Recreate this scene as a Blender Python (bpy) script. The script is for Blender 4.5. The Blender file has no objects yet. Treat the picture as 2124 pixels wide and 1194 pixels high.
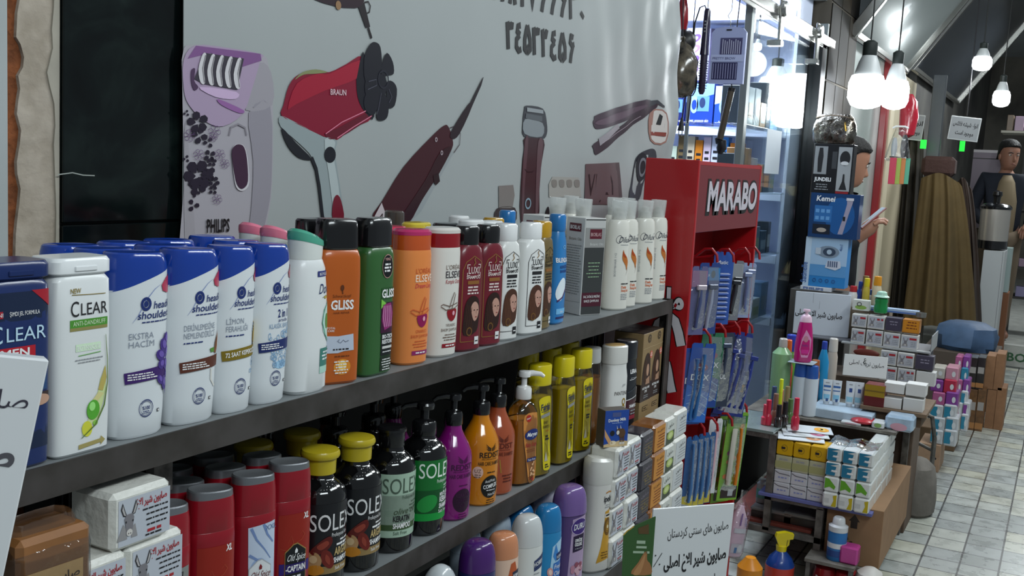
import bpy, bmesh, math, random
from mathutils import Vector, Matrix
random.seed(7)
C = bpy.context.scene.collection
SC = bpy.context.scene
# ------------------------------------------------------------------ camera
FPX, CX, CY = 2150.0, 1062.0, 597.0
EYE = Vector((0, 0, 1.5))
def _axes():
    ax, ay, s = 2225.0 - CX, 400.0 - CY, 0.055
    D = FPX * FPX / (s * ax - ay)
    X = Vector((ax, -ay, -FPX)).normalized()
    Z = Vector((s * D, D, FPX)); Z = (Z - X * X.dot(Z)).normalized()
    Y = Z.cross(X)
    return Matrix((X, Y, Z))
RW = _axes()
cam = bpy.data.objects.new('camera', bpy.data.cameras.new('camera')); C.objects.link(cam)
cam.data.sensor_width = 36.0
cam.data.lens = 36.0 * FPX / 2124.0
cam.data.clip_start = 0.05
cam.matrix_world = Matrix.Translation(EYE) @ RW.to_4x4()
SC.camera = cam
def at(px, py, X=None, Y=None, Z=None):
    """the point of the place that the pixel px,py shows on the plane X=, Y= or Z="""
    r = RW @ Vector((px - CX, CY - py, -FPX))
    if X is not None: k = (X - EYE.x) / r.x
    elif Y is not None: k = (Y - EYE.y) / r.y
    else: k = (Z - EYE.z) / r.z
    return EYE + r * k
# ------------------------------------------------------------------ world, lamps, exposure
SC.view_settings.view_transform = 'Standard'
SC.view_settings.look = 'None'
SC.view_settings.gamma = 1.0
SC.view_settings.use_curve_mapping = False
SC.view_settings.exposure = 0.0
W = bpy.data.worlds.new('arcade'); SC.world = W; W.use_nodes = True
W.node_tree.nodes['Background'].inputs[0].default_value = (0.80, 0.92, 1.0, 1)
W.node_tree.nodes['Background'].inputs[1].default_value = 0.22
def area(name, loc, to, sx, sy, power, col):
    l = bpy.data.lights.new(name, 'AREA'); l.shape = 'RECTANGLE'; l.size = sx; l.size_y = sy; l.energy = power; l.color = col
    o = bpy.data.objects.new(name, l); C.objects.link(o); o.location = loc
    o.rotation_euler = (Vector(to) - Vector(loc)).to_track_quat('-Z', 'Y').to_euler()
    return o
def bulb_light(name, loc, power, col=(0.93, 0.98, 1.0), r=0.05):
    l = bpy.data.lights.new(name, 'POINT'); l.energy = power; l.color = col; l.shadow_soft_size = r
    o = bpy.data.objects.new(name, l); C.objects.link(o); o.location = loc
    return o
# the ceiling tubes of the arcade and the bulbs strung above the aisle, all above the picture
area('ceiling_tube_light', (0.2, -1.1, 3.0), (1.4, 1.0, 0.9), 1.6, 0.35, 33, (0.88, 0.97, 1.0))
area('ceiling_tube_light', (2.9, -1.0, 3.2), (2.7, 1.0, 0.9), 2.2, 0.35, 40, (0.90, 0.98, 1.0))
area('ceiling_tube_light', (5.6, -0.5, 3.3), (5.4, 0.6, 0.0), 2.6, 0.4, 62, (0.92, 0.98, 1.0))
area('ceiling_tube_light', (10.6, -0.2, 2.95), (10.4, 0.4, 0.0), 1.6, 0.4, 70, (0.92, 0.98, 1.0))
for _i in range(13):
    bulb_light('strung_bulb_light', (-0.5 + 0.34 * _i, 0.10 - 0.22 * (_i % 3), 2.7 + 0.1 * (_i % 2)), 0.9, r=0.025)
area('shop_ceiling_light', (4.6, 1.9, 2.95), (4.9, 1.7, 0.0), 1.4, 0.8, 130, (0.74, 0.82, 1.0))
# ------------------------------------------------------------------ colours and materials
def lin(c):
    if isinstance(c, str):
        c = c.lstrip('#'); c = [int(c[i:i + 2], 16) / 255 for i in (0, 2, 4)]
        c = [x / 12.92 if x <= 0.04045 else ((x + 0.055) / 1.055) ** 2.4 for x in c]
    return tuple(c[:3])
_M = {}
def M(c, rough=0.45, metal=0.0, trans=0.0, alpha=1.0, coat=0.0, emit=0.0, noise=0.0, scale=30.0, bump=0.0, c2=None, ior=1.45):
    key = (c if isinstance(c, str) else tuple(c), rough, metal, trans, alpha, coat, emit, noise, scale, bump, c2, ior)
    if key in _M: return _M[key]
    m = bpy.data.materials.new('paint_' + (c.lstrip('#') if isinstance(c, str) else 'mix')); m.use_nodes = True
    nt = m.node_tree; b = nt.nodes['Principled BSDF']; I = b.inputs
    rgb = lin(c)
    I['Base Color'].default_value = (*rgb, 1); I['Roughness'].default_value = rough; I['Metallic'].default_value = metal
    I['Transmission Weight'].default_value = trans; I['Alpha'].default_value = alpha; I['IOR'].default_value = ior
    I['Coat Weight'].default_value = coat; I['Coat Roughness'].default_value = 0.08
    if emit:
        I['Emission Color'].default_value = (*rgb, 1); I['Emission Strength'].default_value = emit
    if noise or bump or c2:
        tc = nt.nodes.new('ShaderNodeTexCoord'); n = nt.nodes.new('ShaderNodeTexNoise')
        n.inputs['Scale'].default_value = scale; n.inputs['Detail'].default_value = 5
        nt.links.new(tc.outputs['Object'], n.inputs['Vector'])
        if noise or c2:
            r = nt.nodes.new('ShaderNodeValToRGB')
            a = lin(c2) if c2 else tuple(x * (1 - noise) for x in rgb)
            r.color_ramp.elements[0].position = 0.35; r.color_ramp.elements[1].position = 0.65
            r.color_ramp.elements[0].color = (*a, 1); r.color_ramp.elements[1].color = (*rgb, 1)
            nt.links.new(n.outputs['Fac'], r.inputs['Fac']); nt.links.new(r.outputs['Color'], I['Base Color'])
        if bump:
            bp = nt.nodes.new('ShaderNodeBump'); bp.inputs['Strength'].default_value = bump; bp.inputs['Distance'].default_value = 0.01
            nt.links.new(n.outputs['Fac'], bp.inputs['Height']); nt.links.new(bp.outputs['Normal'], I['Normal'])
    _M[key] = m
    return m
def clear_film(name='clear_film', tint=(0.96, 0.98, 1.0), lo=0.05, hi=0.55, rough=0.06, bump=0.0, scale=25):
    """clear glass or plastic film: see-through face on, mirror-like at a slant"""
    m = bpy.data.materials.new(name); m.use_nodes = True; nt = m.node_tree
    for n in list(nt.nodes): nt.nodes.remove(n)
    o = nt.nodes.new('ShaderNodeOutputMaterial'); mx = nt.nodes.new('ShaderNodeMixShader')
    t = nt.nodes.new('ShaderNodeBsdfTransparent'); g = nt.nodes.new('ShaderNodeBsdfGlossy'); f = nt.nodes.new('ShaderNodeFresnel')
    mr = nt.nodes.new('ShaderNodeMapRange'); mr.inputs[3].default_value = lo; mr.inputs[4].default_value = hi
    f.inputs['IOR'].default_value = 1.5
    t.inputs[0].default_value = (*tint, 1); g.inputs['Roughness'].default_value = rough
    nt.links.new(f.outputs[0], mr.inputs[0]); nt.links.new(mr.outputs[0], mx.inputs[0])
    nt.links.new(t.outputs[0], mx.inputs[1]); nt.links.new(g.outputs[0], mx.inputs[2]); nt.links.new(mx.outputs[0], o.inputs[0])
    if bump:
        tc = nt.nodes.new('ShaderNodeTexCoord'); n = nt.nodes.new('ShaderNodeTexNoise'); n.inputs['Scale'].default_value = scale
        bp = nt.nodes.new('ShaderNodeBump'); bp.inputs['Strength'].default_value = bump; bp.inputs['Distance'].default_value = 0.01
        nt.links.new(tc.outputs['Object'], n.inputs['Vector']); nt.links.new(n.outputs['Fac'], bp.inputs['Height'])
        nt.links.new(bp.outputs['Normal'], g.inputs['Normal'])
    return m
FILM = clear_film('wrinkled_film', bump=0.6, lo=0.08, hi=0.7)
GLASS = clear_film('shop_glass', tint=(0.93, 0.97, 0.97), lo=0.04, hi=0.5, rough=0.02)
BAGFILM = clear_film('bag_film', tint=(0.95, 0.96, 0.97), bump=0.9, lo=0.05, hi=0.5, scale=40)
# ------------------------------------------------------------------ mesh builder
class MB:
    def __init__(s): s.v, s.f, s.m, s.mats = [], [], [], []
    def mi(s, mat):
        if mat not in s.mats: s.mats.append(mat)
        return s.mats.index(mat)
    def add(s, vs, fs, mat, T=None):
        k = len(s.v); i = s.mi(mat)
        s.v += [tuple(T @ Vector(p)) if T is not None else tuple(p) for p in vs]
        s.f += [tuple(a + k for a in f) for f in fs]; s.m += [i] * len(fs)
        return s
    def box(s, x0, x1, y0, y1, z0, z1, mat, c=0.0, T=None):
        if c <= 0:
            vs = [(x, y, z) for x in (x0, x1) for y in (y0, y1) for z in (z0, z1)]
            return s.add(vs, [(0, 1, 3, 2), (4, 6, 7, 5), (0, 4, 5, 1), (2, 3, 7, 6), (0, 2, 6, 4), (1, 5, 7, 3)], mat, T)
        hx, hy, hz = (x1 - x0) / 2, (y1 - y0) / 2, (z1 - z0) / 2
        vs, ix = [], {}
        for sx in (-1, 1):
            for sy in (-1, 1):
                for sz in (-1, 1):
                    for a in range(3):
                        q = [hx - c, hy - c, hz - c]; q[a] += c
                        ix[sx, sy, sz, a] = len(vs)
                        vs.append(((x0 + x1) / 2 + sx * q[0], (y0 + y1) / 2 + sy * q[1], (z0 + z1) / 2 + sz * q[2]))
        fs = []
        S = (-1, 1)
        for a in range(3):
            b, d = (a + 1) % 3, (a + 2) % 3
            for sa in S:
                loop = []
                for sb, sd in ((-1, -1), (1, -1), (1, 1), (-1, 1)):
                    k = [0, 0, 0]; k[a], k[b], k[d] = sa, sb, sd; loop.append(ix[(*k, a)])
                fs.append(tuple(loop if sa > 0 else loop[::-1]))
            for sb in S:
                for sd in S:
                    k0 = [0, 0, 0]; k0[b], k0[d] = sb, sd; k1 = list(k0); k0[a], k1[a] = -1, 1
                    l = (ix[(*k0, b)], ix[(*k1, b)], ix[(*k1, d)], ix[(*k0, d)])
                    fs.append(l if sb * sd < 0 else l[::-1])
        for key in [(a, b, d) for a in S for b in S for d in S]:
            l = [ix[(*key, a)] for a in range(3)]
            fs.append(tuple(l if key[0] * key[1] * key[2] > 0 else l[::-1]))
        return s.add(vs, fs, mat, T)
    def loft(s, rings, mat, cap0=True, cap1=True, T=None, closed=True):
        n = len(rings[0]); vs = [p for r in rings for p in r]; fs = []
        for i in range(len(rings) - 1):
            for j in range(n if closed else n - 1):
                k = (j + 1) % n; fs.append((i * n + j, i * n + k, (i + 1) * n + k, (i + 1) * n + j))
        if closed and cap0: fs.append(tuple(range(n - 1, -1, -1)))
        if closed and cap1: fs.append(tuple(range((len(rings) - 1) * n, len(rings) * n)))
        return s.add(vs, fs, mat, T)
    def lathe(s, prof, mat, n=24, cx=0, cy=0, T=None):
        return s.loft([[(cx + r * math.cos(2 * math.pi * j / n), cy + r * math.sin(2 * math.pi * j / n), z) for j in range(n)] for r, z in prof], mat, T=T)
    def tube(s, pts, r, mat, n=8, T=None):
        pts = [Vector(p) for p in pts]; rr = r if isinstance(r, (list, tuple)) else [r] * len(pts)
        rings = []; up = None
        for i, p in enumerate(pts):
            t = (pts[min(i + 1, len(pts) - 1)] - pts[max(i - 1, 0)]).normalized()
            if up is None: up = Vector((0, 0, 1)) if abs(t.z) < 0.9 else Vector((1, 0, 0))
            a = t.cross(up).normalized(); b = a.cross(t); up = b
            rings.append([tuple(p + (a * math.cos(2 * math.pi * j / n) + b * math.sin(2 * math.pi * j / n)) * rr[i]) for j in range(n)])
        return s.loft(rings, mat, T=T)
    def prism(s, pts, y0, y1, mat, T=None):
        """outline pts (x,z) given a thickness from y0 to y1"""
        n = len(pts); A = sum(pts[i][0] * pts[(i + 1) % n][1] - pts[(i + 1) % n][0] * pts[i][1] for i in range(n))
        if A < 0: pts = pts[::-1]
        vs = [(x, y0, z) for x, z in pts] + [(x, y1, z) for x, z in pts]
        fs = [tuple(range(n)), tuple(range(2 * n - 1, n - 1, -1))] + [(i, n + i, n + (i + 1) % n, (i + 1) % n) for i in range(n)]
        return s.add(vs, fs, mat, T)
    def ball(s, c, r, mat, n=16, T=None):
        rx, ry, rz = r if isinstance(r, (list, tuple)) else (r, r, r)
        rings = []
        for i in range(1, n // 2):
            a = math.pi * i / (n // 2)
            rings.append([(c[0] + rx * math.sin(a) * math.cos(2 * math.pi * j / n), c[1] + ry * math.sin(a) * math.sin(2 * math.pi * j / n), c[2] - rz * math.cos(a)) for j in range(n)])
        return s.loft(rings, mat, T=T)
    def build(s, name, parent=None, smooth=35, T=None):
        me = bpy.data.meshes.new(name); me.from_pydata(s.v, [], s.f)
        for m in s.mats: me.materials.append(m)
        me.polygons.foreach_set('material_index', s.m)
        if smooth:
            me.polygons.foreach_set('use_smooth', [True] * len(me.polygons)); me.set_sharp_from_angle(angle=math.radians(smooth))
        me.update()
        o = bpy.data.objects.new(name, me); C.objects.link(o)
        if parent is not None: o.parent = parent
        if T is not None: o.matrix_local = T
        return o
def tag(o, label=None, cat=None, group=None, kind=None):
    if label: o['label'] = label
    if cat: o['category'] = cat
    if group: o['group'] = group
    if kind: o['kind'] = kind
    return o
def thing(name, label, cat, loc=(0, 0, 0), rz=0.0, group=None, rot=None):
    o = bpy.data.objects.new(name, None); C.objects.link(o); o.empty_display_size = 0.02
    o.location = loc; o.rotation_euler = rot if rot else (0, 0, rz)
    return tag(o, label, cat, group)
def clone(root, loc, rz=0.0, label=None, group=None, rot=None, skip=()):
    r = root.copy(); C.objects.link(r); r.location = loc; r.rotation_euler = rot if rot else (0, 0, rz)
    if label: r['label'] = label
    if group: r['group'] = group
    for ch in root.children:
        if ch.name.split('.')[0] in skip: continue
        c = ch.copy(); C.objects.link(c); c.parent = r
        for g in ch.children:
            d = g.copy(); C.objects.link(d); d.parent = c
    return r
def struct(name, mb, smooth=35): return tag(mb.build(name, smooth=smooth), kind='structure')
# ------------------------------------------------------------------ lettering
_FA = {'ا': (0xFE8D, 0xFE8E), 'آ': (0xFE81, 0xFE82), 'ب': (0xFE8F, 0xFE90, 0xFE91, 0xFE92), 'پ': (0xFB56, 0xFB57, 0xFB58, 0xFB59), 'ت': (0xFE95, 0xFE96, 0xFE97, 0xFE98),
       'ج': (0xFE9D, 0xFE9E, 0xFE9F, 0xFEA0), 'خ': (0xFEA5, 0xFEA6, 0xFEA7, 0xFEA8), 'د': (0xFEA9, 0xFEAA), 'ر': (0xFEAD, 0xFEAE), 'ز': (0xFEAF, 0xFEB0), 'س': (0xFEB1, 0xFEB2, 0xFEB3, 0xFEB4),
       'ش': (0xFEB5, 0xFEB6, 0xFEB7, 0xFEB8), 'ص': (0xFEB9, 0xFEBA, 0xFEBB, 0xFEBC), 'ع': (0xFEC9, 0xFECA, 0xFECB, 0xFECC), 'غ': (0xFECD, 0xFECE, 0xFECF, 0xFED0), 'ف': (0xFED1, 0xFED2, 0xFED3, 0xFED4),
       'ک': (0xFB8E, 0xFB8F, 0xFB90, 0xFB91), 'گ': (0xFB92, 0xFB93, 0xFB94, 0xFB95), 'ل': (0xFEDD, 0xFEDE, 0xFEDF, 0xFEE0), 'م': (0xFEE1, 0xFEE2, 0xFEE3, 0xFEE4), 'ن': (0xFEE5, 0xFEE6, 0xFEE7, 0xFEE8),
       'ه': (0xFEE9, 0xFEEA, 0xFEEB, 0xFEEC), 'و': (0xFEED, 0xFEEE), 'ی': (0xFBFC, 0xFBFD, 0xFBFE, 0xFBFF), 'ط': (0xFEC1, 0xFEC2, 0xFEC3, 0xFEC4), 'ح': (0xFEA1, 0xFEA2, 0xFEA3, 0xFEA4)}
def fa(s):
    s = s.replace('لا', '\ufefb'); out = []
    F = dict(_FA); F['\ufefb'] = (0xFEFB, 0xFEFC)
    for i, ch in enumerate(s):
        if ch not in F: out.append(ch); continue
        f = F[ch]
        pre = i > 0 and s[i - 1] in F and len(F[s[i - 1]]) == 4
        nxt = i + 1 < len(s) and s[i + 1] in F and len(f) == 4
        out.append(chr(f[3] if pre and nxt else f[1] if pre else f[2] if nxt else f[0]))
    return ''.join(out[::-1])
_TX = {}
def glyphs(txt, bold=0.0, res=2):
    key = (txt, bold, res)
    if key not in _TX:
        cu = bpy.data.curves.new('lettering', 'FONT'); cu.body = txt; cu.size = 1.0; cu.offset = bold; cu.resolution_u = res
        o = bpy.data.objects.new('lettering', cu)
        me = o.to_mesh()
        vs = [(v.co.x, v.co.y) for v in me.vertices]; fs = [tuple(p.vertices) for p in me.polygons]
        o.to_mesh_clear(); bpy.data.objects.remove(o); bpy.data.curves.remove(cu)
        _TX[key] = (vs, fs)
    return _TX[key]
INK = M('#1d1d20', 0.5)
class Lab(MB):
    """printing laid on a surface S(u,v,lift)"""
    def __init__(s, S, lift=0.0004, step=0.0003, cut=0.006): super().__init__(); s.S, s.lift, s.step, s.cut = S, lift, step, cut
    def put(s, uv, fs, mat, k, cut=True):
        us, vs = [p[0] for p in uv], [p[1] for p in uv]
        if cut and s.cut and (max(us) - min(us) > s.cut * 1.3):
            bm = bmesh.new(); bv = [bm.verts.new((u, v, 0)) for u, v in uv]
            for f in fs:
                try: bm.faces.new([bv[i] for i in f])
                except ValueError: pass
            a, b = int(min(us) / s.cut) - 1, int(max(us) / s.cut) + 2
            for i in range(a, b):
                bmesh.ops.bisect_plane(bm, geom=bm.verts[:] + bm.edges[:] + bm.faces[:], dist=1e-7, plane_co=(i * s.cut, 0, 0), plane_no=(1, 0, 0))
            bm.verts.index_update(); uv = [(v.co.x, v.co.y) for v in bm.verts]; fs = [tuple(v.index for v in f.verts) for f in bm.faces]; bm.free()
        s.add([s.S(u, v, s.lift + s.step * k) for u, v in uv], fs, mat)
    def rect(s, u0, u1, v0, v1, mat, k=0, nu=6, nv=2, sl=0.0):
        uv = [(u0 + (u1 - u0) * i / nu, v0 + (v1 - v0) * j / nv + sl * i / nu) for j in range(nv + 1) for i in range(nu + 1)]
        s.put(uv, [(j * (nu + 1) + i, j * (nu + 1) + i + 1, (j + 1) * (nu + 1) + i + 1, (j + 1) * (nu + 1) + i) for j in range(nv) for i in range(nu)], mat, k)
    def poly(s, pts, mat, k=0):
        n = len(pts); A = sum(pts[i][0] * pts[(i + 1) % n][1] - pts[(i + 1) % n][0] * pts[i][1] for i in range(n))
        s.put(pts if A > 0 else pts[::-1], [tuple(range(n))], mat, k)
    def ell(s, u, v, ru, rv, mat, k=0, n=20, rot=0.0, hole=0.0):
        c, q = math.cos(rot), math.sin(rot)
        R = [(math.cos(2 * math.pi * j / n), math.sin(2 * math.pi * j / n)) for j in range(n)]
        P = lambda a, b, t: (u + (a * ru * c - b * rv * q) * t, v + (a * ru * q + b * rv * c) * t)
        if hole:
            uv = [P(a, b, hole) for a, b in R] + [P(a, b, 1) for a, b in R]
            s.put(uv, [(j, n + j, n + (j + 1) % n, (j + 1) % n) for j in range(n)], mat, k)
        else:
            s.put([(u, v)] + [P(a, b, 0.55) for a, b in R] + [P(a, b, 1) for a, b in R],
                  [(0, 1 + j, 1 + (j + 1) % n) for j in range(n)] + [(1 + j, 1 + n + j, 1 + n + (j + 1) % n, 1 + (j + 1) % n) for j in range(n)], mat, k)
    def line(s, pts, w, mat, k=0):
        """a stroke of width w through pts; w may be a list"""
        n = len(pts); L = []; R = []
        for i, p in enumerate(pts):
            a, b = pts[max(i - 1, 0)], pts[min(i + 1, n - 1)]
            dx, dy = b[0] - a[0], b[1] - a[1]; l = math.hypot(dx, dy) or 1
            h = (w[i] if isinstance(w, (list, tuple)) else w) / 2
            L.append((p[0] - dy / l * h, p[1] + dx / l * h)); R.append((p[0] + dy / l * h, p[1] - dx / l * h))
        s.put(R + L, [(i, i + 1, n + i + 1, n + i) for i in range(n - 1)], mat, k)
    def text(s, txt, u, v, h, mat=None, w=None, al='c', k=1, bold=0.0, sh=0.0, rot=0.0, res=2):
        vs, fs = glyphs(txt, bold, res)
        if not vs: return
        x0, x1 = min(p[0] for p in vs), max(p[0] for p in vs)
        sy = h / 0.7; sx = w / (x1 - x0) if w else sy
        o = {'c': (x0 + x1) / 2, 'l': x0, 'r': x1}[al]
        c, q = math.cos(rot), math.sin(rot); uv = []
        for x, y in vs:
            a, b = (x - o) * sx + sh * y * sy, y * sy
            uv.append((u + a * c - b * q, v + a * q + b * c))
        s.put(uv, fs, mat or INK, k)
    def small(s, u0, u1, v, n, pitch, h, mat=None, k=1, rag=0.3, al='c'):
        """rows of print too small to read"""
        r = random.Random(int((u0 + v) * 1e5))
        for i in range(n):
            w = (u1 - u0) * (1 - rag * r.random()); m = (u0 + u1) / 2
            a = {'c': m - w / 2, 'l': u0, 'r': u1 - w}[al]; x = a
            while x < a + w - h:
                l = min(h * (1.2 + 3.5 * r.random()), a + w - x)
                s.rect(x, x + l, v - i * pitch - h / 2, v - i * pitch + h / 2, mat or INK, k, nu=1, nv=1); x += l + h * 0.7
def flat(o, eu, ev):
    """a plane surface with origin o and unit directions eu, ev"""
    o, eu, ev = Vector(o), Vector(eu), Vector(ev); n = eu.cross(ev).normalized()
    return lambda u, v, l: tuple(o + eu * u + ev * v + n * l)
def ring(z, w, d, n=2.0, sk=0.0, N=32, tilt=0.0):
    out = []
    for j in range(N):
        t = 2 * math.pi * (j + 0.5) / N; c, q = math.cos(t), math.sin(t)
        x = w * math.copysign(abs(c) ** (2 / n), c); y = d * math.copysign(abs(q) ** (2 / n), q)
        out.append((x, y, z + (sk * x / w if w else 0)))
    return out
def front(prof, wrap=True):
    def S(u, v, l):
        p = prof
        for i in range(len(p) - 1):
            if v <= p[i + 1][0] or i == len(p) - 2: break
        a, b = p[i], p[i + 1]; t = min(max((v - a[0]) / ((b[0] - a[0]) or 1), 0), 1)
        w, d, n = [a[k] + (b[k] - a[k]) * t for k in (1, 2, 3)]
        w += l; d += l
        if n < 2.3 and abs(w - d) < 0.02: u = w * math.sin(max(-1.5, min(1.5, u / w)))
        x = max(-0.985 * w, min(0.985 * w, u))
        return (x, -d * (1 - abs(x / w) ** n) ** (1 / n), v)
    return S
def vessel(root, prof, mat, name='body', N=32):
    return MB().loft([ring(*p[:5], N=N) if len(p) > 4 else ring(*p, N=N) for p in prof], mat).build(name, root)
# ================================================================== SETTING
def floor_mat():
    m = bpy.data.materials.new('stone_tiles'); m.use_nodes = True; nt = m.node_tree; b = nt.nodes['Principled BSDF']
    N, Lk = nt.nodes.new, nt.links.new
    tc = N('ShaderNodeTexCoord'); mp = N('ShaderNodeVectorMath'); mp.operation = 'SUBTRACT'; mp.inputs[1].default_value = (4.558, 0.243, 0)
    dv = N('ShaderNodeVectorMath'); dv.operation = 'DIVIDE'; dv.inputs[1].default_value = (0.138, 0.1425, 1)
    fl = N('ShaderNodeVectorMath'); fl.operation = 'FLOOR'; fr = N('ShaderNodeVectorMath'); fr.operation = 'FRACTION'
    wn = N('ShaderNodeTexWhiteNoise'); wn.noise_dimensions = '3D'
    r = N('ShaderNodeValToRGB'); e = r.color_ramp.elements
    e[0].position = 0.0; e[0].color = (*lin('#868b88'), 1); e[1].position = 1.0; e[1].color = (*lin('#b9bdb4'), 1)
    for p, c in ((0.3, '#979c9a'), (0.55, '#a5a9a3'), (0.8, '#b0b0a0')):
        x = e.new(p); x.color = (*lin(c), 1)
    no = N('ShaderNodeTexNoise'); no.inputs['Scale'].default_value = 14; no.inputs['Detail'].default_value = 6
    nr = N('ShaderNodeValToRGB'); nr.color_ramp.elements[0].position = 0.3; nr.color_ramp.elements[0].color = (0.55, 0.55, 0.53, 1); nr.color_ramp.elements[1].position = 0.62
    mu = N('ShaderNodeMixRGB'); mu.blend_type = 'MULTIPLY'; mu.inputs[0].default_value = 0.55
    sp = N('ShaderNodeSeparateXYZ')
    Lk(tc.outputs['Object'], mp.inputs[0]); Lk(mp.outputs[0], dv.inputs[0]); Lk(dv.outputs[0], fl.inputs[0]); Lk(dv.outputs[0], fr.inputs[0])
    Lk(fl.outputs[0], wn.inputs['Vector']); Lk(wn.outputs['Value'], r.inputs[0]); Lk(tc.outputs['Object'], no.inputs['Vector']); Lk(no.outputs['Fac'], nr.inputs[0])
    Lk(r.outputs[0], mu.inputs[1]); Lk(nr.outputs[0], mu.inputs[2]); Lk(fr.outputs[0], sp.inputs[0])
    prev = None
    for i in (0, 1):
        a = N('ShaderNodeMath'); a.operation = 'SUBTRACT'; a.inputs[1].default_value = 0.5; Lk(sp.outputs[i], a.inputs[0])
        q = N('ShaderNodeMath'); q.operation = 'ABSOLUTE'; Lk(a.outputs[0], q.inputs[0])
        g = N('ShaderNodeMath'); g.operation = 'GREATER_THAN'; g.inputs[1].default_value = 0.474; Lk(q.outputs[0], g.inputs[0])
        if prev:
            k = N('ShaderNodeMath'); k.operation = 'MAXIMUM'; Lk(prev.outputs[0], k.inputs[0]); Lk(g.outputs[0], k.inputs[1]); prev = k
        else: prev = g
    mo = N('ShaderNodeMixRGB'); mo.inputs[2].default_value = (*lin('#2c2c2a'), 1); Lk(prev.outputs[0], mo.inputs[0]); Lk(mu.outputs[0], mo.inputs[1]); Lk(mo.outputs[0], b.inputs['Base Color'])
    bp = N('ShaderNodeBump'); bp.inputs['Strength'].default_value = 0.25; bp.inputs['Distance'].default_value = 0.004; bp.invert = True
    Lk(prev.outputs[0], bp.inputs['Height']); Lk(bp.outputs[0], b.inputs['Normal'])
    rr = N('ShaderNodeMapRange'); rr.inputs[3].default_value = 0.16; rr.inputs[4].default_value = 0.42; Lk(no.outputs['Fac'], rr.inputs[0]); Lk(rr.outputs[0], b.inputs['Roughness'])
    return m
FLOORM = floor_mat()
struct('floor', MB().box(-2, 10.2, -1.6, 2.6, -0.1, 0.0, FLOORM))
PAINT = M('#a7adad', 0.7, noise=0.08, scale=6)
DARKW = M('#4c4d4c', 0.8, noise=0.3, scale=8)
wl = struct('wall_back', MB().box(-1.5, 0.873, 1.206, 1.33, 0, 3.1, PAINT).box(0.873, 3.36, 1.216, 1.33, 0, 3.1, DARKW))
def wp(px, py, Y=1.204): p = at(px, py, Y=Y); return (p.x, p.z)
BRK = M('#8a4f2c', 0.95, noise=0.45, scale=45, bump=0.9)
PLS = M('#b5aa9c', 0.9, c2='#9b9081', scale=22, bump=0.7)
MB().prism([(0.868, 0.9), (0.90, 0.9), (0.90, 2.3), (0.868, 2.3)], 1.2125, 1.2165, BRK).build('exposed_brick', wl)
rag = [(45, -120), (46, -30), (40, 5), (36, 28), (35, 52), (34, 77), (43, 92), (50, 118), (48, 139), (38, 157), (42, 184), (38, 210), (35, 235), (44, 270), (41, 300), (35, 335), (36, 360), (43, 392), (40, 425), (36, 455), (33, 485), (32, 520), (31, 600)]
MB().prism([wp(*p, Y=1.207) for p in rag] + [(0.949, 1.1), (0.949, 2.1)], 1.207, 1.2165, PLS).build('plaster', wl)
# a second, thinner coat of plaster with its own torn edge
MB().prism([wp(*p, Y=1.204) for p in [(112, 15), (108, 60), (110, 100), (103, 130), (98, 150), (103, 175), (113, 215), (115, 260), (112, 300), (117, 440), (116, 500)]] + [(0.949, 1.2), (0.949, 1.99)], 1.204, 1.2075, M('#a8a295', 0.85, noise=0.12, scale=15, bump=0.3)).build('plaster', wl)
def marble():
    m = bpy.data.materials.new('black_green_marble'); m.use_nodes = True; nt = m.node_tree; b = nt.nodes['Principled BSDF']
    tc = nt.nodes.new('ShaderNodeTexCoord'); n = nt.nodes.new('ShaderNodeTexNoise'); n.inputs['Scale'].default_value = 7; n.inputs['Detail'].default_value = 9; n.inputs['Distortion'].default_value = 1.6
    r = nt.nodes.new('ShaderNodeValToRGB'); e = r.color_ramp.elements
    e[0].position = 0.30; e[0].color = (*lin('#06090a'), 1); e[1].position = 0.72; e[1].color = (*lin('#18211f'), 1)
    x = e.new(0.52); x.color = (*lin('#0b1212'), 1)
    nt.links.new(tc.outputs['Object'], n.inputs['Vector']); nt.links.new(n.outputs['Fac'], r.inputs[0]); nt.links.new(r.outputs[0], b.inputs['Base Color'])
    b.inputs['Roughness'].default_value = 0.12; b.inputs['Specular IOR Level'].default_value = 0.35
    return m
MAR = marble()
t = MB().box(0.951, 1.166, 1.199, 1.216, 1.385, 2.3, MAR, 0.0012)
L = Lab(lambda u, v, l: (u, 1.199 - l, v))
L.line([wp(*p, Y=1.199) for p in [(120, 362), (150, 358), (172, 363), (196, 364)]], 0.0015, M('#9aa09a', 0.6))
mt = t.build('marble_tile', wl)
L.build('crack', mt)
MB().box(0.951, 1.166, 1.199, 1.216, 0.9, 1.3815, MAR, 0.0012).build('marble_tile', wl)
# ------------------------------------------------------------------ printed banner
BX0, BX1 = 1.152, 3.315
def bump(x, z):
    k = max(0.0, min(1.0, (x - 2.5) / 0.7))
    return 0.004 * math.sin(2.1 * x + 0.8 * z) + 0.003 * math.sin(5 * z + x) + k * (0.008 * math.sin(9 * x + 6 * z) + 0.006 * math.sin(23 * z - 15 * x) + 0.003 * math.sin(41 * x + 13 * z)) + 0.013
def BS(x, z, l): return (x, 1.199 - bump(x, z) - l, z)
def vinyl():
    m = M('#9da2a2', 0.3, noise=0.05, scale=3)
    return m
VIN = vinyl()
g = MB(); nx, nz = 90, 40
def edge(z): return BX1 + 0.012 * math.sin(2.2 * z)
pts = [[(BX0 + (edge(1.14 + 1.36 * j / nz) - BX0) * i / nx, 1.14 + 1.36 * j / nz) for i in range(nx + 1)] for j in range(nz + 1)]
fv = [BS(x, z, 0) for row in pts for x, z in row]; bv = [BS(x, z, -0.0012) for row in pts for x, z in row]; n1 = nx + 1; tot = len(fv)
q = [(j * n1 + i, j * n1 + i + 1, (j + 1) * n1 + i + 1, (j + 1) * n1 + i) for j in range(nz) for i in range(nx)]
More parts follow.
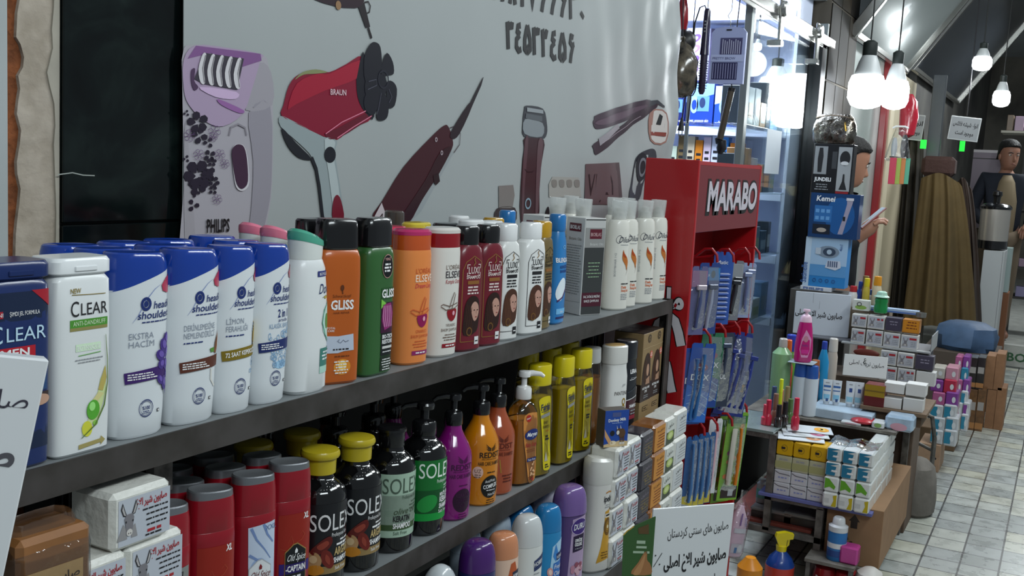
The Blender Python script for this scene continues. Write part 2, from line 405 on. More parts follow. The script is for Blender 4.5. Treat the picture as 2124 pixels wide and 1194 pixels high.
rim = [j * n1 for j in range(nz, -1, -1)]
loop = [i for i in range(n1)] + [j * n1 + nx for j in range(1, nz + 1)] + [nz * n1 + i for i in range(nx - 1, -1, -1)] + [j * n1 for j in range(nz - 1, 0, -1)]
g.add(fv + bv, q + [tuple(a + tot for a in f[::-1]) for f in q] + [(loop[k], tot + loop[k], tot + loop[(k + 1) % len(loop)], loop[(k + 1) % len(loop)]) for k in range(len(loop))], VIN)
ban = thing('advertising_banner', 'large grey vinyl banner printed with hair tools and phone numbers on wall', 'banner')
g.build('sheet', ban)
A = Lab(BS, 0.0012, 0.0006, 0.03)
def K(sc, ox, oy, pts):
    out = []
    for x, y in pts:
        p = at(ox + x / sc, oy + y / sc, Y=1.187); out.append((p.x, p.z))
    return out
def smooth(pts, n=3):
    out = []; k = len(pts)
    for i in range(k):
        p0, p1, p2, p3 = pts[i - 1], pts[i], pts[(i + 1) % k], pts[(i + 2) % k]
        for j in range(n):
            t = j / n
            out.append(tuple(0.5 * (2 * p1[a] + (p2[a] - p0[a]) * t + (2 * p0[a] - 5 * p1[a] + 4 * p2[a] - p3[a]) * t * t + (3 * p1[a] - p0[a] - 3 * p2[a] + p3[a]) * t ** 3) for a in (0, 1)))
    return out
def art(sc, ox, oy, pts, col, k=0, sm=True, rough=0.3):
    q = K(sc, ox, oy, pts); A.poly(smooth(q) if sm else q, M(col, rough), k)
def artl(sc, ox, oy, pts, w, col, k=1):
    A.line(K(sc, ox, oy, pts), w, M(col, 0.3), k)
E1 = (2.388, 0, 0)
art(*E1, [(900, 420), (905, 265), (965, 222), (1290, 265), (1335, 340), (1352, 500), (1345, 900), (1320, 1090), (1270, 1300), (910, 1300), (905, 900)], '#a19da4')
art(*E1, [(1230, 560), (1338, 520), (1340, 900), (1310, 1090), (1250, 1300), (1200, 1300), (1235, 1060), (1250, 800)], '#8c8891', 1)
art(*E1, [(1290, 310), (1345, 360), (1348, 520), (1215, 545), (1250, 430)], '#97939a', 1)
art(*E1, [(905, 1194), (902, 900), (912, 600), (940, 900), (960, 1300), (905, 1300)], '#9a969c', 1)
art(*E1, [(905, 300), (965, 225), (1120, 236), (1295, 268), (1290, 300), (1250, 430), (1200, 560), (1100, 625), (1010, 600), (930, 520), (905, 440)], '#a28fa8', 2)
art(*E1, [(925, 290), (968, 226), (1290, 266), (1295, 300), (1200, 330), (1040, 262)], '#7a5284', 3, sm=False)
art(*E1, [(955, 390), (1010, 262), (1205, 290), (1170, 445), (1000, 415)], '#3b3740', 4, sm=False)
for i in range(5):
    x = 985 + 44 * i; y = 268 + 6 * i
    art(*E1, [(x + 12, y), (x + 30, y + 2), (x + 16, y + 70), (x + 22, y + 142), (x, y + 140), (x - 10, y + 75)], '#c9c6c9', 5)
    artl(*E1, [(x + 26, y + 4), (x + 10, y + 70), (x + 18, y + 140)], 0.0012, '#6a666b', 6)
art(*E1, [(940, 350), (960, 340), (955, 400), (975, 430), (955, 448), (940, 410)], '#4a3450', 4)
art(*E1, [(980, 430), (1165, 455), (1160, 490), (1060, 480)], '#c2a8c8', 4)
art(*E1, [(1075, 490), (1200, 545), (1180, 560), (1090, 520)], '#8d5f96', 4)
art(*E1, [(1142, 760), (1155, 720), (1180, 712), (1205, 725), (1220, 780), (1228, 900), (1205, 940), (1175, 940), (1155, 900)], '#c5c1c6', 2)
art(*E1, [(1140, 760), (1155, 722), (1180, 714), (1203, 730), (1216, 790), (1220, 895), (1200, 930), (1178, 930), (1158, 890)], '#3c2238', 3)
artl(*E1, [(1130, 670), (1140, 630), (1175, 614), (1210, 632), (1218, 670)], 0.003, '#837e86', 2)
def flower(x, y, r, n, col='#221a2a', k=3, rot=0.3, hollow=False):
    for i in range(n):
        a = rot + 2 * math.pi * i / n; ca, sa = math.cos(a), math.sin(a)
        pet = [(0.18, -0.05), (0.55, -0.36), (0.95, -0.28), (1.05, 0.1), (0.85, 0.36), (0.5, 0.34)]
        q = [(x + r * (ca * u - sa * v), y + r * (sa * u + ca * v)) for u, v in pet]
        if hollow: artl(*E1, q + [q[0]], 0.0007, col, k)
        else: art(*E1, q, col, k, sm=False)
for x, y, r, n in [(972, 605, 52, 5), (980, 670, 40, 4), (1025, 705, 26, 3), (1030, 770, 30, 4), (1040, 800, 24, 5), (972, 865, 72, 6), (1020, 860, 40, 4), (1050, 900, 28, 5), (1045, 940, 22, 4), (965, 920, 46, 4), (945, 1015, 30, 3), (958, 955, 22, 3), (915, 560, 16, 3), (912, 785, 18, 3)]:
    flower(x, y, r, n, rot=(x + y) % 7)
for x, y, r in [(1055, 650, 30), (1048, 680, 20), (930, 670, 28), (975, 765, 26), (1080, 765, 26), (1105, 810, 22), (1065, 985, 24)]:
    flower(x, y, r, 6, '#5c3f69', 3, 0.2, True)
p = K(*E1, [(1070, 1146)])[0]; q = K(*E1, [(1126, 1146)])[0]
A.text('PHILIPS', p[0], p[1], 0.020, M('#16161a', 0.3), w=2 * (q[0] - p[0]), k=3, bold=0.03)
D1 = (2.488, 540, 0)
art(*D1, [(280, -6), (330, 14), (410, 36), (440, 40), (500, 42), (520, 36), (545, 8), (540, -80), (300, -80)], '#26131d', 1, sm=False)
art(*D1, [(515, 38), (545, 10), (575, 138), (552, 145)], '#1c1519', 1, sm=False)
artl(*D1, [(565, 142), (582, 198)], 0.006, '#1c1519', 1)
artl(*D1, [(548, 12), (566, 8), (577, 30), (572, 62), (560, 68)], 0.003, '#1c1519', 1)
A.ell(*K(*D1, [(410, 27)])[0], 0.008, 0.008, M('#8a6a4a', 0.3), 2)
art(*D1, [(120, 540), (150, 440), (200, 385), (280, 362), (360, 372), (450, 330), (535, 290), (560, 420), (590, 595), (470, 665), (395, 722), (330, 705), (190, 640), (108, 595)], '#7c0f2b', 1)
art(*D1, [(300, 380), (360, 380), (520, 310), (510, 400), (330, 470), (180, 540), (140, 560), (190, 430)], '#97162f', 2)
art(*D1, [(330, 690), (400, 660), (545, 585), (585, 596), (395, 716)], '#5d0a22', 2)
artl(*D1, [(335, 690), (420, 630), (545, 572)], 0.002, '#c9738a', 3)
artl(*D1, [(395, 712), (480, 655), (575, 598)], 0.002, '#c9738a', 3)
art(*D1, [(178, 412), (220, 372), (290, 358), (350, 372), (290, 380), (225, 385)], '#7d8259', 2)
art(*D1, [(104, 598), (190, 635), (325, 705), (395, 722), (385, 790), (400, 900), (425, 1130), (330, 1130), (300, 950), (270, 820), (200, 740), (105, 655)], '#8b9698', 1)
art(*D1, [(330, 720), (385, 730), (375, 800), (400, 960), (410, 1130), (380, 1130), (350, 900)], '#a7b1b2', 2)
art(*D1, [(110, 660), (180, 735), (262, 820), (200, 815), (150, 770), (118, 710)], '#17181f', 2)
artl(*D1, [(262, 812), (285, 870), (300, 960), (318, 1130)], 0.008, '#17181f', 2)
A.ell(*K(*D1, [(357, 798)])[0], 0.0165, 0.0145, M('#14151d', 0.3), 3)
art(*D1, [(368, 1130), (370, 1040), (390, 1004), (412, 1035), (425, 1130)], '#6b1226', 3)
art(*D1, [(520, 310), (545, 285), (590, 600), (540, 575), (505, 500), (500, 390)], '#12121c', 2)
for pl in ([(540, 300), (570, 230), (598, 217), (625, 245), (630, 350), (600, 400), (545, 420)], [(632, 330), (658, 272), (688, 320), (692, 380), (660, 388), (630, 400)], [(655, 430), (685, 420), (708, 460), (695, 545), (660, 548)], [(600, 600), (630, 470), (662, 530), (658, 600), (630, 622)], [(540, 500), (600, 430), (630, 480), (590, 590), (545, 570)], [(545, 420), (600, 380), (650, 400), (650, 480), (600, 520), (550, 500)]):
    art(*D1, pl, '#15151f', 3)
artl(*D1, [(560, 420), (600, 410), (602, 440), (555, 462)], 0.0016, '#4a4a57', 4)
artl(*D1, [(625, 480), (610, 560), (600, 590)], 0.0016, '#4a4a57', 4)
artl(*D1, [(665, 460), (680, 500), (665, 530)], 0.0016, '#4a4a57', 4)
A.ell(*K(*D1, [(637, 410)])[0], 0.018, 0.018, M('#20202b', 0.3), 4, hole=0.8)
p = K(*D1, [(362, 488)])[0]; A.text('BRAUN', p[0], p[1], 0.010, M('#c9a9b0', 0.4), al='l', k=4, rot=0.05, bold=0.02)
art(*D1, [(575, 1120), (625, 1040), (740, 860), (880, 710), (950, 648), (975, 655), (995, 720), (990, 770), (925, 890), (840, 1020), (755, 1160), (620, 1200)], '#3a1019', 1)
art(*D1, [(985, 770), (1000, 790), (830, 1090), (770, 1150), (835, 1030), (925, 895)], '#8e9496', 0, sm=False)
art(*D1, [(925, 790), (990, 760), (925, 890), (840, 1020), (755, 1160), (700, 1160), (850, 930)], '#2c0b13', 2)
art(*D1, [(890, 905), (918, 892), (925, 935), (905, 955), (895, 945)], '#22090f', 3, sm=False)
art(*D1, [(985, 682), (1078, 535), (1095, 550), (1030, 690), (995, 716)], '#23131a', 2)
artl(*D1, [(1088, 545), (1140, 435), (1154, 398)], [0.012, 0.008, 0.002], '#221a20', 2)
artl(*D1, [(980, 660), (1010, 648), (1035, 690), (1030, 745), (1000, 788)], 0.0022, '#4b4146', 2)
for x, y in ((908, 720), (936, 788)): A.ell(*K(*D1, [(x, y)])[0], 0.005, 0.005, M('#a09298', 0.3), 3, hole=0.5)
art(*D1, [(582, 1120), (622, 1045), (665, 1165), (600, 1190)], '#b9aeb2', 3, sm=False)
p = K(*D1, [(605, 1125)])[0]; A.text('MOSER', p[0], p[1], 0.016, M('#2c1a20', 0.3), al='l', k=4, rot=-0.9)
H1 = (2.596, 960, 0)
DG = {'3': [[(0.1, 0.98), (0.16, 0.5), (0.2, 0.0)], [(0.1, 0.98), (0.2, 0.78), (0.32, 0.8), (0.36, 0.98)], [(0.36, 0.98), (0.46, 0.78), (0.6, 0.8), (0.64, 1.0)]],
      '2': [[(0.1, 0.98), (0.18, 0.5), (0.22, 0.0)], [(0.1, 0.98), (0.24, 0.74), (0.48, 0.74), (0.6, 1.0)]],
      '4': [[(0.6, 0.95), (0.3, 0.9), (0.22, 0.72), (0.55, 0.6)], [(0.5, 0.6), (0.16, 0.42), (0.14, 0.15), (0.4, 0.02), (0.68, 0.1)]],
      '5': [[(0.38, 1.0), (0.1, 0.5), (0.08, 0.12), (0.26, 0.02), (0.4, 0.24), (0.54, 0.02), (0.72, 0.12), (0.7, 0.5), (0.38, 1.0)]],
      '6': [[(0.62, 0.92), (0.34, 0.98), (0.26, 0.74), (0.5, 0.62), (0.72, 0.7)], [(0.6, 0.64), (0.4, 0.3), (0.3, 0.0)]],
      '7': [[(0.1, 1.0), (0.36, 0.0), (0.62, 1.0)]], '8': [[(0.1, 0.0), (0.36, 1.0), (0.62, 0.0)]], '1': [[(0.2, 1.0), (0.32, 0.6), (0.34, 0.0)]],
      '9': [[(0.55, 0.8), (0.4, 1.0), (0.2, 0.8), (0.3, 0.58), (0.55, 0.72), (0.56, 0.3), (0.6, 0.0)]], '0': [[(0.3, 0.18), (0.42, 0.32)]]}
def num(s, x0, y0, x1, y1, h):
    """hand-painted eastern digits between two baseline points"""
    n = len(s); D = M('#101114', 0.4)
    for i, ch in enumerate(s):
        for st in DG[ch]:
            q = [(x0 + (x1 - x0) * (i + a) / n, y0 + (y1 - y0) * (i + a) / n - h * b) for a, b in st]
            A.line(K(*H1, q), 0.0155 if ch != '0' else 0.024, D, 1)
num('34532456', 240, 262, 610, 345, 150)
num('09181766630', 95, -25, 672, 128, 150)
art(*H1, [(345, 568), (432, 585), (452, 660), (452, 720), (425, 750), (330, 735), (324, 660), (332, 590)], '#3b3c42', 1)
art(*H1, [(336, 640), (428, 662), (425, 735), (332, 720)], '#7e8488', 2)
art(*H1, [(345, 578), (430, 592), (432, 612), (345, 600)], '#8b9094', 3, sm=False)
art(*H1, [(340, 610), (425, 625), (425, 655), (336, 635)], '#54585d', 3, sm=False)
art(*H1, [(335, 740), (435, 752), (425, 860), (410, 980), (400, 1194), (308, 1194), (318, 900), (330, 800)], '#3a2328', 1)
art(*H1, [(405, 760), (430, 762), (418, 900), (398, 1150), (385, 1190), (392, 950)], '#5a4348', 2)
art(*H1, [(335, 750), (352, 755), (330, 1000), (322, 1180), (312, 1180), (320, 920)], '#52393f', 2)
artl(*H1, [(330, 910), (345, 925), (370, 925), (380, 915)], 0.0012, '#1f1216', 3)
A.ell(*K(*H1, [(346, 1095)])[0], 0.016, 0.014, M('#7f96a4', 0.3), 3, hole=0.7)
art(*H1, [(698, 660), (705, 640), (735, 610), (980, 535), (1015, 570), (960, 610), (850, 660), (740, 692), (708, 690)], '#3c2b38', 1)
art(*H1, [(720, 650), (950, 570), (985, 575), (850, 640), (745, 672)], '#564250', 2)
art(*H1, [(695, 800), (700, 770), (830, 690), (990, 570), (1040, 560), (1020, 600), (850, 730), (740, 815), (705, 832)], '#35252f', 1)
art(*H1, [(722, 745), (830, 665), (840, 690), (728, 785)], '#8f8a90', 2, sm=False)
artl(*H1, [(740, 770), (840, 705), (960, 625)], 0.0016, '#a79aa4', 2)
artl(*H1, [(1000, 560), (1040, 548), (1070, 575)], [0.02, 0.012, 0.006], '#3a3a40', 2)
art(*H1, [(1012, 600), (1078, 608), (1068, 765), (1003, 755)], '#8f6a60', 1); art(*H1, [(1018, 607), (1072, 614), (1063, 757), (1009, 748)], '#b9b6b2', 2)
art(*H1, [(1032, 670), (1048, 612), (1058, 625), (1048, 672)], '#2a2a2c', 3, sm=False); art(*H1, [(1009, 708), (1066, 712), (1064, 733), (1007, 728)], '#7d3c34', 3, sm=False)
art(*H1, [(652, 882), (845, 874), (850, 1100), (648, 1100)], '#5d4b4d', 1, sm=False); art(*H1, [(825, 880), (845, 875), (850, 1100), (832, 1100)], '#4d3e40', 2, sm=False)
p = K(*H1, [(738, 1050)])[0]; A.text('VIIJLY', p[0], p[1], 0.062, M('#2c2022', 0.3), w=0.2, k=2, sh=0.0, rot=0.02)
art(*H1, [(882, 1080), (920, 900), (950, 830), (1000, 800), (1030, 815), (1035, 900), (980, 960), (960, 1080)], '#34323a', 1)
A.ell(*K(*H1, [(960, 900)])[0], 0.04, 0.045, M('#201f26', 0.3), 2); A.ell(*K(*H1, [(962, 900)])[0], 0.025, 0.03, M('#6f7078', 0.3), 3, hole=0.7)
art(*H1, [(460, 990), (480, 950), (620, 955), (632, 1060), (460, 1060)], '#9a9893', 1, sm=False)
for i in range(4): art(*H1, [(475 + 40 * i, 970), (500 + 40 * i, 970), (500 + 40 * i, 1005), (478 + 40 * i, 1005)], '#7c7873', 2)
art(*H1, [(192, 1000), (270, 995), (277, 1050), (265, 1120), (192, 1120)], '#76706d', 1, sm=False); art(*H1, [(180, 1122), (278, 1118), (275, 1200), (175, 1200)], '#30272a', 1)
art(*H1, [(440, 1145), (455, 1110), (462, 1145), (450, 1200), (435, 1200)], '#1f1d20', 1)
A.build('print', ban)
# ------------------------------------------------------------------ steel rack
ZT, ZM, ZL = 1.1625, 0.85, 0.605
STEEL = M('#4a4644', 0.55, 0.3, c2='#37332f', scale=18); TOPM = M('#868b8d', 0.5, 0.2, noise=0.15, scale=9)
rack = thing('shelf_rack', 'dark steel three-tier shelf rack crowded with shampoo bottles along the wall', 'rack', (0, 0, 0))
for z, y0, x1 in ((ZT, 0.903, 2.585), (ZM, 0.903, 2.585), (ZL, 0.82, 2.585)):
    b = MB().box(-0.6, x1, y0 + 0.003, 1.16, z - 0.004, z - 0.0005, TOPM)
    b.box(-0.6, x1, y0, y0 + 0.003, z - 0.036, z, STEEL).box(-0.6, x1, 1.157, 1.16, z - 0.036, z - 0.004, STEEL)
    b.box(-0.6, x1, y0 + 0.003, y0 + 0.012, z - 0.036, z - 0.033, STEEL)
    b.build('shelf', rack)
for x, y in ((2.585, 0.903), (2.585, 1.125), (0.905, 1.125), (-0.6, 0.903)):
    MB().box(x, x + 0.034, y, y + 0.004, 0, ZT, STEEL).box(x + 0.03, x + 0.034, y, y + 0.034, 0, ZT, STEEL).build('post', rack)
MB().box(0.89, 0.92, 0.956, 0.97, 1.069, ZT - 0.037, M('#6a6460', 0.7, c2='#3c3734', scale=60)).build('bracket', rack)
# ================================================================== TOP SHELF
YF = 0.909
WHT = M('#d9dcdc', 0.35, coat=0.15); NAVY = M('#1c2f7d', 0.3); GOLD = M('#8c7b3c', 0.4); GREY = M('#8d9094', 0.5); WI = M('#e6e6e6', 0.5)
def spot(c, d, y=None, z=ZT): return (c, (YF + d) if y is None else y, z)
# --- white anti-dandruff shampoo with a square shoulder
def square_bottle(name, label, bm, cm, loc, rz=0.0, w=0.037, d=0.024, h=0.213, group=None):
    r = thing(name, label, 'shampoo', loc, rz, group); k = h / 0.213
    P = [(0, w - 0.004, d - 0.004, 6), (0.003, w - 0.0012, d - 0.0012, 6), (0.05, w - 0.0005, d, 6), (0.15, w, d, 6), (0.188 * k, w - 0.0005, d - 0.0005, 6), (0.1935 * k, w - 0.004, d - 0.003, 5), (0.195 * k, w - 0.005, d - 0.004, 5)]
    vessel(r, P, bm)
    MB().loft([ring(z, a, b, 5) for z, a, b in ((0.195 * k, w - 0.003, d - 0.002), (0.197 * k, w + 0.0006, d + 0.0006), (0.209 * k, w + 0.0006, d + 0.0006), (0.213 * k, w - 0.002, d - 0.002))], cm).box(-0.014, 0.014, -d - 0.0022, -d + 0.002, 0.199 * k, 0.2045 * k, cm, 0.0008).build('cap', r)
    return r, front(P)
r, S = square_bottle('shampoo_bottle', 'white square shampoo bottle with lime and leaf print beside the dark blue one', WHT, M('#dfe2e3', 0.2), spot(0.749, 0.024), 0.0)
L = Lab(lambda u, v, l: S(0.007 + 0.8 * u, v, l))
L.text('NEW', -0.024, 0.176, 0.0050, GOLD, bold=0.02); L.line([(-0.03, 0.1745), (0.0, 0.1735), (0.024, 0.1732)], 0.0008, GOLD, 1)
L.text('C', -0.0255, 0.151, 0.0165, INK, w=0.0125, res=4); L.text('LEAR', 0.0055, 0.152, 0.0130, INK, w=0.043, res=4)
L.rect(-0.033, 0.028, 0.139, 0.1475, M('#4d8f33', 0.4)); L.rect(-0.033, 0.028, 0.1355, 0.139, M('#8d8650', 0.4)); L.text('ANTI-DANDRUFF', -0.0025, 0.141, 0.0048, M('#cfe3bd'), w=0.052)
L.rect(-0.024, 0.016, 0.113, 0.121, M('#cfe6c8', 0.5)); L.text('BOTANIQUE', -0.004, 0.1145, 0.0045, WI, w=0.036); L.line([(-0.02, 0.1085), (0.016, 0.110)], 0.0009, M('#6da85a'), 1); L.small(-0.026, 0.022, 0.104, 2, 0.003, 0.0012, GREY)
sw = [(0.024, 0.128), (0.0275, 0.10), (0.028, 0.075), (0.022, 0.05), (0.008, 0.03), (-0.014, 0.018)]
L.line(sw, [0.0008, 0.0015, 0.002, 0.0025, 0.002, 0.001], M('#5f7a34', 0.4), 3)
L.poly([(0.026, 0.092), (0.026, 0.066), (0.014, 0.038), (-0.012, 0.02), (-0.014, 0.03), (-0.004, 0.036), (0.004, 0.056), (0.012, 0.066), (0.016, 0.08)], M('#c9d79a', 0.4), 0)
L.poly([(0.024, 0.094), (0.027, 0.08), (0.02, 0.066), (0.012, 0.068), (0.017, 0.080)], M('#b7a65a', 0.4), 1); L.poly([(0.013, 0.066), (0.022, 0.063), (0.012, 0.056), (0.002, 0.057)], M('#d0c98c', 0.4), 1)
L.ell(0.004, 0.047, 0.0105, 0.011, M('#58a836', 0.25), 2); L.ell(0.002, 0.051, 0.005, 0.005, M('#9be07c', 0.25), 3); L.ell(-0.005, 0.027, 0.008, 0.009, M('#cfcf3f', 0.4), 1, rot=0.6); L.ell(0.008, 0.032, 0.004, 0.003, M('#86bf4b', 0.3), 2)
L.poly([(-0.018, 0.006), (0.018, 0.0085), (0.018, 0.0055), (0.026, 0.0105), (0.018, 0.016), (0.018, 0.013), (-0.018, 0.011)], M('#a3965c', 0.4), 1)
L.build('printed_label', r)
r, S = square_bottle('shampoo_bottle', 'dark blue shampoo bottle with a red label bar, behind the white board', M('#1a2c5e', 0.25, coat=0.3), M('#1b2c5c', 0.2), spot(0.672, 0.026), w=0.0375, d=0.026)
L = Lab(S); L.poly([(-0.034, 0.183), (0.033, 0.183), (0.033, 0.02), (-0.030, 0.02)], M('#1a2742', 0.3), 0)
L.poly([(0.012, 0.184), (0.034, 0.184), (0.034, 0.166)], M('#a2202e', 0.3), 1); L.rect(-0.032, -0.02, 0.158, 0.165, M('#a2202e'), 1); L.text('YENI', -0.026, 0.1595, 0.004, WI, k=2); L.text('ŞIMDI JEL FORMULA', 0.004, 0.1595, 0.0042, WI, w=0.034, k=2)
L.text('C', -0.0275, 0.133, 0.018, M('#b9d6e6', 0.3), w=0.013, k=2, res=4); L.text('LEAR', 0.006, 0.134, 0.014, M('#b9d6e6', 0.3), w=0.045, k=2, res=4)
L.rect(-0.031, 0.016, 0.116, 0.128, M('#b01e2c', 0.3), 1); L.text('MEN', -0.007, 0.1182, 0.008, WI, w=0.032, k=2, bold=0.02); L.rect(-0.031, 0.016, 0.112, 0.116, M('#8a929c', 0.3), 1)
L.poly([(-0.02, 0.108), (0.03, 0.108), (0.03, 0.08), (-0.028, 0.08)], M('#2c4a75', 0.3), 1); L.text('SAÇ', -0.008, 0.098, 0.006, WI, k=2, bold=0.02); L.text('DÖKÜLMESİNE KARŞI', 0.002, 0.090, 0.0055, WI, w=0.044, k=2, bold=0.02); L.small(-0.022, 0.026, 0.085, 1, 0.003, 0.003, WI, 2)
L.rect(-0.03, 0.033, 0.066, 0.078, M('#3a2b28'), 1); L.ell(0.02, 0.07, 0.014, 0.006, M('#b9927c'), 2)
L.build('printed_label', r)
# --- white bottle with a slanted blue top
HSB = [(0, 0.031, 0.018, 2.6), (0.004, 0.0345, 0.0205, 2.6), (0.03, 0.0365, 0.0215, 2.6), (0.10, 0.039, 0.0230, 2.6), (0.15, 0.040, 0.0235, 2.6), (0.172, 0.0398, 0.0235, 2.6)]
HSW = M('#d5dadd', 0.32, coat=0.2); HSN = M('#103892', 0.18, coat=0.5)
def hs_base(loc, label, group=None, w=1.0, rz=0.0):
    r = thing('shampoo_bottle', label, 'shampoo', loc, rz, group)
    P = [(z, a * w, d, n) for z, a, d, n in HSB]
    MB().loft([ring(*p) for p in P] + [ring(0.1825, 0.0396 * w, 0.0234, 2.6, 0.0125)], HSW).build('body', r)
    MB().loft([ring(0.1822, 0.0398 * w, 0.0236, 2.6, 0.0127), ring(0.196, 0.0388 * w, 0.0232, 2.6, 0.006), ring(0.206, 0.0368 * w, 0.0222, 2.6), ring(0.2115, 0.0352 * w, 0.021, 2.6, -0.001), ring(0.2132, 0.033 * w, 0.0192, 2.6, -0.001), ring(0.2122, 0.028 * w, 0.015, 2.6, -0.001)], HSN).build('cap', r)
    return r, front(P)
BLUEI = M('#1d2f6b', 0.4)
def hs(i, c, label, w=1.0):
    r, S = hs_base(spot(c, 0.0245), label, w=w, rz=-0.1)
    L = Lab(S); s = w
    L.ell(0.0, 0.1555, 0.0072, 0.008, BLUEI, 1, hole=0.55); L.ell(0.0, 0.1555, 0.0032, 0.0036, BLUEI, 1)
    L.line([(-0.017, 0.135), (-0.010, 0.143), (0.0, 0.160), (0.012, 0.172), (0.02, 0.1765)], [0.0003, 0.0008, 0.0012, 0.0008, 0.0003], M('#7a8ab8'), 1)
    L.text('head&', 0.0105, 0.1495, 0.0085, BLUEI, w=0.030 * s, al='l', sh=0.12, res=3, bold=0.01); L.text('shoulders', -0.011, 0.1385, 0.0085, BLUEI, w=0.052 * s, al='l', sh=0.12, res=3, bold=0.01); L.small(-0.006, 0.036 * s, 0.1345, 1, 0.003, 0.0014, BLUEI)
    L.poly([(0.0395 * s, 0.187), (0.030, 0.184), (0.022, 0.176), (0.024, 0.169), (0.032, 0.166), (0.0395 * s, 0.166)], M('#b0304e', 0.3), 2)
    nm = [('EKSTRA', 'HACİM'), ('DERİNLEMESİNE', 'NEMLENDİRİCİ'), ('LİMON', 'FERAHLIĞI'), ('KLASİK BAKIM', '')][i]
    gc = M('#8b93a0', 0.5)
    if i == 3:
        L.text('2 in 1', 0.013, 0.1165, 0.0105, BLUEI, w=0.02, bold=0.02); L.text('arada', 0.013, 0.1105, 0.0045, BLUEI, w=0.018); L.text(nm[0], 0.010, 0.102, 0.0062, M('#7f99b5'), w=0.042)
    else:
        wd = (0.033, 0.047, 0.033)[i]
        L.text(nm[0], -0.021, 0.116, 0.0070, gc, w=(0.032, 0.047, 0.026)[i], al='l'); L.text(nm[1], -0.021, 0.1065, 0.0070, gc, w=wd, al='l')
        if i: L.small(-0.021, 0.014, 0.101, 1, 0.003, 0.0016, BLUEI, al='l')
    bc = ['#3d2166', '#5a2f22', '#7d6a1a', '#1d2b63'][i]; bv = (0.066, 0.066, 0.070, 0.0715)[i]
    L.poly([(-0.026, bv + 0.012), (0.034 * s, bv + 0.0165), (0.034 * s, bv + 0.002), (-0.0245, bv - 0.001)], M(bc, 0.4), 3)
    if i == 2: L.text('72 SAAT KEPEKSİZ', -0.021, bv + 0.0035, 0.0058, WI, w=0.05, al='l', k=4, rot=0.06, bold=0.02)
    else: L.small(-0.022, 0.02, bv + 0.0095, 3, 0.0028, 0.0014, WI, 4, al='l')
    if i == 0:
        for a, b, ru, rv, ro in [(0.027, 0.105, 0.006, 0.009, 0.3), (0.032, 0.112, 0.005, 0.008, 0), (0.022, 0.094, 0.006, 0.008, 0.9), (0.033, 0.097, 0.005, 0.008, -0.3), (0.024, 0.083, 0.006, 0.006, 1.4), (0.032, 0.082, 0.005, 0.008, 0.3), (0.022, 0.065, 0.004, 0.007, 0.6), (0.029, 0.060, 0.004, 0.009, 0.2), (0.034, 0.055, 0.003, 0.01, 0), (0.034, 0.068, 0.004, 0.007, 0)]:
            L.ell(a, b, ru, rv, M('#44307f', 0.4), 4, rot=ro, n=12); L.ell(a + 0.001, b + 0.001, ru * 0.6, rv * 0.6, M('#6a55a8', 0.4), 5, rot=ro, n=10)
    if i == 1:
        L.poly([(0.036, 0.112), (0.028, 0.098), (0.026, 0.086), (0.030, 0.083), (0.036, 0.088)], M('#7b4a2a', 0.4), 2); L.poly([(0.037, 0.108), (0.032, 0.098), (0.031, 0.088), (0.037, 0.09)], M('#c88a5a', 0.4), 3)
        L.poly([(0.018, 0.091), (0.026, 0.092), (0.026, 0.086), (0.020, 0.086)], M('#5a8a3a'), 2); L.line([(0.022, 0.066), (0.022, 0.052), (0.030, 0.042)], 0.003, M('#d3d2cc'), 1)
    if i == 2:
        L.ell(0.032, 0.098, 0.008, 0.017, M('#d9b23c', 0.3), 2, n=16); L.ell(0.033, 0.098, 0.0055, 0.013, M('#e8cf6e', 0.3), 3, n=14)
    if i >= 2:
        rr = random.Random(i); bl = M('#7fa3c4', 0.2)
        for k in range(46 if i == 3 else 22):
            a, b = (rr.uniform(-0.012, 0.03), rr.uniform(0.05, 0.098)) if i == 3 else (rr.uniform(0.021, 0.033), rr.uniform(0.05, 0.112))
            L.ell(a, b, 0.0014 + 0.0026 * rr.random(), 0.002 + 0.003 * rr.random(), bl, 1, n=12, hole=0.72)
        if i == 3: L.ell(0.012, 0.052, 0.012, 0.006, M('#9dc3df', 0.2), 0)
    for ro in (1.0, 0.78): L.ell(0.003, 0.034, 0.0098 * ro, 0.0105 * ro, BLUEI, 1, hole=0.93 if ro == 1 else 0.95, n=28)
    L.text('%100', 0.003, 0.0325, 0.0042, BLUEI, w=0.0105, bold=0.02); L.small(-0.002, 0.008, 0.0305, 2, 0.002, 0.0009, BLUEI)
    for k in range(9):
        for t in (0.9, -0.9):
            q = t + (k - 4) * 0.19 * (1 if t > 0 else 1); q = (math.pi / 2 if t > 0 else -math.pi / 2) + (k - 4) * 0.2
            L.ell(0.003 + 0.0086 * math.cos(q), 0.034 + 0.0092 * math.sin(q), 0.0006, 0.0007, BLUEI, 2, n=6)
    L.rect(0.019, 0.0225, 0.027, 0.031, M('#2a2d38'), 1, nu=1, nv=1); L.rect(0.0198, 0.0217, 0.0278, 0.0302, WI, 2, nu=1, nv=1)
    L.build('printed_label', r)
    return r
h0 = hs(0, 0.8345, 'white blue-topped shampoo bottle with purple flower and purple band')
hs(1, 0.917, 'white blue-topped shampoo bottle with brown band and almond')
hs(2, 0.9885, 'white blue-topped shampoo bottle with lemon slice and olive-gold band', 0.83)
hs(3, 1.0555, 'white blue-topped shampoo bottle marked 2 in 1 with bubbles', 0.84)
GB = 'blue-topped shampoo bottles in the back rows'
for px, py, Y in ((148, 505, 1.033), (215, 512, 0.984), (258, 497, 1.033), (335, 503, 0.984), (350, 494, 1.033), (440, 492, 1.048), (490, 500, 0.984)):
    p = at(px, py, Y=Y)
    q = clone(h0, (p.x, Y, ZT), 0, 'white blue-topped shampoo bottle in a row behind the front blue-topped ones, only its cap showing', GB)
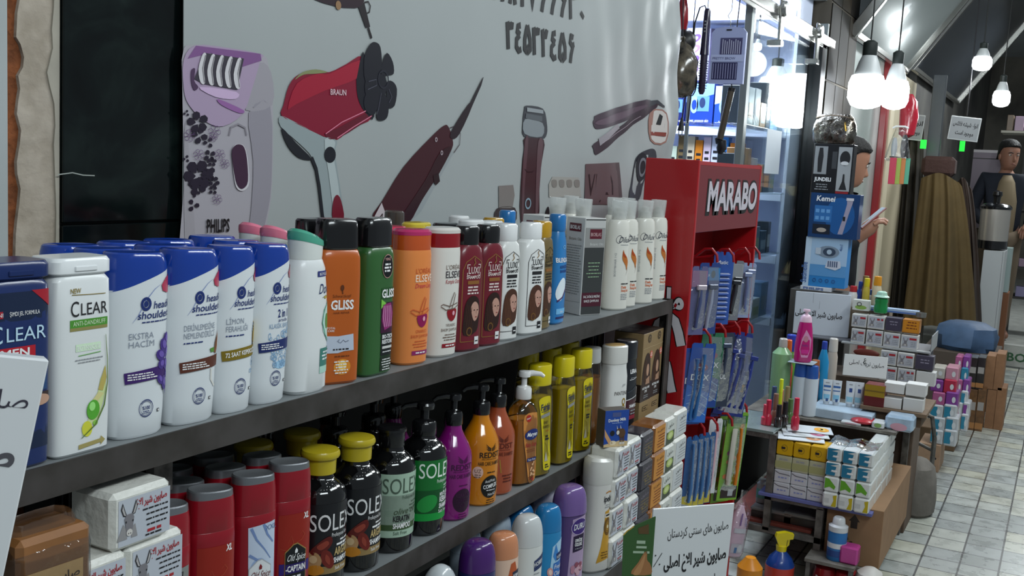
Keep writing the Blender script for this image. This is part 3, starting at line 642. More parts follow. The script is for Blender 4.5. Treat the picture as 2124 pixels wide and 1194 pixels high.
# --- white bottle with a slanting flip cap
def dove(loc, rz, label, capc, lab=True, group=None):
    r = thing('shampoo_bottle', label, 'shampoo', loc, rz, group)
    P = [(0, 0.034, 0.021, 2.8), (0.005, 0.038, 0.0245, 2.8), (0.06, 0.0385, 0.025, 2.8), (0.14, 0.0350, 0.024, 2.8), (0.175, 0.0315, 0.0225, 2.6), (0.186, 0.027, 0.02, 2.5), (0.190, 0.0245, 0.018, 2.4)]
    vessel(r, P, WHT)
    MB().loft([ring(z, a, b, 2.4, sk) for z, a, b, sk in ((0.188, 0.026, 0.0195, 0), (0.193, 0.0265, 0.02, 0), (0.210, 0.0270, 0.0205, -0.006))], M('#d8dcd8', 0.25)).build('collar', r)
    MB().loft([ring(z, a, b, 2.4, sk) for z, a, b, sk in ((0.2095, 0.0275, 0.021, -0.006), (0.213, 0.0285, 0.0215, -0.008), (0.219, 0.0282, 0.021, -0.0085), (0.2225, 0.024, 0.017, -0.0085))], M(capc, 0.12, coat=0.5)).build('flip_cap', r)
    if lab:
        L = Lab(front(P)); L.rect(0.0, 0.035, 0.164, 0.172, M('#232f73', 0.4), 1); L.text('BÜYÜLEYİCİ', 0.004, 0.1657, 0.004, WI, al='l', k=2)
        L.text('Dove', 0.003, 0.140, 0.014, M('#22315f', 0.3), al='l', sh=0.25, w=0.03, res=3); L.line([(0.012, 0.134), (0.02, 0.1365), (0.03, 0.134)], 0.001, GOLD, 1)
        L.ell(0.02, 0.134, 0.004, 0.002, M('#b5a04a'), 1); L.poly([(0.034, 0.128), (0.020, 0.118), (0.012, 0.102), (0.014, 0.086), (0.026, 0.072), (0.034, 0.066)], M('#b9d8cc', 0.4), 1)
        L.line([(0.03, 0.128), (0.016, 0.116), (0.012, 0.098), (0.02, 0.080), (0.034, 0.068)], 0.0018, M('#4f9a80', 0.4), 2); L.ell(0.024, 0.10, 0.005, 0.011, M('#5d8a45', 0.4), 2)
        L.rect(0.008, 0.036, 0.036, 0.062, M('#3c7a70', 0.4), 1); L.rect(0.008, 0.036, 0.026, 0.036, M('#a8d0c2', 0.4), 1); L.small(0.012, 0.034, 0.056, 3, 0.005, 0.0022, WI, 2)
        L.build('printed_label', r)
    return r
dove(spot(1.139, 0.0265), 0.02, 'white shampoo bottle with slanting teal flip cap beside orange bottle', '#4fa38a')
dove((1.16, 1.045, ZT), 0.1, 'white shampoo bottle with pink flip cap behind the teal-capped one, farther left of two', '#d9788f', False)
dove((1.146, 0.992, ZT), 0.1, 'white shampoo bottle with pink flip cap directly behind the teal-capped one', '#d9788f', False)
# --- block bottles with a heavy black cap
BLK = M('#121214', 0.18, coat=0.4)
def gliss(loc, rz, label, col, orange):
    r = thing('shampoo_bottle', label, 'shampoo', loc, rz)
    P = [(0, 0.032, 0.020, 4), (0.004, 0.0355, 0.0235, 4), (0.04, 0.0358, 0.024, 4), (0.16, 0.0355, 0.0238, 4), (0.186, 0.0345, 0.023, 4), (0.196, 0.0315, 0.021, 4), (0.1985, 0.029, 0.019, 4)]
    vessel(r, P, M(col, 0.28, coat=0.3))
    MB().loft([ring(z, a, b, 3.6) for z, a, b in ((0.198, 0.0295, 0.0205), (0.2005, 0.0312, 0.0222), (0.228, 0.0302, 0.0215), (0.238, 0.029, 0.020), (0.242, 0.026, 0.0175), (0.2405, 0.02, 0.012))], BLK).build('cap', r)
    L = Lab(front(P))
    if orange:
        L.ell(0, 0.143, 0.003, 0.0045, M('#5c2c10'), 1); L.line([(0, 0.14), (0.001, 0.134)], 0.0016, M('#5c2c10'), 1); L.text('Schwarzkopf', 0, 0.129, 0.0045, M('#6b3514'), w=0.03)
        L.text('GLISS', 0.001, 0.1115, 0.0135, WI, w=0.0375, bold=0.03); L.text('HAIR REPAIR', 0, 0.105, 0.003, M('#6b3514'), w=0.026)
        L.text('TOTAL', -0.016, 0.083, 0.003, WI); L.text('CARE', -0.016, 0.079, 0.003, WI)
        L.poly([(-0.022, 0.073), (-0.004, 0.072), (0.021, 0.0745), (0.0225, 0.05), (0.006, 0.0495), (-0.004, 0.047), (-0.023, 0.0475), (-0.021, 0.055), (-0.024, 0.060)], M('#b9c1d0', 0.4), 1)
        L.line([(-0.006, 0.064), (-0.002, 0.068), (-0.004, 0.063), (0.0, 0.062), (0.004, 0.066), (0.008, 0.063), (0.013, 0.065)], 0.001, M('#5d6476'), 2); L.small(-0.015, 0.016, 0.0525, 1, 0.003, 0.0022, INK, 2)
        L.ell(0.004, 0.026, 0.014, 0.012, M('#d98a2a', 0.3), 0); L.ell(0.004, 0.028, 0.007, 0.008, M('#f0c35c', 0.3), 1); L.small(-0.012, 0.018, 0.042, 1, 0.003, 0.0018, M('#6b3514')); L.small(-0.010, 0.014, 0.034, 5, 0.0042, 0.0018, WI, 2)
    else:
        L.ell(0.009, 0.169, 0.0135, 0.0185, M('#0d0f12', 0.3), 1, n=28); L.ell(0.009, 0.169, 0.0135, 0.0185, M('#a9877c', 0.3), 2, n=28, hole=0.93); L.text('YENİ', 0.009, 0.178, 0.004, M('#d9a9a0'), k=2); L.small(0.0, 0.018, 0.172, 3, 0.005, 0.0028, WI, 2)
        L.rect(-0.004, 0.03, 0.118, 0.136, M('#244d26', 0.3), 0); L.text('GLISS', 0.0135, 0.121, 0.0125, WI, w=0.033, bold=0.03, k=2); L.poly([(-0.004, 0.119), (-0.004, 0.104), (0.008, 0.112)], M('#7ac04a'), 2)
        L.rect(-0.003, 0.030, 0.066, 0.113, M('#3a1030', 0.3), 1); L.poly([(0.0, 0.11), (0.02, 0.112), (0.028, 0.095), (0.024, 0.075), (0.006, 0.070), (-0.001, 0.085)], M('#8c2a6b', 0.3), 2)
        for a in range(5): L.line([(0.003 + 0.004 * a, 0.108), (0.001 + 0.005 * a, 0.092), (0.006 + 0.0045 * a, 0.075)], 0.0018, M('#c78ab0', 0.3), 3)
        L.rect(-0.001, 0.031, 0.03, 0.066, M('#14191a', 0.3), 1); L.text('BIO-TECH', 0.015, 0.057, 0.006, WI, w=0.027, k=2, bold=0.03); L.text('RESTORE', 0.015, 0.049, 0.006, WI, w=0.027, k=2, bold=0.03); L.rect(0.002, 0.028, 0.041, 0.045, M('#c8c8c4'), 2); L.small(0.002, 0.028, 0.036, 1, 0.003, 0.0015, WI, 2)
        L.rect(-0.001, 0.031, 0.006, 0.029, M('#1c2a1d', 0.3), 1); L.small(0.002, 0.028, 0.024, 5, 0.004, 0.0015, WI, 2)
    L.build('printed_label', r); return r
gliss(spot(1.2135, 0.031), -0.42, 'orange shampoo bottle with black cap and torn white sticker', '#b4581a', True)
gliss(spot(1.298, 0.0265), -0.05, 'green shampoo bottle with black cap and purple hair print', '#2f5d2d', False)
def capped(name, label, loc, col, capc, h=0.24, w=0.033, d=0.022, group=None, cat='shampoo', n=3.4, neck=0.8, caph=0.036, capw=0.74, rz=0.0, rough=0.3):
    r = thing(name, label, cat, loc, rz, group); b = h - caph
    P = [(0, w * 0.9, d * 0.88, n), (0.004, w, d, n), (b * 0.5, w, d, n), (b * 0.82, w * 0.97, d * 0.97, n), (b * 0.94, w * 0.86, d * 0.9, n), (b, w * capw, d * neck, 2.4)]
    vessel(r, P, M(col, rough, coat=0.2))
    cw, cd = w * capw + 0.001, d * neck + 0.001
    MB().loft([ring(z, a, e, 2.6) for z, a, e in ((b - 0.0005, cw, cd), (b + 0.002, cw + 0.0005, cd + 0.0005), (h - 0.003, cw - 0.0003, cd - 0.0003), (h, cw - 0.003, cd - 0.003))], M(capc, 0.2, coat=0.4)).build('cap', r)
    return r, front(P)
capped('shampoo_bottle', 'black-capped shampoo bottle directly behind the orange sticker-marked bottle', (1.23, 0.995, ZT), '#a34f18', '#141416', h=0.238, w=0.036, capw=0.92)
# --- soft oval bottles lettered ELSEVE
def elseve(loc, label, col, capc, topc, txt, lc, sub, drop, band, rz=0.0, lab=True):
    r = thing('shampoo_bottle', label, 'shampoo', loc, rz - 0.25)
    P = [(0, 0.030, 0.021, 2.4), (0.004, 0.0335, 0.0245, 2.4), (0.05, 0.0350, 0.0255, 2.4), (0.12, 0.0358, 0.0258, 2.4), (0.180, 0.0355, 0.0255, 2.4), (0.188, 0.0345, 0.0245, 2.4)]
    vessel(r, P, M(col, 0.32, coat=0.2))
    q = MB().loft([ring(z, a, b, 2.4) for z, a, b in ((0.188, 0.0342, 0.0243), (0.190, 0.0345, 0.0246), (0.212, 0.0342, 0.0243))], M(capc, 0.15, coat=0.5))
    q.loft([ring(z, a, b, 2.4) for z, a, b in ((0.212, 0.0346, 0.0247), (0.2175, 0.0346, 0.0247), (0.2215, 0.030, 0.021))], M(topc, 0.2, coat=0.4)); q.build('cap', r)
    if lab:
        L = Lab(front(P)); L.text("L'ORÉAL", 0.008, 0.151, 0.0078, M(lc), w=0.037, res=3); L.text('ELSEVE', 0.009, 0.137, 0.0115, M(txt), w=0.040, bold=0.01, res=3); L.text(sub[0], 0.009, 0.127, 0.0075, M(sub[1]), w=0.040, sh=0.2)
        lp = [(-0.018, 0.088), (-0.008, 0.082), (0.012, 0.084), (0.026, 0.09), (0.02, 0.093), (0.0, 0.088), (-0.014, 0.092), (-0.018, 0.09)]
        L.line(lp, 0.0016, M(lc), 3); L.line([(0.0, 0.085), (0.005, 0.10), (0.011, 0.112), (0.014, 0.108), (0.010, 0.094), (0.006, 0.084)], 0.0016, M(lc), 3)
        L.poly(smooth([(-0.004, 0.082), (0.018, 0.083), (0.016, 0.068), (0.007, 0.062), (-0.002, 0.068)]), M(drop, 0.2), 2); L.ell(0.010, 0.076, 0.003, 0.004, M('#e0a0b0', 0.2), 4)
        L.text(sub[2], 0.006, 0.053, 0.0052, M(lc), w=0.024); L.text('BAKIM ŞAMPUANI', 0.006, 0.045, 0.0052, M(lc), w=0.042); L.small(-0.012, 0.024, 0.039, 3, 0.0045, 0.0018, M(lc)); L.rect(-0.012, 0.026, 0.0165, 0.0235, M(band, 0.3), 1); L.small(-0.009, 0.023, 0.020, 1, 0.003, 0.0022, WI, 2)
        L.build('printed_label', r)
    return r
elseve(spot(1.411, 0.03), 'light orange shampoo bottle with pink-topped cap, in the front row', '#df8443', '#c2521f', '#b52b62', '#f3d9c2', '#c4572c', ('Dream Long', '#c22a4c', 'ONARICI'), '#8d1450', '#8c2560')
elseve(spot(1.503, 0.03), 'white shampoo bottle with red cap and dark red drop', '#d6d3cc', '#8e0f1a', '#cfcac4', '#39343a', '#6e5a50', ('Komple Onarıcı', '#a32030', 'YAPILANDIRICI'), '#8a1520', '#8a1a26')
elseve((1.42, 0.993, ZT), 'light orange pink-topped bottle directly behind the front light orange one', '#df8443', '#c2521f', '#c22f50', '#f3d9c2', '#c4572c', ('', '#c22a4c', ''), '#8d1450', '#8c2560', lab=False)
capped('shampoo_bottle', 'white bottle with yellow lid standing behind the red-capped white bottle', (1.50, 0.99, ZT), '#d8d8d2', '#c8b53a', h=0.226, capw=0.96)
capped('shampoo_bottle', 'black-capped bottle behind the red-capped white bottle', (1.60, 0.992, ZT), '#5c1520', '#141416', h=0.222, capw=0.9)
capped('spray_bottle', 'small grey-brown pump spray behind the front row near the red bottles', (1.62, 1.12, ZT), '#5a5048', '#4d4540', h=0.235, w=0.02, capw=0.7, cat='spray')
capped('shampoo_bottle', 'white-capped bottle behind the first dark red bottle', (1.69, 0.992, ZT), '#dcdcd8', '#dfe0e0', h=0.226, capw=0.93)
capped('shampoo_bottle', 'white-capped bottle behind the second dark red bottle', (1.765, 0.992, ZT), '#dcdcd8', '#dfe0e0', h=0.222, capw=0.93)
# --- tapering bottles with an arched label and a portrait
def luxi(loc, label, col, capc, line, tint, hair, w=0.033, cw=0.021, rz=0.0, group=None, face=True):
    r = thing('shampoo_bottle', label, 'shampoo', loc, rz - 0.25, group)
    P = [(0, w * 0.9, 0.019, 3.2), (0.004, w, 0.0225, 3.2), (0.10, w, 0.0225, 3.2), (0.165, w * 0.95, 0.0220, 3.0), (0.183, w * 0.85, 0.0205, 2.8), (0.190, cw, 0.018, 2.3)]
    vessel(r, P, M(col, 0.3, coat=0.25))
    MB().loft([ring(z, a, b, 2.4) for z, a, b in ((0.189, cw + 0.001, 0.0185), (0.192, cw + 0.0022, 0.0195), (0.218, cw + 0.0016, 0.019), (0.222, cw - 0.001, 0.0165))], M(capc, 0.2, coat=0.4)).build('cap', r)
    L = Lab(front(P)); ar = [(-0.024, 0.018), (-0.024, 0.145), (-0.018, 0.160), (0, 0.170), (0.018, 0.160), (0.024, 0.145), (0.024, 0.018), (-0.024, 0.018)]
    L.line(ar, 0.0012, M(line), 1); T = M(tint)
    L.text('LUXI', 0, 0.139, 0.012, T, w=0.026, bold=0.01); L.text('SHAMPOO', 0, 0.130, 0.0055, T, w=0.034, bold=0.02); L.rect(-0.014, 0.014, 0.120, 0.1265, M('#8a5a2a' if col[1] == '6' else '#1d1d20'), 1); L.small(-0.016, 0.016, 0.115, 3, 0.0055, 0.0028, T)
    for a in (-1, 1): L.line([(a * 0.010, 0.155), (a * 0.016, 0.155), (a * 0.016, 0.148)], 0.0016, T, 2); L.line([(a * 0.010, 0.136), (a * 0.016, 0.136), (a * 0.016, 0.141)], 0.0014, T, 2)
    L.line([(-0.002, 0.153), (0.003, 0.158), (0.0, 0.163), (0.002, 0.167)], 0.002, M('#8a6a3a'), 2)
    L.poly(smooth([(-0.018, 0.03), (-0.020, 0.06), (-0.016, 0.088), (-0.004, 0.099), (0.010, 0.097), (0.017, 0.086), (0.018, 0.06), (0.012, 0.035)]), M(hair, 0.4), 2)
    if face:
        L.poly(smooth([(-0.004, 0.080), (0.004, 0.089), (0.013, 0.084), (0.016, 0.072), (0.013, 0.060), (0.006, 0.054), (0.0, 0.062)]), M('#b98e7e', 0.4), 3)
        for e in ((0.004, 0.074), (0.012, 0.074)): L.ell(*e, 0.0018, 0.0012, M('#2c1c18'), 4, n=8)
        L.ell(0.009, 0.0615, 0.0025, 0.001, M('#8a3a38'), 4, n=8); L.line([(0.009, 0.073), (0.010, 0.067)], 0.0006, M('#8a6558'), 4)
        for a in range(4): L.line([(-0.014 + 0.004 * a, 0.085 - 0.002 * a), (-0.016 + 0.004 * a, 0.06), (-0.010 + 0.004 * a, 0.036)], 0.001, M('#6d4530' if hair != '#2c1712' else '#4a2a1e'), 3)
    L.ell(-0.006, 0.036, 0.007, 0.008, M('#6b4a20'), 3, hole=0.7); L.rect(0.008, 0.019, 0.012, 0.026, M('#d8d8d8' if col[1] == '6' else '#1d1d20'), 2, nu=2); L.small(0.0095, 0.0175, 0.018, 1, 0.003, 0.002, INK if col[1] == '6' else WI, 3)
    L.build('printed_label', r); return r
luxi(spot(1.579, 0.026), 'dark red shampoo bottle with black cap beside the red-capped white bottle', '#6c1826', '#121214', '#8c6a30', '#d9c9c4', '#2c1712')
luxi(spot(1.655, 0.026), 'dark red shampoo bottle with black cap beside the white portrait bottle', '#6c1826', '#121214', '#8c6a30', '#d9c9c4', '#2c1712')
luxi((1.729, 0.938, ZT), 'white portrait shampoo bottle beside the dark red bottles', '#d8d9d6', '#dfe0e0', '#1f1f22', '#1f1f22', '#4a2c1e', w=0.031)
luxi((1.829, 0.936, ZT), 'white portrait shampoo bottle beside the tan one, largest of the white pair', '#dcdddb', '#e2e3e3', '#1f1f22', '#1f1f22', '#4a2c1e', w=0.035)
luxi((1.898, 0.947, ZT), 'tan portrait shampoo bottle with mustard cap', '#6d5c35', '#b58a1c', '#2c2416', '#2c2416', '#3c2416', w=0.03, rz=0.25)
luxi((1.87, 1.045, ZT), 'tan shampoo bottle with mustard cap behind the white portrait bottle', '#6d5c35', '#b58a1c', '#2c2416', '#2c2416', '#3c2416', w=0.03)
capped('shampoo_bottle', 'white-capped bottle behind the white portrait bottles, far back', (1.84, 1.11, ZT), '#dcdcd8', '#dfe0e0', h=0.222, w=0.03)
# --- pale blue slim bottle
def slim(loc, label, rz, lab):
    r = thing('shampoo_bottle', label, 'shampoo', loc, rz)
    P = [(0, 0.024, 0.017, 3), (0.004, 0.0275, 0.0205, 3), (0.06, 0.028, 0.021, 3), (0.13, 0.0265, 0.0205, 3), (0.175, 0.022, 0.019, 2.6), (0.195, 0.0175, 0.0165, 2.3), (0.199, 0.0165, 0.0155, 2.2)]
    vessel(r, P, M('#2b79b8', 0.25, coat=0.3))
    MB().loft([ring(z, a, b, 2.3) for z, a, b in ((0.198, 0.0175, 0.0165), (0.201, 0.0185, 0.0175), (0.230, 0.018, 0.017), (0.234, 0.0155, 0.0145))], M('#2570b0', 0.2, coat=0.3)).build('cap', r)
    if lab:
        L = Lab(front(P)); L.ell(0, 0.165, 0.006, 0.004, M('#7fb5d9'), 1, hole=0.7); L.text('BLENDAX', -0.001, 0.133, 0.0095, WI, w=0.046, bold=0.02); L.text('KEPEĞE', 0, 0.12, 0.006, M('#1d3a7a'), w=0.03, bold=0.02); L.text('BAKIM', 0, 0.111, 0.006, M('#1d3a7a'), w=0.028, bold=0.02)
        L.ell(-0.006, 0.075, 0.016, 0.026, M('#d9e4ea', 0.3), 1, rot=-0.4); L.line([(-0.02, 0.05), (0.0, 0.058), (0.02, 0.085)], 0.004, M('#4a2a5c', 0.3), 2); L.rect(-0.02, 0.02, 0.022, 0.034, M('#6fb0dd'), 1); L.text('500ml', 0, 0.025, 0.004, WI, k=2); L.rect(-0.02, 0.02, 0.012, 0.0165, M('#2a2a5c'), 1)
        L.build('printed_label', r)
slim((1.988, 0.955, ZT), 'blue slim shampoo bottle with white oval, beside the white carton', 0.0, True)
slim((1.975, 1.07, ZT), 'blue slim shampoo bottle behind the lettered blue one', 0.0, False)
# --- shampoo cartons
def carton(loc, rz, label):
    r = thing('shampoo_carton', label, 'carton', loc, rz); a, b, h = 0.032, 0.032, 0.222
    MB().box(-a, a, -b, b, 0, h, M('#cdcdca', 0.35, coat=0.3), 0.0012).build('box', r)
    L = Lab(lambda u, v, l: (u, -b - l, v), 0.0003); D = M('#3b3d3d', 0.3)
    L.rect(-a + .002, a - .002, 0.002, 0.155, D); L.rect(-a + .002, a - .002, 0.155, 0.2, M('#8e8e8c', 0.3)); L.rect(-a + .002, a - .002, 0.2, 0.2205, M('#b9b9b7', 0.3)); L.rect(-a + .002, a - .002, 0.217, 0.2195, D, 1)
    L.rect(-0.016, 0.02, 0.175, 0.197, M('#5c1f2b', 0.3), 1); L.text('BIOBLAS', 0.002, 0.181, 0.008, M('#c9a9a9'), w=0.031, k=2); L.text('Botanic Oils', 0.006, 0.160, 0.006, M('#c6c6c4'), w=0.04, k=1)
    L.small(-0.02, 0.024, 0.12, 5, 0.008, 0.002, M('#8fae8a')); L.rect(-a + .002, a - .002, 0.02, 0.052, M('#4a1c2a', 0.3), 1); L.text('SAÇ DÖKÜLMESİNE', 0.0, 0.04, 0.0055, WI, w=0.05, k=2); L.text('KARŞI ŞAMPUAN', 0.0, 0.03, 0.0055, WI, w=0.045, k=2)
    L2 = Lab(lambda u, v, l: (-a - l, -u, v), 0.0003)
    L2.rect(-0.02, 0.02, 0.19, 0.2085, M('#5c1f2b', 0.3), 1); L2.text('BIOBLAS', 0, 0.195, 0.0085, WI, w=0.034, k=2, bold=0.02); L2.text('Botanic Oils', 0.002, 0.170, 0.0065, M('#8b8378'), w=0.042); L2.small(-0.026, 0.026, 0.158, 20, 0.0058, 0.0018, M('#8d8d8c'), rag=0.12, al='l'); L2.line([(-0.028, 0.028), (0.03, 0.03)], 0.0006, GREY)
    L.build('printed_face', r); L2.build('printed_side', r); return r
k0 = carton((2.176, 0.972, ZT), -0.42, 'white and dark grey shampoo carton standing in front of another')
clone(k0, (2.13, 1.062, ZT), -0.25, 'shampoo carton mostly hidden behind the front white and grey carton')
# --- tall white spray bottles under clear overcaps
CLEARCAP = M('#d9dcda', 0.15, trans=0.0, alpha=0.38, coat=0.5)
def dilux(loc, label):
    r = thing('hair_milk_bottle', label, 'bottle', loc, -0.55)
    P = [(0, 0.029, 0.022, 2.3), (0.004, 0.0325, 0.025, 2.3), (0.03, 0.0330, 0.0255, 2.3), (0.12, 0.0300, 0.0245, 2.3), (0.19, 0.0270, 0.0235, 2.3), (0.207, 0.0255, 0.0225, 2.2), (0.214, 0.0215, 0.0205, 2.1), (0.216, 0.0175, 0.0175, 2)]
    vessel(r, P, M('#d8d6cd', 0.3, coat=0.3))
    MB().lathe([(0.0165, 0.215), (0.0165, 0.222), (0.0135, 0.224), (0.0135, 0.232), (0.009, 0.234), (0.009, 0.243), (0.004, 0.245)], M('#d9d7cf', 0.3), 16).build('nozzle', r)
    MB().lathe([(0.0178, 0.216), (0.0182, 0.217), (0.0205, 0.255), (0.0205, 0.259), (0.0198, 0.261), (0.0185, 0.258), (0.0165, 0.220)], CLEARCAP, 20).build('overcap', r)
    L = Lab(front(P)); N = M('#262c40', 0.4)
    L.text('Dilux', 0.004, 0.163, 0.0135, N, w=0.033, sh=0.3, res=3); L.ell(-0.0115, 0.170, 0.007, 0.010, N, 1, hole=0.9, rot=-0.3); L.ell(0.02, 0.174, 0.004, 0.006, GREY, 1, hole=0.85); L.small(-0.011, 0.02, 0.157, 1, 0.003, 0.0016, GREY)
    L.poly(smooth([(0.001, 0.145), (0.005, 0.137), (0.014, 0.127), (0.018, 0.116), (0.016, 0.101), (0.0145, 0.097), (0.010, 0.108), (0.003, 0.117), (-0.001, 0.127)]), M('#b5692c', 0.4), 1); L.poly([(0.001, 0.142), (0.006, 0.134), (0.013, 0.126), (0.006, 0.127), (0.0, 0.132)], M('#a8431c', 0.4), 2); L.line([(0.016, 0.103), (0.0165, 0.094), (0.013, 0.084)], [0.0014, 0.0009, 0.0003], M('#8a8076'), 2)
    L.text('BODY&HAIR 1+2', -0.016, 0.082, 0.0045, GREY, w=0.055, al='l', rot=math.pi / 2); L.small(0.0, 0.026, 0.064, 1, 0.003, 0.0026, INK, al='l'); L.text('Daily', 0.001, 0.053, 0.006, M('#c9602a'), al='l', bold=0.02); L.text('Shining Hair', 0.001, 0.045, 0.006, M('#c9602a'), w=0.025, al='l', bold=0.02); L.small(0.001, 0.025, 0.039, 4, 0.004, 0.002, GREY, al='l')
    L.build('printed_label', r); return r
d0 = dilux((2.304, 0.945, ZT), 'tall white spray bottle with clear overcap beside the front carton')
clone(d0, (2.373, 0.95, ZT), -0.55, 'tall white spray bottle with clear overcap, second from the front carton')
clone(d0, (2.472, 0.944, ZT), -0.75, 'tall white spray bottle with clear overcap, third from the front carton')
clone(d0, (2.577, 0.948, ZT), -0.55, 'tall white spray bottle with clear overcap beside the red stand, last of its row')
for px, py, Y in ((1157, 425, 1.07), (1185, 420, 1.12), (1211, 428, 1.015), (1275, 425, 1.045), (1302, 425, 1.025)):
    clone(d0, (at(px, py, Y=Y).x, Y, ZT), 0.05, 'tall white spray bottle with clear overcap in the back rows by the red stand', 'white spray bottles in the back rows')
# ================================================================== MIDDLE SHELF
def seat(xr, y, Yc, w, d=None, n=2.0):
    """centre of a vessel whose right silhouette shows at pixel xr,y when it stands at depth Yc"""
    d = d or w; q = n / (n - 1); px = xr
    for _ in range(4):
        p = at(px, y, Y=Yc); dep = -(RW.transposed() @ (p - EYE)).z; f = math.atan2(p.y, p.x)
        s = ((math.sin(f) * w) ** q + (math.cos(f) * d) ** q) ** (1 / q)
        px = xr - s * FPX / dep
    return at(px, y, Y=Yc).x
RED = M('#8a0f1e', 0.28, coat=0.3); SIL = M('#7f8286', 0.3, 0.6)
OSP = [(0, 0.028, 0.018, 2.5), (0.004, 0.0315, 0.0215, 2.5), (0.05, 0.0325, 0.022, 2.5), (0.15, 0.0325, 0.022, 2.5), (0.163, 0.0322, 0.0218, 2.5), (0.1636, 0.0318, 0.0214, 2.5), (0.1642, 0.0322, 0.0218, 2.5), (0.195, 0.0312, 0.0212, 2.5), (0.206, 0.0298, 0.0203, 2.5)]
def ospice(loc, label, kind=None, group=None):
    r = thing('shower_gel_bottle', label, 'shower gel', loc, -0.36, group)
    vessel(r, OSP, RED)
    MB().loft([ring(z, a, b, 2.4, k) for z, a, b, k in ((0.2055, 0.0298, 0.0203, 0), (0.2085, 0.0296, 0.0201, -0.002), (0.2145, 0.0290, 0.0196, -0.0015), (0.216, 0.0275, 0.0182, -0.0015), (0.2135, 0.024, 0.015, -0.001), (0.2125, 0.012, 0.008, 0))], SIL).build('lid', r)
    if kind:
        L = Lab(front(OSP)); T = 0.068
        hexa = [(-0.014, T + 0.022), (-0.002, T + 0.032), (0.004, T + 0.033), (0.018, T + 0.022), (0.0185, T - 0.018), (0.006, T - 0.031), (-0.004, T - 0.030), (-0.0145, T - 0.018)]
        big = [(x * 1.06 + 0.0, T + (v - T) * 1.05) for x, v in hexa]
        if kind == 'captain':
            L.poly([(-0.024, 0.145), (0.028, 0.145), (0.028, 0.005), (-0.024, 0.005)], M('#8e2013', 0.35), 0)
            for a, b, m in ((-0.006, 0.10, 1), (-0.010, 0.085, -1), (0.012, 0.11, 0.6), (-0.012, 0.03, 1), (0.0, 0.026, -1), (0.014, 0.02, 1)):
                L.line([(a - 0.012, b - 0.012 * m), (a - 0.002, b - 0.008 * m), (a + 0.004, b + 0.004 * m), (a, b + 0.014 * m), (a - 0.004, b + 0.004)], [0.0004, 0.0009, 0.001, 0.0008, 0.0004], M('#a8452c'), 1)
            L.text('XL', 0.018, 0.136, 0.0085, WI, w=0.0095, bold=0.03, sh=0.1)
            L.poly([(-0.022, T + 0.006), (0.026, T + 0.006), (0.026, T - 0.010), (-0.022, T - 0.010)], M('#2c1a6e', 0.3), 1)
            L.poly(big, M('#9c7b45', 0.3), 2); L.poly(hexa, M('#15171a', 0.3), 3); L.rect(-0.0144, 0.0182, T - 0.009, T + 0.005, M('#23165a', 0.3), 4)
            L.text('-CAPTAIN', 0.002, T - 0.006, 0.0085, WI, w=0.031, k=5, bold=0.03); L.text('Old Spice', 0.002, T + 0.0095, 0.0095, WI, w=0.029, k=5, sh=0.3, res=3); L.poly([(0.0, T + 0.020), (0.004, T + 0.0205), (0.0045, T + 0.024), (0.002, T + 0.028), (0.0, T + 0.024)], WI, 5)
            L.small(-0.006, 0.012, T - 0.014, 2, 0.006, 0.003, WI, 5)
        elif kind == 'cooling':
            L.poly([(-0.016, 0.148), (0.025, 0.152), (0.026, 0.06), (-0.014, 0.055)], M('#b9c6d9', 0.3), 0)
            for q in ([(-0.012, 0.147), (-0.004, 0.13), (0.008, 0.115), (0.018, 0.10)], [(0.006, 0.15), (0.012, 0.135), (0.022, 0.122)], [(-0.014, 0.11), (0.0, 0.10), (0.01, 0.085)]): L.line(q, [0.004, 0.003, 0.002, 0.001][:len(q)], M('#6f87b5', 0.3), 1)
            L.ell(0.0, 0.09, 0.012, 0.014, M('#93a9cd', 0.3), 0); L.text('XXL', 0.018, 0.141, 0.007, M('#5d7297'), k=2)
            L.poly([(-0.010, 0.03), (0.026, 0.03), (0.026, 0.006), (-0.008, 0.006)], M('#c3cdd8', 0.3), 0); L.poly(big, M('#a7abb0', 0.3), 2); L.poly(hexa, M('#d5d8da', 0.3), 3)
            L.poly([(0.0, T + 0.020), (0.004, T + 0.0205), (0.0045, T + 0.024), (0.002, T + 0.028), (0.0, T + 0.024)], M('#7a1a22'), 5); L.text('Old Spice', 0.002, T + 0.0085, 0.0095, M('#6b2024'), w=0.029, k=5, sh=0.3, res=3); L.text('COOLING', 0.003, T - 0.004, 0.008, M('#3a76a8'), w=0.023, k=5, bold=0.03); L.small(-0.006, 0.012, T - 0.013, 1, 0.004, 0.0026, INK, 5); L.small(-0.004, 0.010, T - 0.020, 1, 0.004, 0.0026, INK, 5)
        else:
            L.poly([(-0.018, 0.135), (0.026, 0.139), (0.026, 0.08), (-0.018, 0.08)], M('#7c7f7c', 0.5), 0); L.poly([(-0.018, 0.078), (0.026, 0.078), (0.026, 0.068), (-0.018, 0.068)], M('#5c1016', 0.4), 0); L.poly([(-0.018, 0.066), (0.026, 0.066), (0.026, 0.005), (-0.018, 0.005)], M('#6d706d', 0.5), 0)
            L.text('XL', 0.014, 0.124, 0.009, INK, w=0.010, bold=0.03, sh=0.1)
            for a in range(3): L.ell(0.004 + 0.007 * a, 0.073, 0.001, 0.001, M('#b05a50'), 1, n=8)
            L.ell(0.008, 0.035, 0.017, 0.024, M('#191b1d'), 2); L.poly([(0.006, 0.044), (0.010, 0.0445), (0.0105, 0.048), (0.008, 0.053), (0.006, 0.048)], WI, 5); L.text('Old Spice', 0.008, 0.032, 0.008, WI, w=0.026, k=5, sh=0.3)
        L.build('printed_label', r)
    return r
OY = YF + 0.022
osx = [seat(x, 1120, OY, 0.0325, 0.022, 2.5) for x in (389, 481, 566, 637)]
ospice((osx[0], OY, ZM), 'red shower gel bottle with a worn silver label marked XL beside the white soaps', 'silver')
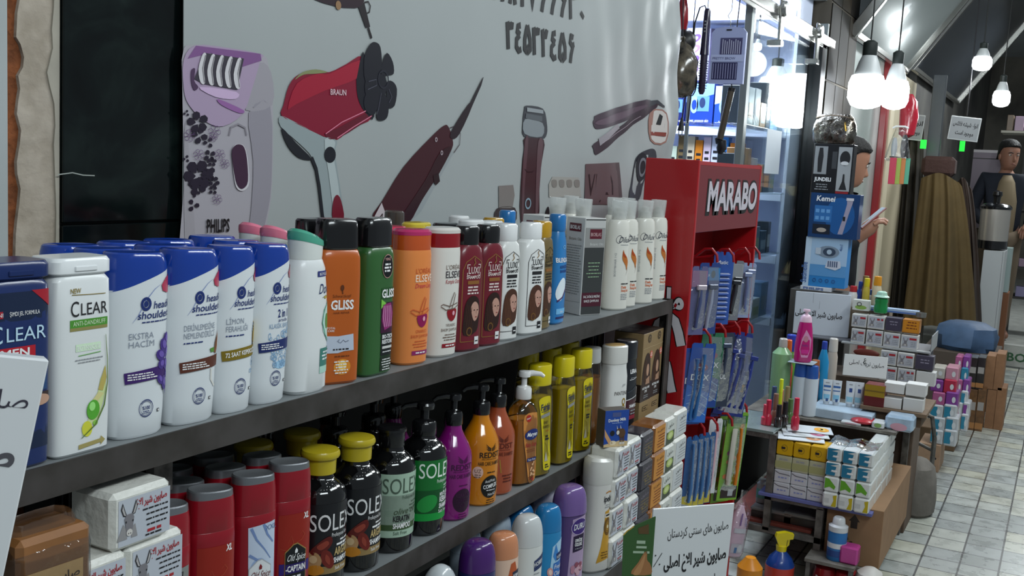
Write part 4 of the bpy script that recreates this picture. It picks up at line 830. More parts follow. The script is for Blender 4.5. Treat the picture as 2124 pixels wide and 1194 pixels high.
o1 = ospice((osx[1], OY, ZM), 'red shower gel bottle with swirl print, between silver-label and icy-label bottles', 'captain')
ospice((osx[2], OY, ZM), 'red shower gel bottle with an icy blue and white label', 'cooling')
clone(o1, (osx[3], OY, ZM), -0.36, 'red shower gel bottle with black hexagon label beside the black yellow-capped bottle')
ob = ospice((osx[1], OY + 0.05, ZM), 'red shower gel bottle with grey lid standing in the rows behind the labelled red ones', None, 'plain red shower gel bottles in the back rows')
for x, y in ((osx[0] + 0.008, OY + 0.05), (osx[2], OY + 0.05), (osx[3], OY + 0.05), (osx[0] + 0.03, OY + 0.10), (osx[1] + 0.03, OY + 0.10), (osx[2] + 0.03, OY + 0.10)):
    clone(ob, (x, y, ZM), -0.2)
YEL = M('#b3a01f', 0.3, coat=0.2); DKB = M('#0b0b0d', 0.07, coat=0.6)
SXP = [(0, 0.038), (0.004, 0.0415), (0.02, 0.042), (0.136, 0.042), (0.145, 0.0405), (0.153, 0.0365), (0.160, 0.0295), (0.165, 0.0232), (0.169, 0.0208), (0.177, 0.0205)]
def solex(loc, label, lab, cap, group=None, rz=-0.32):
    r = thing('shampoo_bottle', label, 'shampoo', loc, rz, group)
    MB().lathe([(a, z) for z, a in SXP], DKB, 36).build('body', r)
    if cap == 'yellow':
        MB().lathe([(0.0235, 0.173), (0.024, 0.1735), (0.0245, 0.196), (0.0285, 0.1975), (0.0298, 0.2005), (0.0295, 0.2045), (0.0275, 0.208), (0.02, 0.2095), (0.005, 0.21)], YEL, 28).build('flip_cap', r)
    elif cap == 'disc':
        MB().lathe([(0.0215, 0.173), (0.022, 0.174), (0.022, 0.198), (0.025, 0.199), (0.025, 0.203), (0.022, 0.2055), (0.004, 0.206)], BLK, 28).build('disc_cap', r)
    else: pump(r, 0.172, 0.0215, BLK, dz=0.0)
    if lab:
        P = [(z, a, a, 2) for z, a in SXP]; S0 = front(P); L = Lab(lambda u, v, l: S0(u, v + 0.014, l))
        bc, tc = {'black': ('#131418', '#d9d9d9'), 'mint': ('#9fb8a4', '#46584a'), 'green': ('#0f6a2a', '#dfe9df')}[lab]
        z0, z1 = 0.014, 0.121
        L.rect(-0.064, 0.064, z0, z1, M(bc, 0.3, coat=0.2), 0, nu=20, nv=3); T = M(tc)
        big = {'black': (0.080, 0.026), 'mint': (0.088, 0.026), 'green': (0.090, 0.026)}[lab]
        L.text('SOLEX', 0.002, big[0], big[1], T, w=0.078, res=4); L.text('Profesyonel Seri', 0.014, big[0] - 0.010, 0.0062, T, w=0.034)
        L.small(0.012, 0.036, big[0] - 0.017, 3, 0.0055, 0.0026, T, al='r')
        if lab == 'black':
            L.rect(-0.064, 0.064, z0, 0.026, M('#8a7247', 0.4), 1, nu=20)
            L.text('ARGAN', 0.019, 0.041, 0.0115, M('#b7a06c'), w=0.034, k=2, bold=0.03); L.text('SHAMPOO', 0.018, 0.0295, 0.008, WI, w=0.034, k=2, bold=0.03); L.text('Salt Free', 0.016, 0.0185, 0.005, WI, w=0.024, k=2); L.small(0.004, 0.034, 0.057, 1, 0.004, 0.003, WI, 2)
            for q, c in (([(-0.036, 0.05), (-0.02, 0.066), (-0.006, 0.072), (-0.002, 0.062), (-0.012, 0.05), (-0.028, 0.044)], '#5a1a16'), ([(-0.014, 0.052), (-0.004, 0.046), (0.002, 0.03), (-0.004, 0.022), (-0.016, 0.03), (-0.02, 0.044)], '#6b211a'), ([(-0.04, 0.046), (-0.026, 0.048), (-0.018, 0.036), (-0.024, 0.024), (-0.042, 0.026)], '#a8835a'), ([(-0.034, 0.028), (-0.02, 0.028), (-0.014, 0.018), (-0.028, 0.013), (-0.042, 0.018)], '#b5761f')):
                L.poly(smooth(q), M(c, 0.25), 3)
            L.poly(smooth([(-0.026, 0.058), (-0.012, 0.066), (-0.008, 0.06), (-0.02, 0.052)]), M('#8a3a2c', 0.2), 4); L.poly(smooth([(-0.012, 0.045), (-0.006, 0.038), (-0.006, 0.028), (-0.013, 0.036)]), M('#8a3a2c', 0.2), 4); L.ell(-0.031, 0.038, 0.006, 0.006, M('#c4a880'), 4)
        if lab == 'mint':
            L.rect(-0.064, 0.064, 0.026, 0.036, M('#38502f', 0.4), 1, nu=20); L.rect(-0.064, 0.064, 0.036, 0.085, M('#b4c6b6', 0.35), 0, nu=20)
            L.text('olive oil', 0.005, 0.053, 0.0105, M('#3c4a34'), w=0.046, k=2, sh=0.25, res=3); L.text('KERATIN', -0.002, 0.041, 0.0095, INK, w=0.032, k=2, bold=0.03); L.text('SHAMPOO', -0.001, 0.0295, 0.0085, WI, w=0.034, k=3, bold=0.03); L.text('Salt Free', -0.004, 0.0185, 0.006, M('#46584a'), w=0.026, k=2); L.line([(0.03, 0.028), (0.038, 0.036), (0.034, 0.046), (0.028, 0.038)], 0.002, WI, 3)
        if lab == 'green':
            L.rect(-0.064, 0.064, 0.027, 0.068, M('#0b4d22', 0.3), 1, nu=20); L.ell(-0.02, 0.045, 0.02, 0.014, M('#1f8a3c', 0.3), 2, rot=0.5); L.rect(-0.064, 0.064, 0.014, 0.027, M('#12903a', 0.3), 1, nu=20)
            L.text('MENTOL FERAHLIĞI', 0.022, 0.056, 0.006, WI, w=0.036, k=3, bold=0.02); L.text('KERATIN', 0.02, 0.045, 0.0095, WI, w=0.032, k=3, bold=0.03); L.text('SHAMPOO', 0.02, 0.034, 0.0085, WI, w=0.034, k=3, bold=0.03); L.text('Salt Free', 0.015, 0.026, 0.006, WI, w=0.026, k=3)
        L.build('printed_label', r)
    return r
def pump(r, z, rad, mat, dz=0.0, ang=2.6, name='pump'):
    """screw collar, stem and a press head with a beak"""
    b = MB().lathe([(rad, z), (rad + 0.0006, z + 0.001), (rad, z + 0.020), (rad * 0.86, z + 0.024), (rad * 0.45, z + 0.026), (rad * 0.36, z + 0.028), (rad * 0.36, z + 0.044 + dz), (rad * 0.75, z + 0.045 + dz), (rad * 0.8, z + 0.052 + dz), (rad * 0.7, z + 0.056 + dz), (0.003, z + 0.0575 + dz)], mat, 24)
    c, s = math.cos(ang), math.sin(ang); zt = z + 0.050 + dz
    b.tube([(0, 0, zt), (c * 0.018, s * 0.018, zt + 0.002), (c * 0.034, s * 0.034, zt), (c * 0.041, s * 0.041, zt - 0.005)], [0.0075, 0.006, 0.0048, 0.0036], mat, 10)
    return b.build(name, r)
SY = YF + 0.043
sx = [seat(x, 1090, SY, 0.042) for x in (717, 788, 857, 920)]
s0 = solex((sx[0], SY, ZM), 'black argan-printed bottle with yellow cap beside the red bottles', 'black', 'yellow')
clone(s0, (sx[1], SY, ZM), -0.32, 'black argan-printed bottle with yellow cap beside the mint-labelled one')
solex((sx[2], SY, ZM), 'black bottle with a pale mint olive-oil label', 'mint', 'disc', rz=-0.38)
solex((sx[3], SY, ZM), 'black pump bottle with a bright green label', 'green', 'pump', rz=-0.26)
s1 = clone(s0, (sx[0] + 0.06, SY + 0.085, ZM), -0.25, 'black yellow-capped bottle behind the front yellow-capped pair', skip=('printed_label',))
clone(s1, (sx[0] - 0.035, SY + 0.10, ZM), -0.25, 'black yellow-capped bottle behind the red shower gel bottles')
s2 = solex((sx[1] + 0.06, SY + 0.088, ZM), 'plain black pump bottle in shadow behind the labelled black bottles', None, 'pump', 'dark pump bottles in the back row')
clone(s2, (sx[1] + 0.175, SY + 0.093, ZM), 0.3)
RDP = [(0, 0.033), (0.004, 0.0365), (0.03, 0.0375), (0.112, 0.0375), (0.124, 0.0355), (0.138, 0.0295), (0.152, 0.0215), (0.163, 0.0165), (0.17, 0.0155), (0.176, 0.0155)]
def redist(loc, label, col, ink, circ, kind, rz=-0.5):
    r = thing('shampoo_bottle', label, 'shampoo', loc, rz)
    MB().lathe([(a, z) for z, a in RDP], M(col, 0.12, coat=0.6), 36).build('body', r)
    pump(r, 0.172, 0.0168, BLK, 0.0, 3.0)
    L = Lab(front([(z, a, a, 2) for z, a in RDP])); T = M(ink)
    for s in (-1, 1):
        for k in range(3): L.line([(0.004 + s * 0.001, 0.112 - 0.002 * k), (0.004 + s * 0.006, 0.115 - 0.003 * k), (0.004 + s * 0.0115, 0.121 - 0.004 * k)], [0.0016, 0.002, 0.0004], T, 1)
    L.text('REDIST', 0.003, 0.095, 0.0105, T, w=0.046, bold=0.02, res=3); L.text('PROFESSIONAL', 0.003, 0.0905, 0.0026, T, w=0.036); L.text('HAIR CARE SHAMPOO', 0.004, 0.080, 0.0075, T, w=0.052, bold=0.01)
    if kind == 'plain':
        L.line([(-0.003, 0.073), (-0.001, 0.060), (0.001, 0.046)], 0.002, M('#d9b050', 0.15, 0.8), 1); L.small(0.004, 0.03, 0.04, 3, 0.006, 0.003, T)
    else:
        L.small(-0.004, 0.02, 0.066, 1, 0.004, 0.0022, T); L.ell(0.006, 0.038, 0.0205, 0.022, M(circ, 0.25), 1, n=32)
        if kind == 'amber':
            L.ell(-0.022, 0.067, 0.0105, 0.0115, M('#d9b5a4', 0.4), 1); L.text('UZ', -0.022, 0.066, 0.007, M('#5a4a40'), k=2); L.small(-0.029, -0.015, 0.062, 2, 0.004, 0.0018, M('#5a4a40'), 2)
            L.text('Anti/Frizz', 0.005, 0.047, 0.0055, WI, w=0.024, k=2, sh=0.1, rot=0.1); L.text('COMPLEX', 0.007, 0.036, 0.0075, WI, w=0.034, k=2, bold=0.02, rot=0.1); L.small(-0.004, 0.018, 0.0315, 1, 0.003, 0.0016, WI, 2); L.text('No:63', 0.010, 0.021, 0.0055, WI, k=2, rot=0.1)
        else:
            D = M('#3a1238'); L.text('KERATIN', 0.006, 0.045, 0.0065, D, w=0.03, k=2, bold=0.02); L.text('COMPLEX', 0.006, 0.035, 0.0065, D, w=0.03, k=2); L.text('OIL', 0.006, 0.026, 0.006, D, k=2)
        L.small(-0.004, 0.022, 0.012, 3, 0.0045, 0.0018, T)
    L.build('printed_label', r); return r
RY = YF + 0.039
redist((seat(974, 1050, RY, 0.0375), RY, ZM), 'magenta pump bottle at the front of the middle shelf', '#7d0f6e', '#450a40', '#2a0a28', 'magenta')
redist((seat(1030, 1020, RY, 0.0375), RY, ZM), 'amber pump bottle with a black round label', '#c77a08', '#2a1a06', '#141210', 'amber')
redist((1.764, RY + 0.006, ZM), 'terracotta pump bottle beside the clear baby soap', '#9c4a2c', '#5a2012', '#141210', 'plain', rz=-0.75)
for (dx, col, lb) in ((-0.03, '#7d0f6e', 'magenta pump bottle in shadow behind the front magenta one'), (-0.31, '#8a4a30', 'terracotta bottle in deep shadow behind the yellow-capped bottles'), (-0.14, '#8a4a30', 'terracotta pump bottle in deep shadow left of the back magenta one')):
    r = thing('shampoo_bottle', lb, 'shampoo', (seat(974, 1050, RY, 0.0375) + dx, 1.06 if dx > -0.1 else 1.121, ZM), 0.4)
    MB().lathe([(a, z) for z, a in RDP], M(col, 0.12, coat=0.6), 28).build('body', r); pump(r, 0.172, 0.0168, BLK, 0.0, 2.2)
# --- clear bottles of baby soap and baby shampoo
CLR = clear_film('clear_bottle', (0.98, 0.97, 0.90), 0.05, 0.7, 0.05)
def gel(c): return M(c, 0.15, trans=0.25, ior=1.2)
def clearbottle(name, label, loc, rz, prof, fill, liq, group=None):
    r = thing(name, label, 'baby shampoo', loc, rz, group)
    vessel(r, prof, CLR)
    pr = [(z if i else 0.003, a - 0.0025, b - 0.0025, n) for i, (z, a, b, n) in enumerate(prof) if z < fill]
    a = front(prof); P = prof
    for i in range(len(P) - 1):
        if P[i][0] <= fill <= P[i + 1][0]:
            t = (fill - P[i][0]) / (P[i + 1][0] - P[i][0]); pr.append((fill, P[i][1] + (P[i + 1][1] - P[i][1]) * t - 0.0025, P[i][2] + (P[i + 1][2] - P[i][2]) * t - 0.0025, P[i][3])); break
    MB().loft([ring(*p) for p in pr], gel(liq)).build('liquid', r)
    return r, front(prof)
BP = [(0, 0.028, 0.020, 2.8), (0.005, 0.0345, 0.0265, 2.8), (0.05, 0.0350, 0.027, 2.8), (0.11, 0.034, 0.0265, 2.8), (0.150, 0.0310, 0.025, 2.6), (0.164, 0.0235, 0.021, 2.4), (0.170, 0.0155, 0.0155, 2.1), (0.178, 0.0150, 0.015, 2)]
BY = YF + 0.029
r, S = clearbottle('soap_pump_bottle', 'clear pump bottle of orange baby soap with peach label and white pump', (seat(1107, 960, BY, 0.035, 0.027, 2.8) + 0.006, BY, ZM), -0.25, BP, 0.135, '#c27a10')
pump(r, 0.176, 0.0162, M('#dcdcda', 0.25, coat=0.3), 0.0, -0.6)
L = Lab(S); pe = M('#c9853f', 0.4)
L.poly(smooth([(-0.018, 0.146), (0.010, 0.150), (0.022, 0.14), (0.019, 0.08), (0.024, 0.02), (0.016, 0.006), (0.0, 0.008), (-0.012, 0.06), (-0.020, 0.105)]), pe, 0)
L.ell(-0.008, 0.140, 0.007, 0.0075, M('#a8251c'), 1, rot=0.4); L.text('New', -0.008, 0.1385, 0.004, WI, k=2, rot=0.3)
L.ell(0.003, 0.106, 0.021, 0.011, M('#1c2b6b', 0.3), 2, rot=0.05); L.text('Maryan', 0.003, 0.1025, 0.008, WI, w=0.030, k=3, sh=0.2, bold=0.02, res=3); L.text('Baby Soap', 0.002, 0.081, 0.0085, M('#9c2a2c'), w=0.034, k=1, sh=0.2, bold=0.01); L.small(-0.014, 0.018, 0.0745, 2, 0.004, 0.0014, M('#7a3a1a'))
L.rect(-0.009, 0.02, 0.050, 0.057, M('#1c2b6b'), 1); L.text('Tear Free', 0.005, 0.0515, 0.004, WI, w=0.024, k=2)
for k in range(16): L.ell(0.012 + random.uniform(-0.008, 0.006), random.uniform(0.018, 0.048), 0.0022, 0.0022, M('#dcb083'), 1, n=8)
L.small(-0.002, 0.018, 0.016, 2, 0.004, 0.002, M('#7a3a1a')); L.ell(0.012, 0.011, 0.004, 0.003, M('#9c2a2c'), 1)
L.build('printed_label', r)
FP = [(0, 0.027, 0.019, 2.8), (0.005, 0.0335, 0.0255, 2.8), (0.05, 0.0340, 0.026, 2.8), (0.13, 0.0335, 0.0255, 2.8), (0.170, 0.0315, 0.0245, 2.7), (0.19, 0.0285, 0.0225, 2.5), (0.197, 0.0255, 0.020, 2.4)]
YC = M('#c9b80f', 0.3, coat=0.2)
def farisi(loc, rz, label, lean=0.0, group=None, liq='#b59c06'):
    r, S = clearbottle('baby_shampoo_bottle', label, loc, rz, FP, 0.168, liq, group)
    MB().loft([ring(z, a, b, 2.4) for z, a, b in ((0.194, 0.0262, 0.0207), (0.197, 0.0268, 0.0213), (0.234, 0.0262, 0.0208), (0.237, 0.0245, 0.019))], YC).build('cap', r)
    L = Lab(S); c = M('#d0bf17', 0.35)
    def tr(u, v): return (u - lean * (v - 0.09), v)
    L.poly([tr(*q) for q in smooth([(-0.013, 0.168), (0.012, 0.173), (0.018, 0.165), (0.0135, 0.12), (0.013, 0.07), (0.019, 0.025), (0.015, 0.014), (-0.004, 0.014), (-0.010, 0.025), (-0.011, 0.08), (-0.014, 0.14)], 4)], c, 0)
    u, v = tr(0.001, 0.145); L.text('Farisi', u, v, 0.013, M('#2c3550'), w=0.026, k=2, sh=0.1, bold=0.02, rot=0.08); L.line([(u - 0.012, v - 0.004), (u, v - 0.003), (u + 0.014, v)], 0.0012, M('#2c3550'), 2)
    L.poly([tr(-0.0125, 0.134), tr(0.014, 0.139), tr(0.014, 0.132), tr(-0.0125, 0.127)], M('#8a8a88'), 1)
    for t, vv, ww in (('BABY', 0.115, 0.013), ('SHAMPOO', 0.106, 0.020)): u, v = tr(0.001, vv); L.text(t, u, v, 0.006, M('#5a4d10'), w=ww, k=2, bold=0.02)
    u, v = tr(0.004, 0.098); L.text('with', u, v, 0.004, M('#a8431c'), k=2); u, v = tr(0.004, 0.088); L.small(u - 0.006, u + 0.006, v, 2, 0.006, 0.004, INK, 2)
    L.line([tr(-0.004, 0.075), tr(0.003, 0.068), tr(0.006, 0.052), tr(0.011, 0.042)], 0.001, M('#8a7a18'), 1); L.poly([tr(-0.001, 0.055), tr(-0.006, 0.034), tr(0.005, 0.034)], M('#b3ae9c'), 1); u, v = tr(0.003, 0.026); L.small(u - 0.008, u + 0.008, v, 2, 0.005, 0.003, INK, 2)
    L.build('printed_label', r); return r
FY = YF + 0.028
f0 = farisi((seat(1140, 940, FY, 0.034, 0.026, 2.8), FY, ZM), -0.25, 'clear yellow baby shampoo bottle beside the peach-labelled pump bottle', 0.10)
farisi((seat(1187, 930, FY, 0.034, 0.026, 2.8), FY, ZM), -0.1, 'clear yellow baby shampoo bottle in the middle of the yellow ones', 0.03)
farisi((seat(1222, 915, FY + 0.01, 0.034, 0.026, 2.8), FY + 0.01, ZM), -0.28, 'clear yellow baby shampoo bottle nearest the blue box', 0.0)
for px, Y in ((1122, 1.02), (1168, 1.005), (1203, 1.01)):
    clone(f0, (seat(px, 800, Y, 0.034, 0.026, 2.8), Y, ZM), 0.1, 'clear yellow baby shampoo bottle in the row behind the three front yellow ones', 'yellow baby shampoo bottles in the back row')
r, _s = clearbottle('baby_shampoo_bottle', 'clear amber-filled bottle with dull white cap right of the yellow ones', (2.218, 0.955, ZM), 0.2, FP, 0.16, '#9a5f14')
MB().loft([ring(z, a, b, 2.4) for z, a, b in ((0.194, 0.0262, 0.0207), (0.2, 0.0268, 0.0213), (0.228, 0.0255, 0.02))], M('#a9aaa8', 0.3)).build('cap', r)
# --- white bottle lettered PANTENE, the navy bottle, hair colour cartons
r, S = capped('shampoo_bottle', 'white shampoo bottle with gold ribbon print above the blue donkey box', (2.312, 0.936, ZM), '#d9d9d6', '#d3d2cd', h=0.225, w=0.035, d=0.025, caph=0.043, capw=0.94, neck=0.95, rz=-0.4)
MB().loft([ring(z, a, b, 2.6) for z, a, b in ((0.2245, 0.028, 0.018), (0.226, 0.027, 0.017))], M('#b3925c', 0.4)).build('cap_top', r)
L = Lab(S); L.text('PANTENE', -0.016, 0.105, 0.0095, M('#4a4540'), w=0.045, al='l', res=3)
for k in range(4): L.line([(0.008 + 0.003 * k, 0.124 + 0.001 * k), (0.011 + 0.003 * k, 0.132)], 0.0008, GREY, 1)
for k in (0, 1): L.ell(0.016, 0.088 - 0.016 * k, 0.006, 0.009, M('#b08a2a', 0.25, 0.5), 1, hole=0.6)
L.build('printed_label', r)
capped('shampoo_bottle', 'white-capped grey bottle in shadow left of the gold-ribbon white bottle', (2.265, 1.035, ZM), '#7c7d80', '#a5a7a8', h=0.23, w=0.034, caph=0.05, capw=0.95, neck=0.95)
r, S = capped('shampoo_bottle', 'navy shampoo bottle between white bottle and brown cartons', (2.387, 0.936, ZM), '#15181f', '#14161c', h=0.228, w=0.033, d=0.024, caph=0.045, capw=0.96, neck=0.96, rz=-0.15)
L = Lab(S); L.text('LERA', 0.002, 0.147, 0.010, WI, w=0.03, bold=0.03); L.small(-0.012, 0.02, 0.135, 1, 0.003, 0.002, GREY)
L.line([(-0.014, 0.131), (0.004, 0.131), (0.02, 0.135)], 0.0012, WI, 1); L.line([(-0.03, 0.08), (0.0, 0.083), (0.03, 0.09)], 0.0022, M('#c9c9c9'), 2); L.rect(-0.032, 0.032, 0.03, 0.08, M('#3d0f1c', 0.3), 0); L.text('SHAMPOO', 0.008, 0.06, 0.008, WI, w=0.035, k=2, bold=0.03); L.small(-0.006, 0.024, 0.052, 2, 0.008, 0.003, GREY, 2); L.rect(-0.01, 0.03, 0.03, 0.04, M('#8a2a3a'), 1)
L.line([(-0.02, 0.10), (0.0, 0.104), (0.026, 0.118)], 0.002, M('#3d434c'), 1); L.build('printed_label', r)
capped('shampoo_bottle', 'navy bottle in shadow behind the front navy bottle', (2.40, 1.03, ZM), '#15181f', '#14161c', h=0.24, w=0.033, caph=0.05, capw=0.95, neck=0.95)
def dye(loc, label):
    r = thing('hair_dye_carton', label, 'carton', loc); a, b, h = 0.0365, 0.04, 0.238; K0 = M('#8a7350', 0.5)
    MB().box(-a, a, -b, b, 0, h, K0, 0.001).build('box', r)
    L = Lab(lambda u, v, l: (u, -b - l, v), 0.0003); D = M('#2a1e18', 0.4)
    L.rect(-a, a, 0.062, 0.108, D, 0); L.poly(smooth([(-0.026, 0.10), (-0.03, 0.14), (-0.016, 0.178), (0.004, 0.186), (0.02, 0.165), (0.024, 0.13), (0.03, 0.10)]), M('#35241a', 0.4), 1); L.ell(0.004, 0.142, 0.009, 0.016, M('#b08a72'), 2); L.poly([(-0.004, 0.118), (0.02, 0.125), (0.022, 0.105), (-0.006, 0.105)], M('#a07c64'), 2)
    for k in range(4): L.line([(-0.02 + 0.004 * k, 0.17), (-0.022 + 0.004 * k, 0.14), (-0.012 + 0.003 * k, 0.11)], 0.0015, M('#5a3c28'), 3)
    L.ell(0.006, 0.223, 0.012, 0.011, M('#4a3c2a'), 1); L.ell(0.006, 0.223, 0.007, 0.0055, K0, 2, hole=0.7); L.line([(-a, 0.199), (a, 0.201)], 0.0012, M('#b09a74'), 1); L.ell(0.022, 0.18, 0.009, 0.010, M('#c9705c'), 3); L.small(0.016, 0.028, 0.183, 2, 0.005, 0.0018, WI, 4)
    L.text('NATURAL HAIR', 0.0, 0.093, 0.006, WI, w=0.05, k=2, bold=0.02); L.text('DYE', 0.0, 0.084, 0.006, WI, k=2, bold=0.02); L.small(-0.015, 0.02, 0.076, 2, 0.005, 0.002, GREY, 2); L.rect(-0.015, 0.022, 0.036, 0.048, D, 1); L.rect(-0.0135, 0.0205, 0.0375, 0.0465, K0, 2); L.small(-0.01, 0.017, 0.042, 1, 0.003, 0.003, D, 3)
    L2 = Lab(lambda u, v, l: (-a - l, -u, v), 0.0003); L2.rect(-b, b, 0.062, 0.108, D, 0); L2.rect(0.008, 0.03, 0.066, 0.104, M('#c9c6be'), 1); L2.ell(-0.006, 0.218, 0.008, 0.007, M('#b09a74'), 1, hole=0.75); L2.small(-0.02, 0.03, 0.19, 2, 0.006, 0.002, M('#b09a74')); L2.small(-0.025, 0.03, 0.172, 9, 0.006, 0.0012, M('#6a5638'))
    L.build('printed_face', r); L2.build('printed_side', r)
    MB().box(-a + 0.001, a - 0.001, -b + 0.001, b - 0.001, h, h + 0.0015, M('#2c211a', 0.5)).build('flap', r); return r
dx2 = seat(1378, 850, 0.95, 0.0365, 0.04, 30); e0 = dye((2.5465, 0.952, ZM), 'brown hair colour carton beside the rack post')
clone(e0, (2.472, 0.95, ZM), 0, 'brown hair colour carton next to the navy bottle')
# ================================================================== LOWER SHELF
def domed(name, label, loc, prof, col, capprof, capc, n=2.6, rz=-0.42, cat='shampoo', group=None, rough=0.25):
    r = thing(name, label, cat, loc, rz, group)
    P = [(z, a, b, n) for z, a, b in prof]
    vessel(r, P, M(col, rough, coat=0.3)); MB().loft([ring(z, a, b, n) for z, a, b in capprof], M(capc, 0.2, coat=0.4)).build('cap', r)
    return r, front(P)
def dome(z0, w, d, h, k=7, sq=0.72):
    return [(z0, w, d)] + [(z0 + h * math.sin(math.pi / 2 * i / k) ** 0.9, w * math.cos(math.pi / 2 * i / k) ** sq, d * math.cos(math.pi / 2 * i / k) ** sq) for i in range(1, k)] + [(z0 + h, w * 0.12, d * 0.12)]
LY = 0.832
LX = [(0, 0.9), (0.004, 0.99), (0.06, 1.0), (0.14, 1.0)]
def lp(w, d, z, top=1.0): return [(0, w * 0.9, d * 0.88), (0.004, w * 0.99, d * 0.99), (z * 0.5, w, d), (z * 0.95, w * top, d * top), (z, w * top * 0.985, d * top * 0.985)]
Y = LY + 0.036
r, S = domed('shampoo_bottle', 'big white egg-shaped bottle at the bottom left of the lower shelf', (seat(962, 1194, Y, 0.045, 0.036, 2.3), Y, ZL), [(0, 0.038, 0.03), (0.005, 0.043, 0.034), (0.10, 0.0455, 0.036)], '#b9bfc2', dome(0.10, 0.0455, 0.036, 0.118, 9, 0.8), '#b9bfc2', 2.2, 0)
Y = LY + 0.03
r, S = domed('shampoo_bottle', 'dark blue bottle with domed purple cap beside the white egg-shaped bottle', (seat(1026, 1194, Y, 0.035, 0.030, 2.2), Y, ZL), lp(0.0345, 0.03, 0.175), '#23275c', dome(0.1755, 0.034, 0.0295, 0.053, 7, 0.45), '#451d66', 2.2)
L = Lab(S); L.line([(-0.01, 0.150), (0.008, 0.158), (0.026, 0.155)], 0.004, M('#9fb0d0'), 1); L.build('printed_label', r)
Y = LY + 0.025
r, S = domed('shampoo_bottle', 'pale peach bottle with apricot cap between purple cap and white bottle', (seat(1071, 1190, Y, 0.0315, 0.025, 2.3), Y, ZL), lp(0.031, 0.025, 0.173), '#d9b8a2', dome(0.1735, 0.0305, 0.0245, 0.044, 7, 0.35), '#c4825c', 2.3)
L = Lab(S); L.poly([(0.002, 0.165), (0.012, 0.168), (0.018, 0.15), (0.012, 0.142), (0.02, 0.125), (0.006, 0.128), (-0.004, 0.14)], M('#b5562c'), 0); L.poly([(0.006, 0.148), (0.024, 0.151), (0.024, 0.134), (0.008, 0.132)], M('#1f2740'), 1); L.text('HOBBY', 0.0155, 0.138, 0.006, WI, w=0.015, k=2, bold=0.02); L.poly([(0.0, 0.12), (0.018, 0.128), (0.024, 0.10), (-0.004, 0.098)], M('#c9663a'), 1); L.build('printed_label', r)
Y = LY + 0.027
r, S = domed('shampoo_bottle', 'white bottle with domed white cap and navy tag, beside the bright blue one', (seat(1120, 1180, Y, 0.034, 0.027, 2.3), Y, ZL), lp(0.034, 0.027, 0.165), '#cfd1ce', dome(0.1655, 0.0335, 0.0265, 0.058, 8, 0.5), '#c3c6c6', 2.3)
L = Lab(S); L.poly([(0.000, 0.138), (0.027, 0.150), (0.031, 0.146), (0.029, 0.124), (0.001, 0.117)], M('#26345c'), 0); L.text('HOBBY', 0.014, 0.129, 0.0085, WI, w=0.025, k=1, rot=0.25, bold=0.01); L.small(0.0, 0.02, 0.112, 1, 0.003, 0.002, GREY); L.text('Orkide', -0.003, 0.088, 0.008, M('#6b7280'), al='l', w=0.022); L.small(-0.004, 0.018, 0.081, 1, 0.003, 0.003, GREY); L.ell(0.024, 0.094, 0.004, 0.003, M('#cf9aa2'), 1); L.build('printed_label', r)
Y = LY + 0.025
r, S = domed('shampoo_bottle', 'bright blue bottle with blue cap beside the lilac bottle', (seat(1159, 1160, Y, 0.030, 0.025, 2.3), Y, ZL), lp(0.030, 0.025, 0.168), '#1f7fb5', dome(0.1685, 0.0295, 0.0245, 0.052, 7, 0.42), '#1670a8', 2.3)
L = Lab(S); L.poly([(-0.004, 0.14), (0.012, 0.15), (0.027, 0.155), (0.028, 0.03), (-0.012, 0.03), (-0.008, 0.09)], M('#9fc4dd'), 0); L.poly([(0.006, 0.124), (0.026, 0.130), (0.027, 0.114), (0.008, 0.110)], M('#1d2c5c'), 2); L.text('HOBBY', 0.017, 0.115, 0.0065, WI, w=0.017, k=3, rot=0.2); L.poly([(0.0, 0.105), (0.027, 0.11), (0.028, 0.06), (-0.002, 0.062)], M('#2e68b0'), 1); L.text('Fresh', 0.013, 0.093, 0.009, WI, w=0.022, k=2, sh=0.2); L.text('Clean', 0.013, 0.079, 0.009, WI, w=0.022, k=2, sh=0.2); L.ell(-0.007, 0.088, 0.007, 0.010, M('#c78f8c'), 2, rot=0.3); L.ell(-0.007, 0.088, 0.004, 0.006, M('#e0c4b8'), 3, rot=0.3); L.poly([(-0.002, 0.12), (0.004, 0.145), (0.012, 0.125), (0.006, 0.108)], M('#3a7fc4'), 1); L.build('printed_label', r)
Y = LY + 0.03
r, S = domed('shampoo_bottle', 'lilac bottle with tall lilac cap and berry print', (seat(1206, 1160, Y, 0.0375, 0.029, 2.6), Y, ZL), lp(0.036, 0.028, 0.172), '#4f3a6e', dome(0.1725, 0.0375, 0.0295, 0.058, 8, 0.38), '#6f5590', 2.6)
L = Lab(S); L.poly([(-0.012, 0.165), (0.028, 0.17), (0.03, 0.02), (-0.018, 0.02)], M('#a58fae'), 0); L.ell(0.007, 0.148, 0.0225, 0.0175, M('#3c2470'), 1, rot=0.15); L.ell(0.007, 0.148, 0.0225, 0.0175, M('#c9b8d9'), 2, rot=0.15, hole=0.95); L.text('DURU', 0.007, 0.1425, 0.0125, WI, w=0.031, k=2, sh=0.15, rot=0.1, bold=0.01, res=3)
L.poly([(-0.008, 0.128), (0.023, 0.131), (0.022, 0.096), (-0.008, 0.093)], M('#241636'), 1); L.text('ORKİDE', 0.007, 0.115, 0.0065, WI, w=0.021, k=2, bold=0.03); L.text('ÖZLERİ', 0.007, 0.106, 0.0065, WI, w=0.021, k=2, bold=0.03); L.small(-0.002, 0.018, 0.1, 1, 0.003, 0.002, GREY, 2)
for k in range(11): L.ell(0.006 + random.uniform(-0.014, 0.015), 0.058 + random.uniform(-0.014, 0.014), 0.006, 0.0055, M(random.choice(['#8a4a5c', '#b07a8c', '#c9a0ac'])), 2 + k % 3, n=10, rot=k)
L.build('printed_label', r)
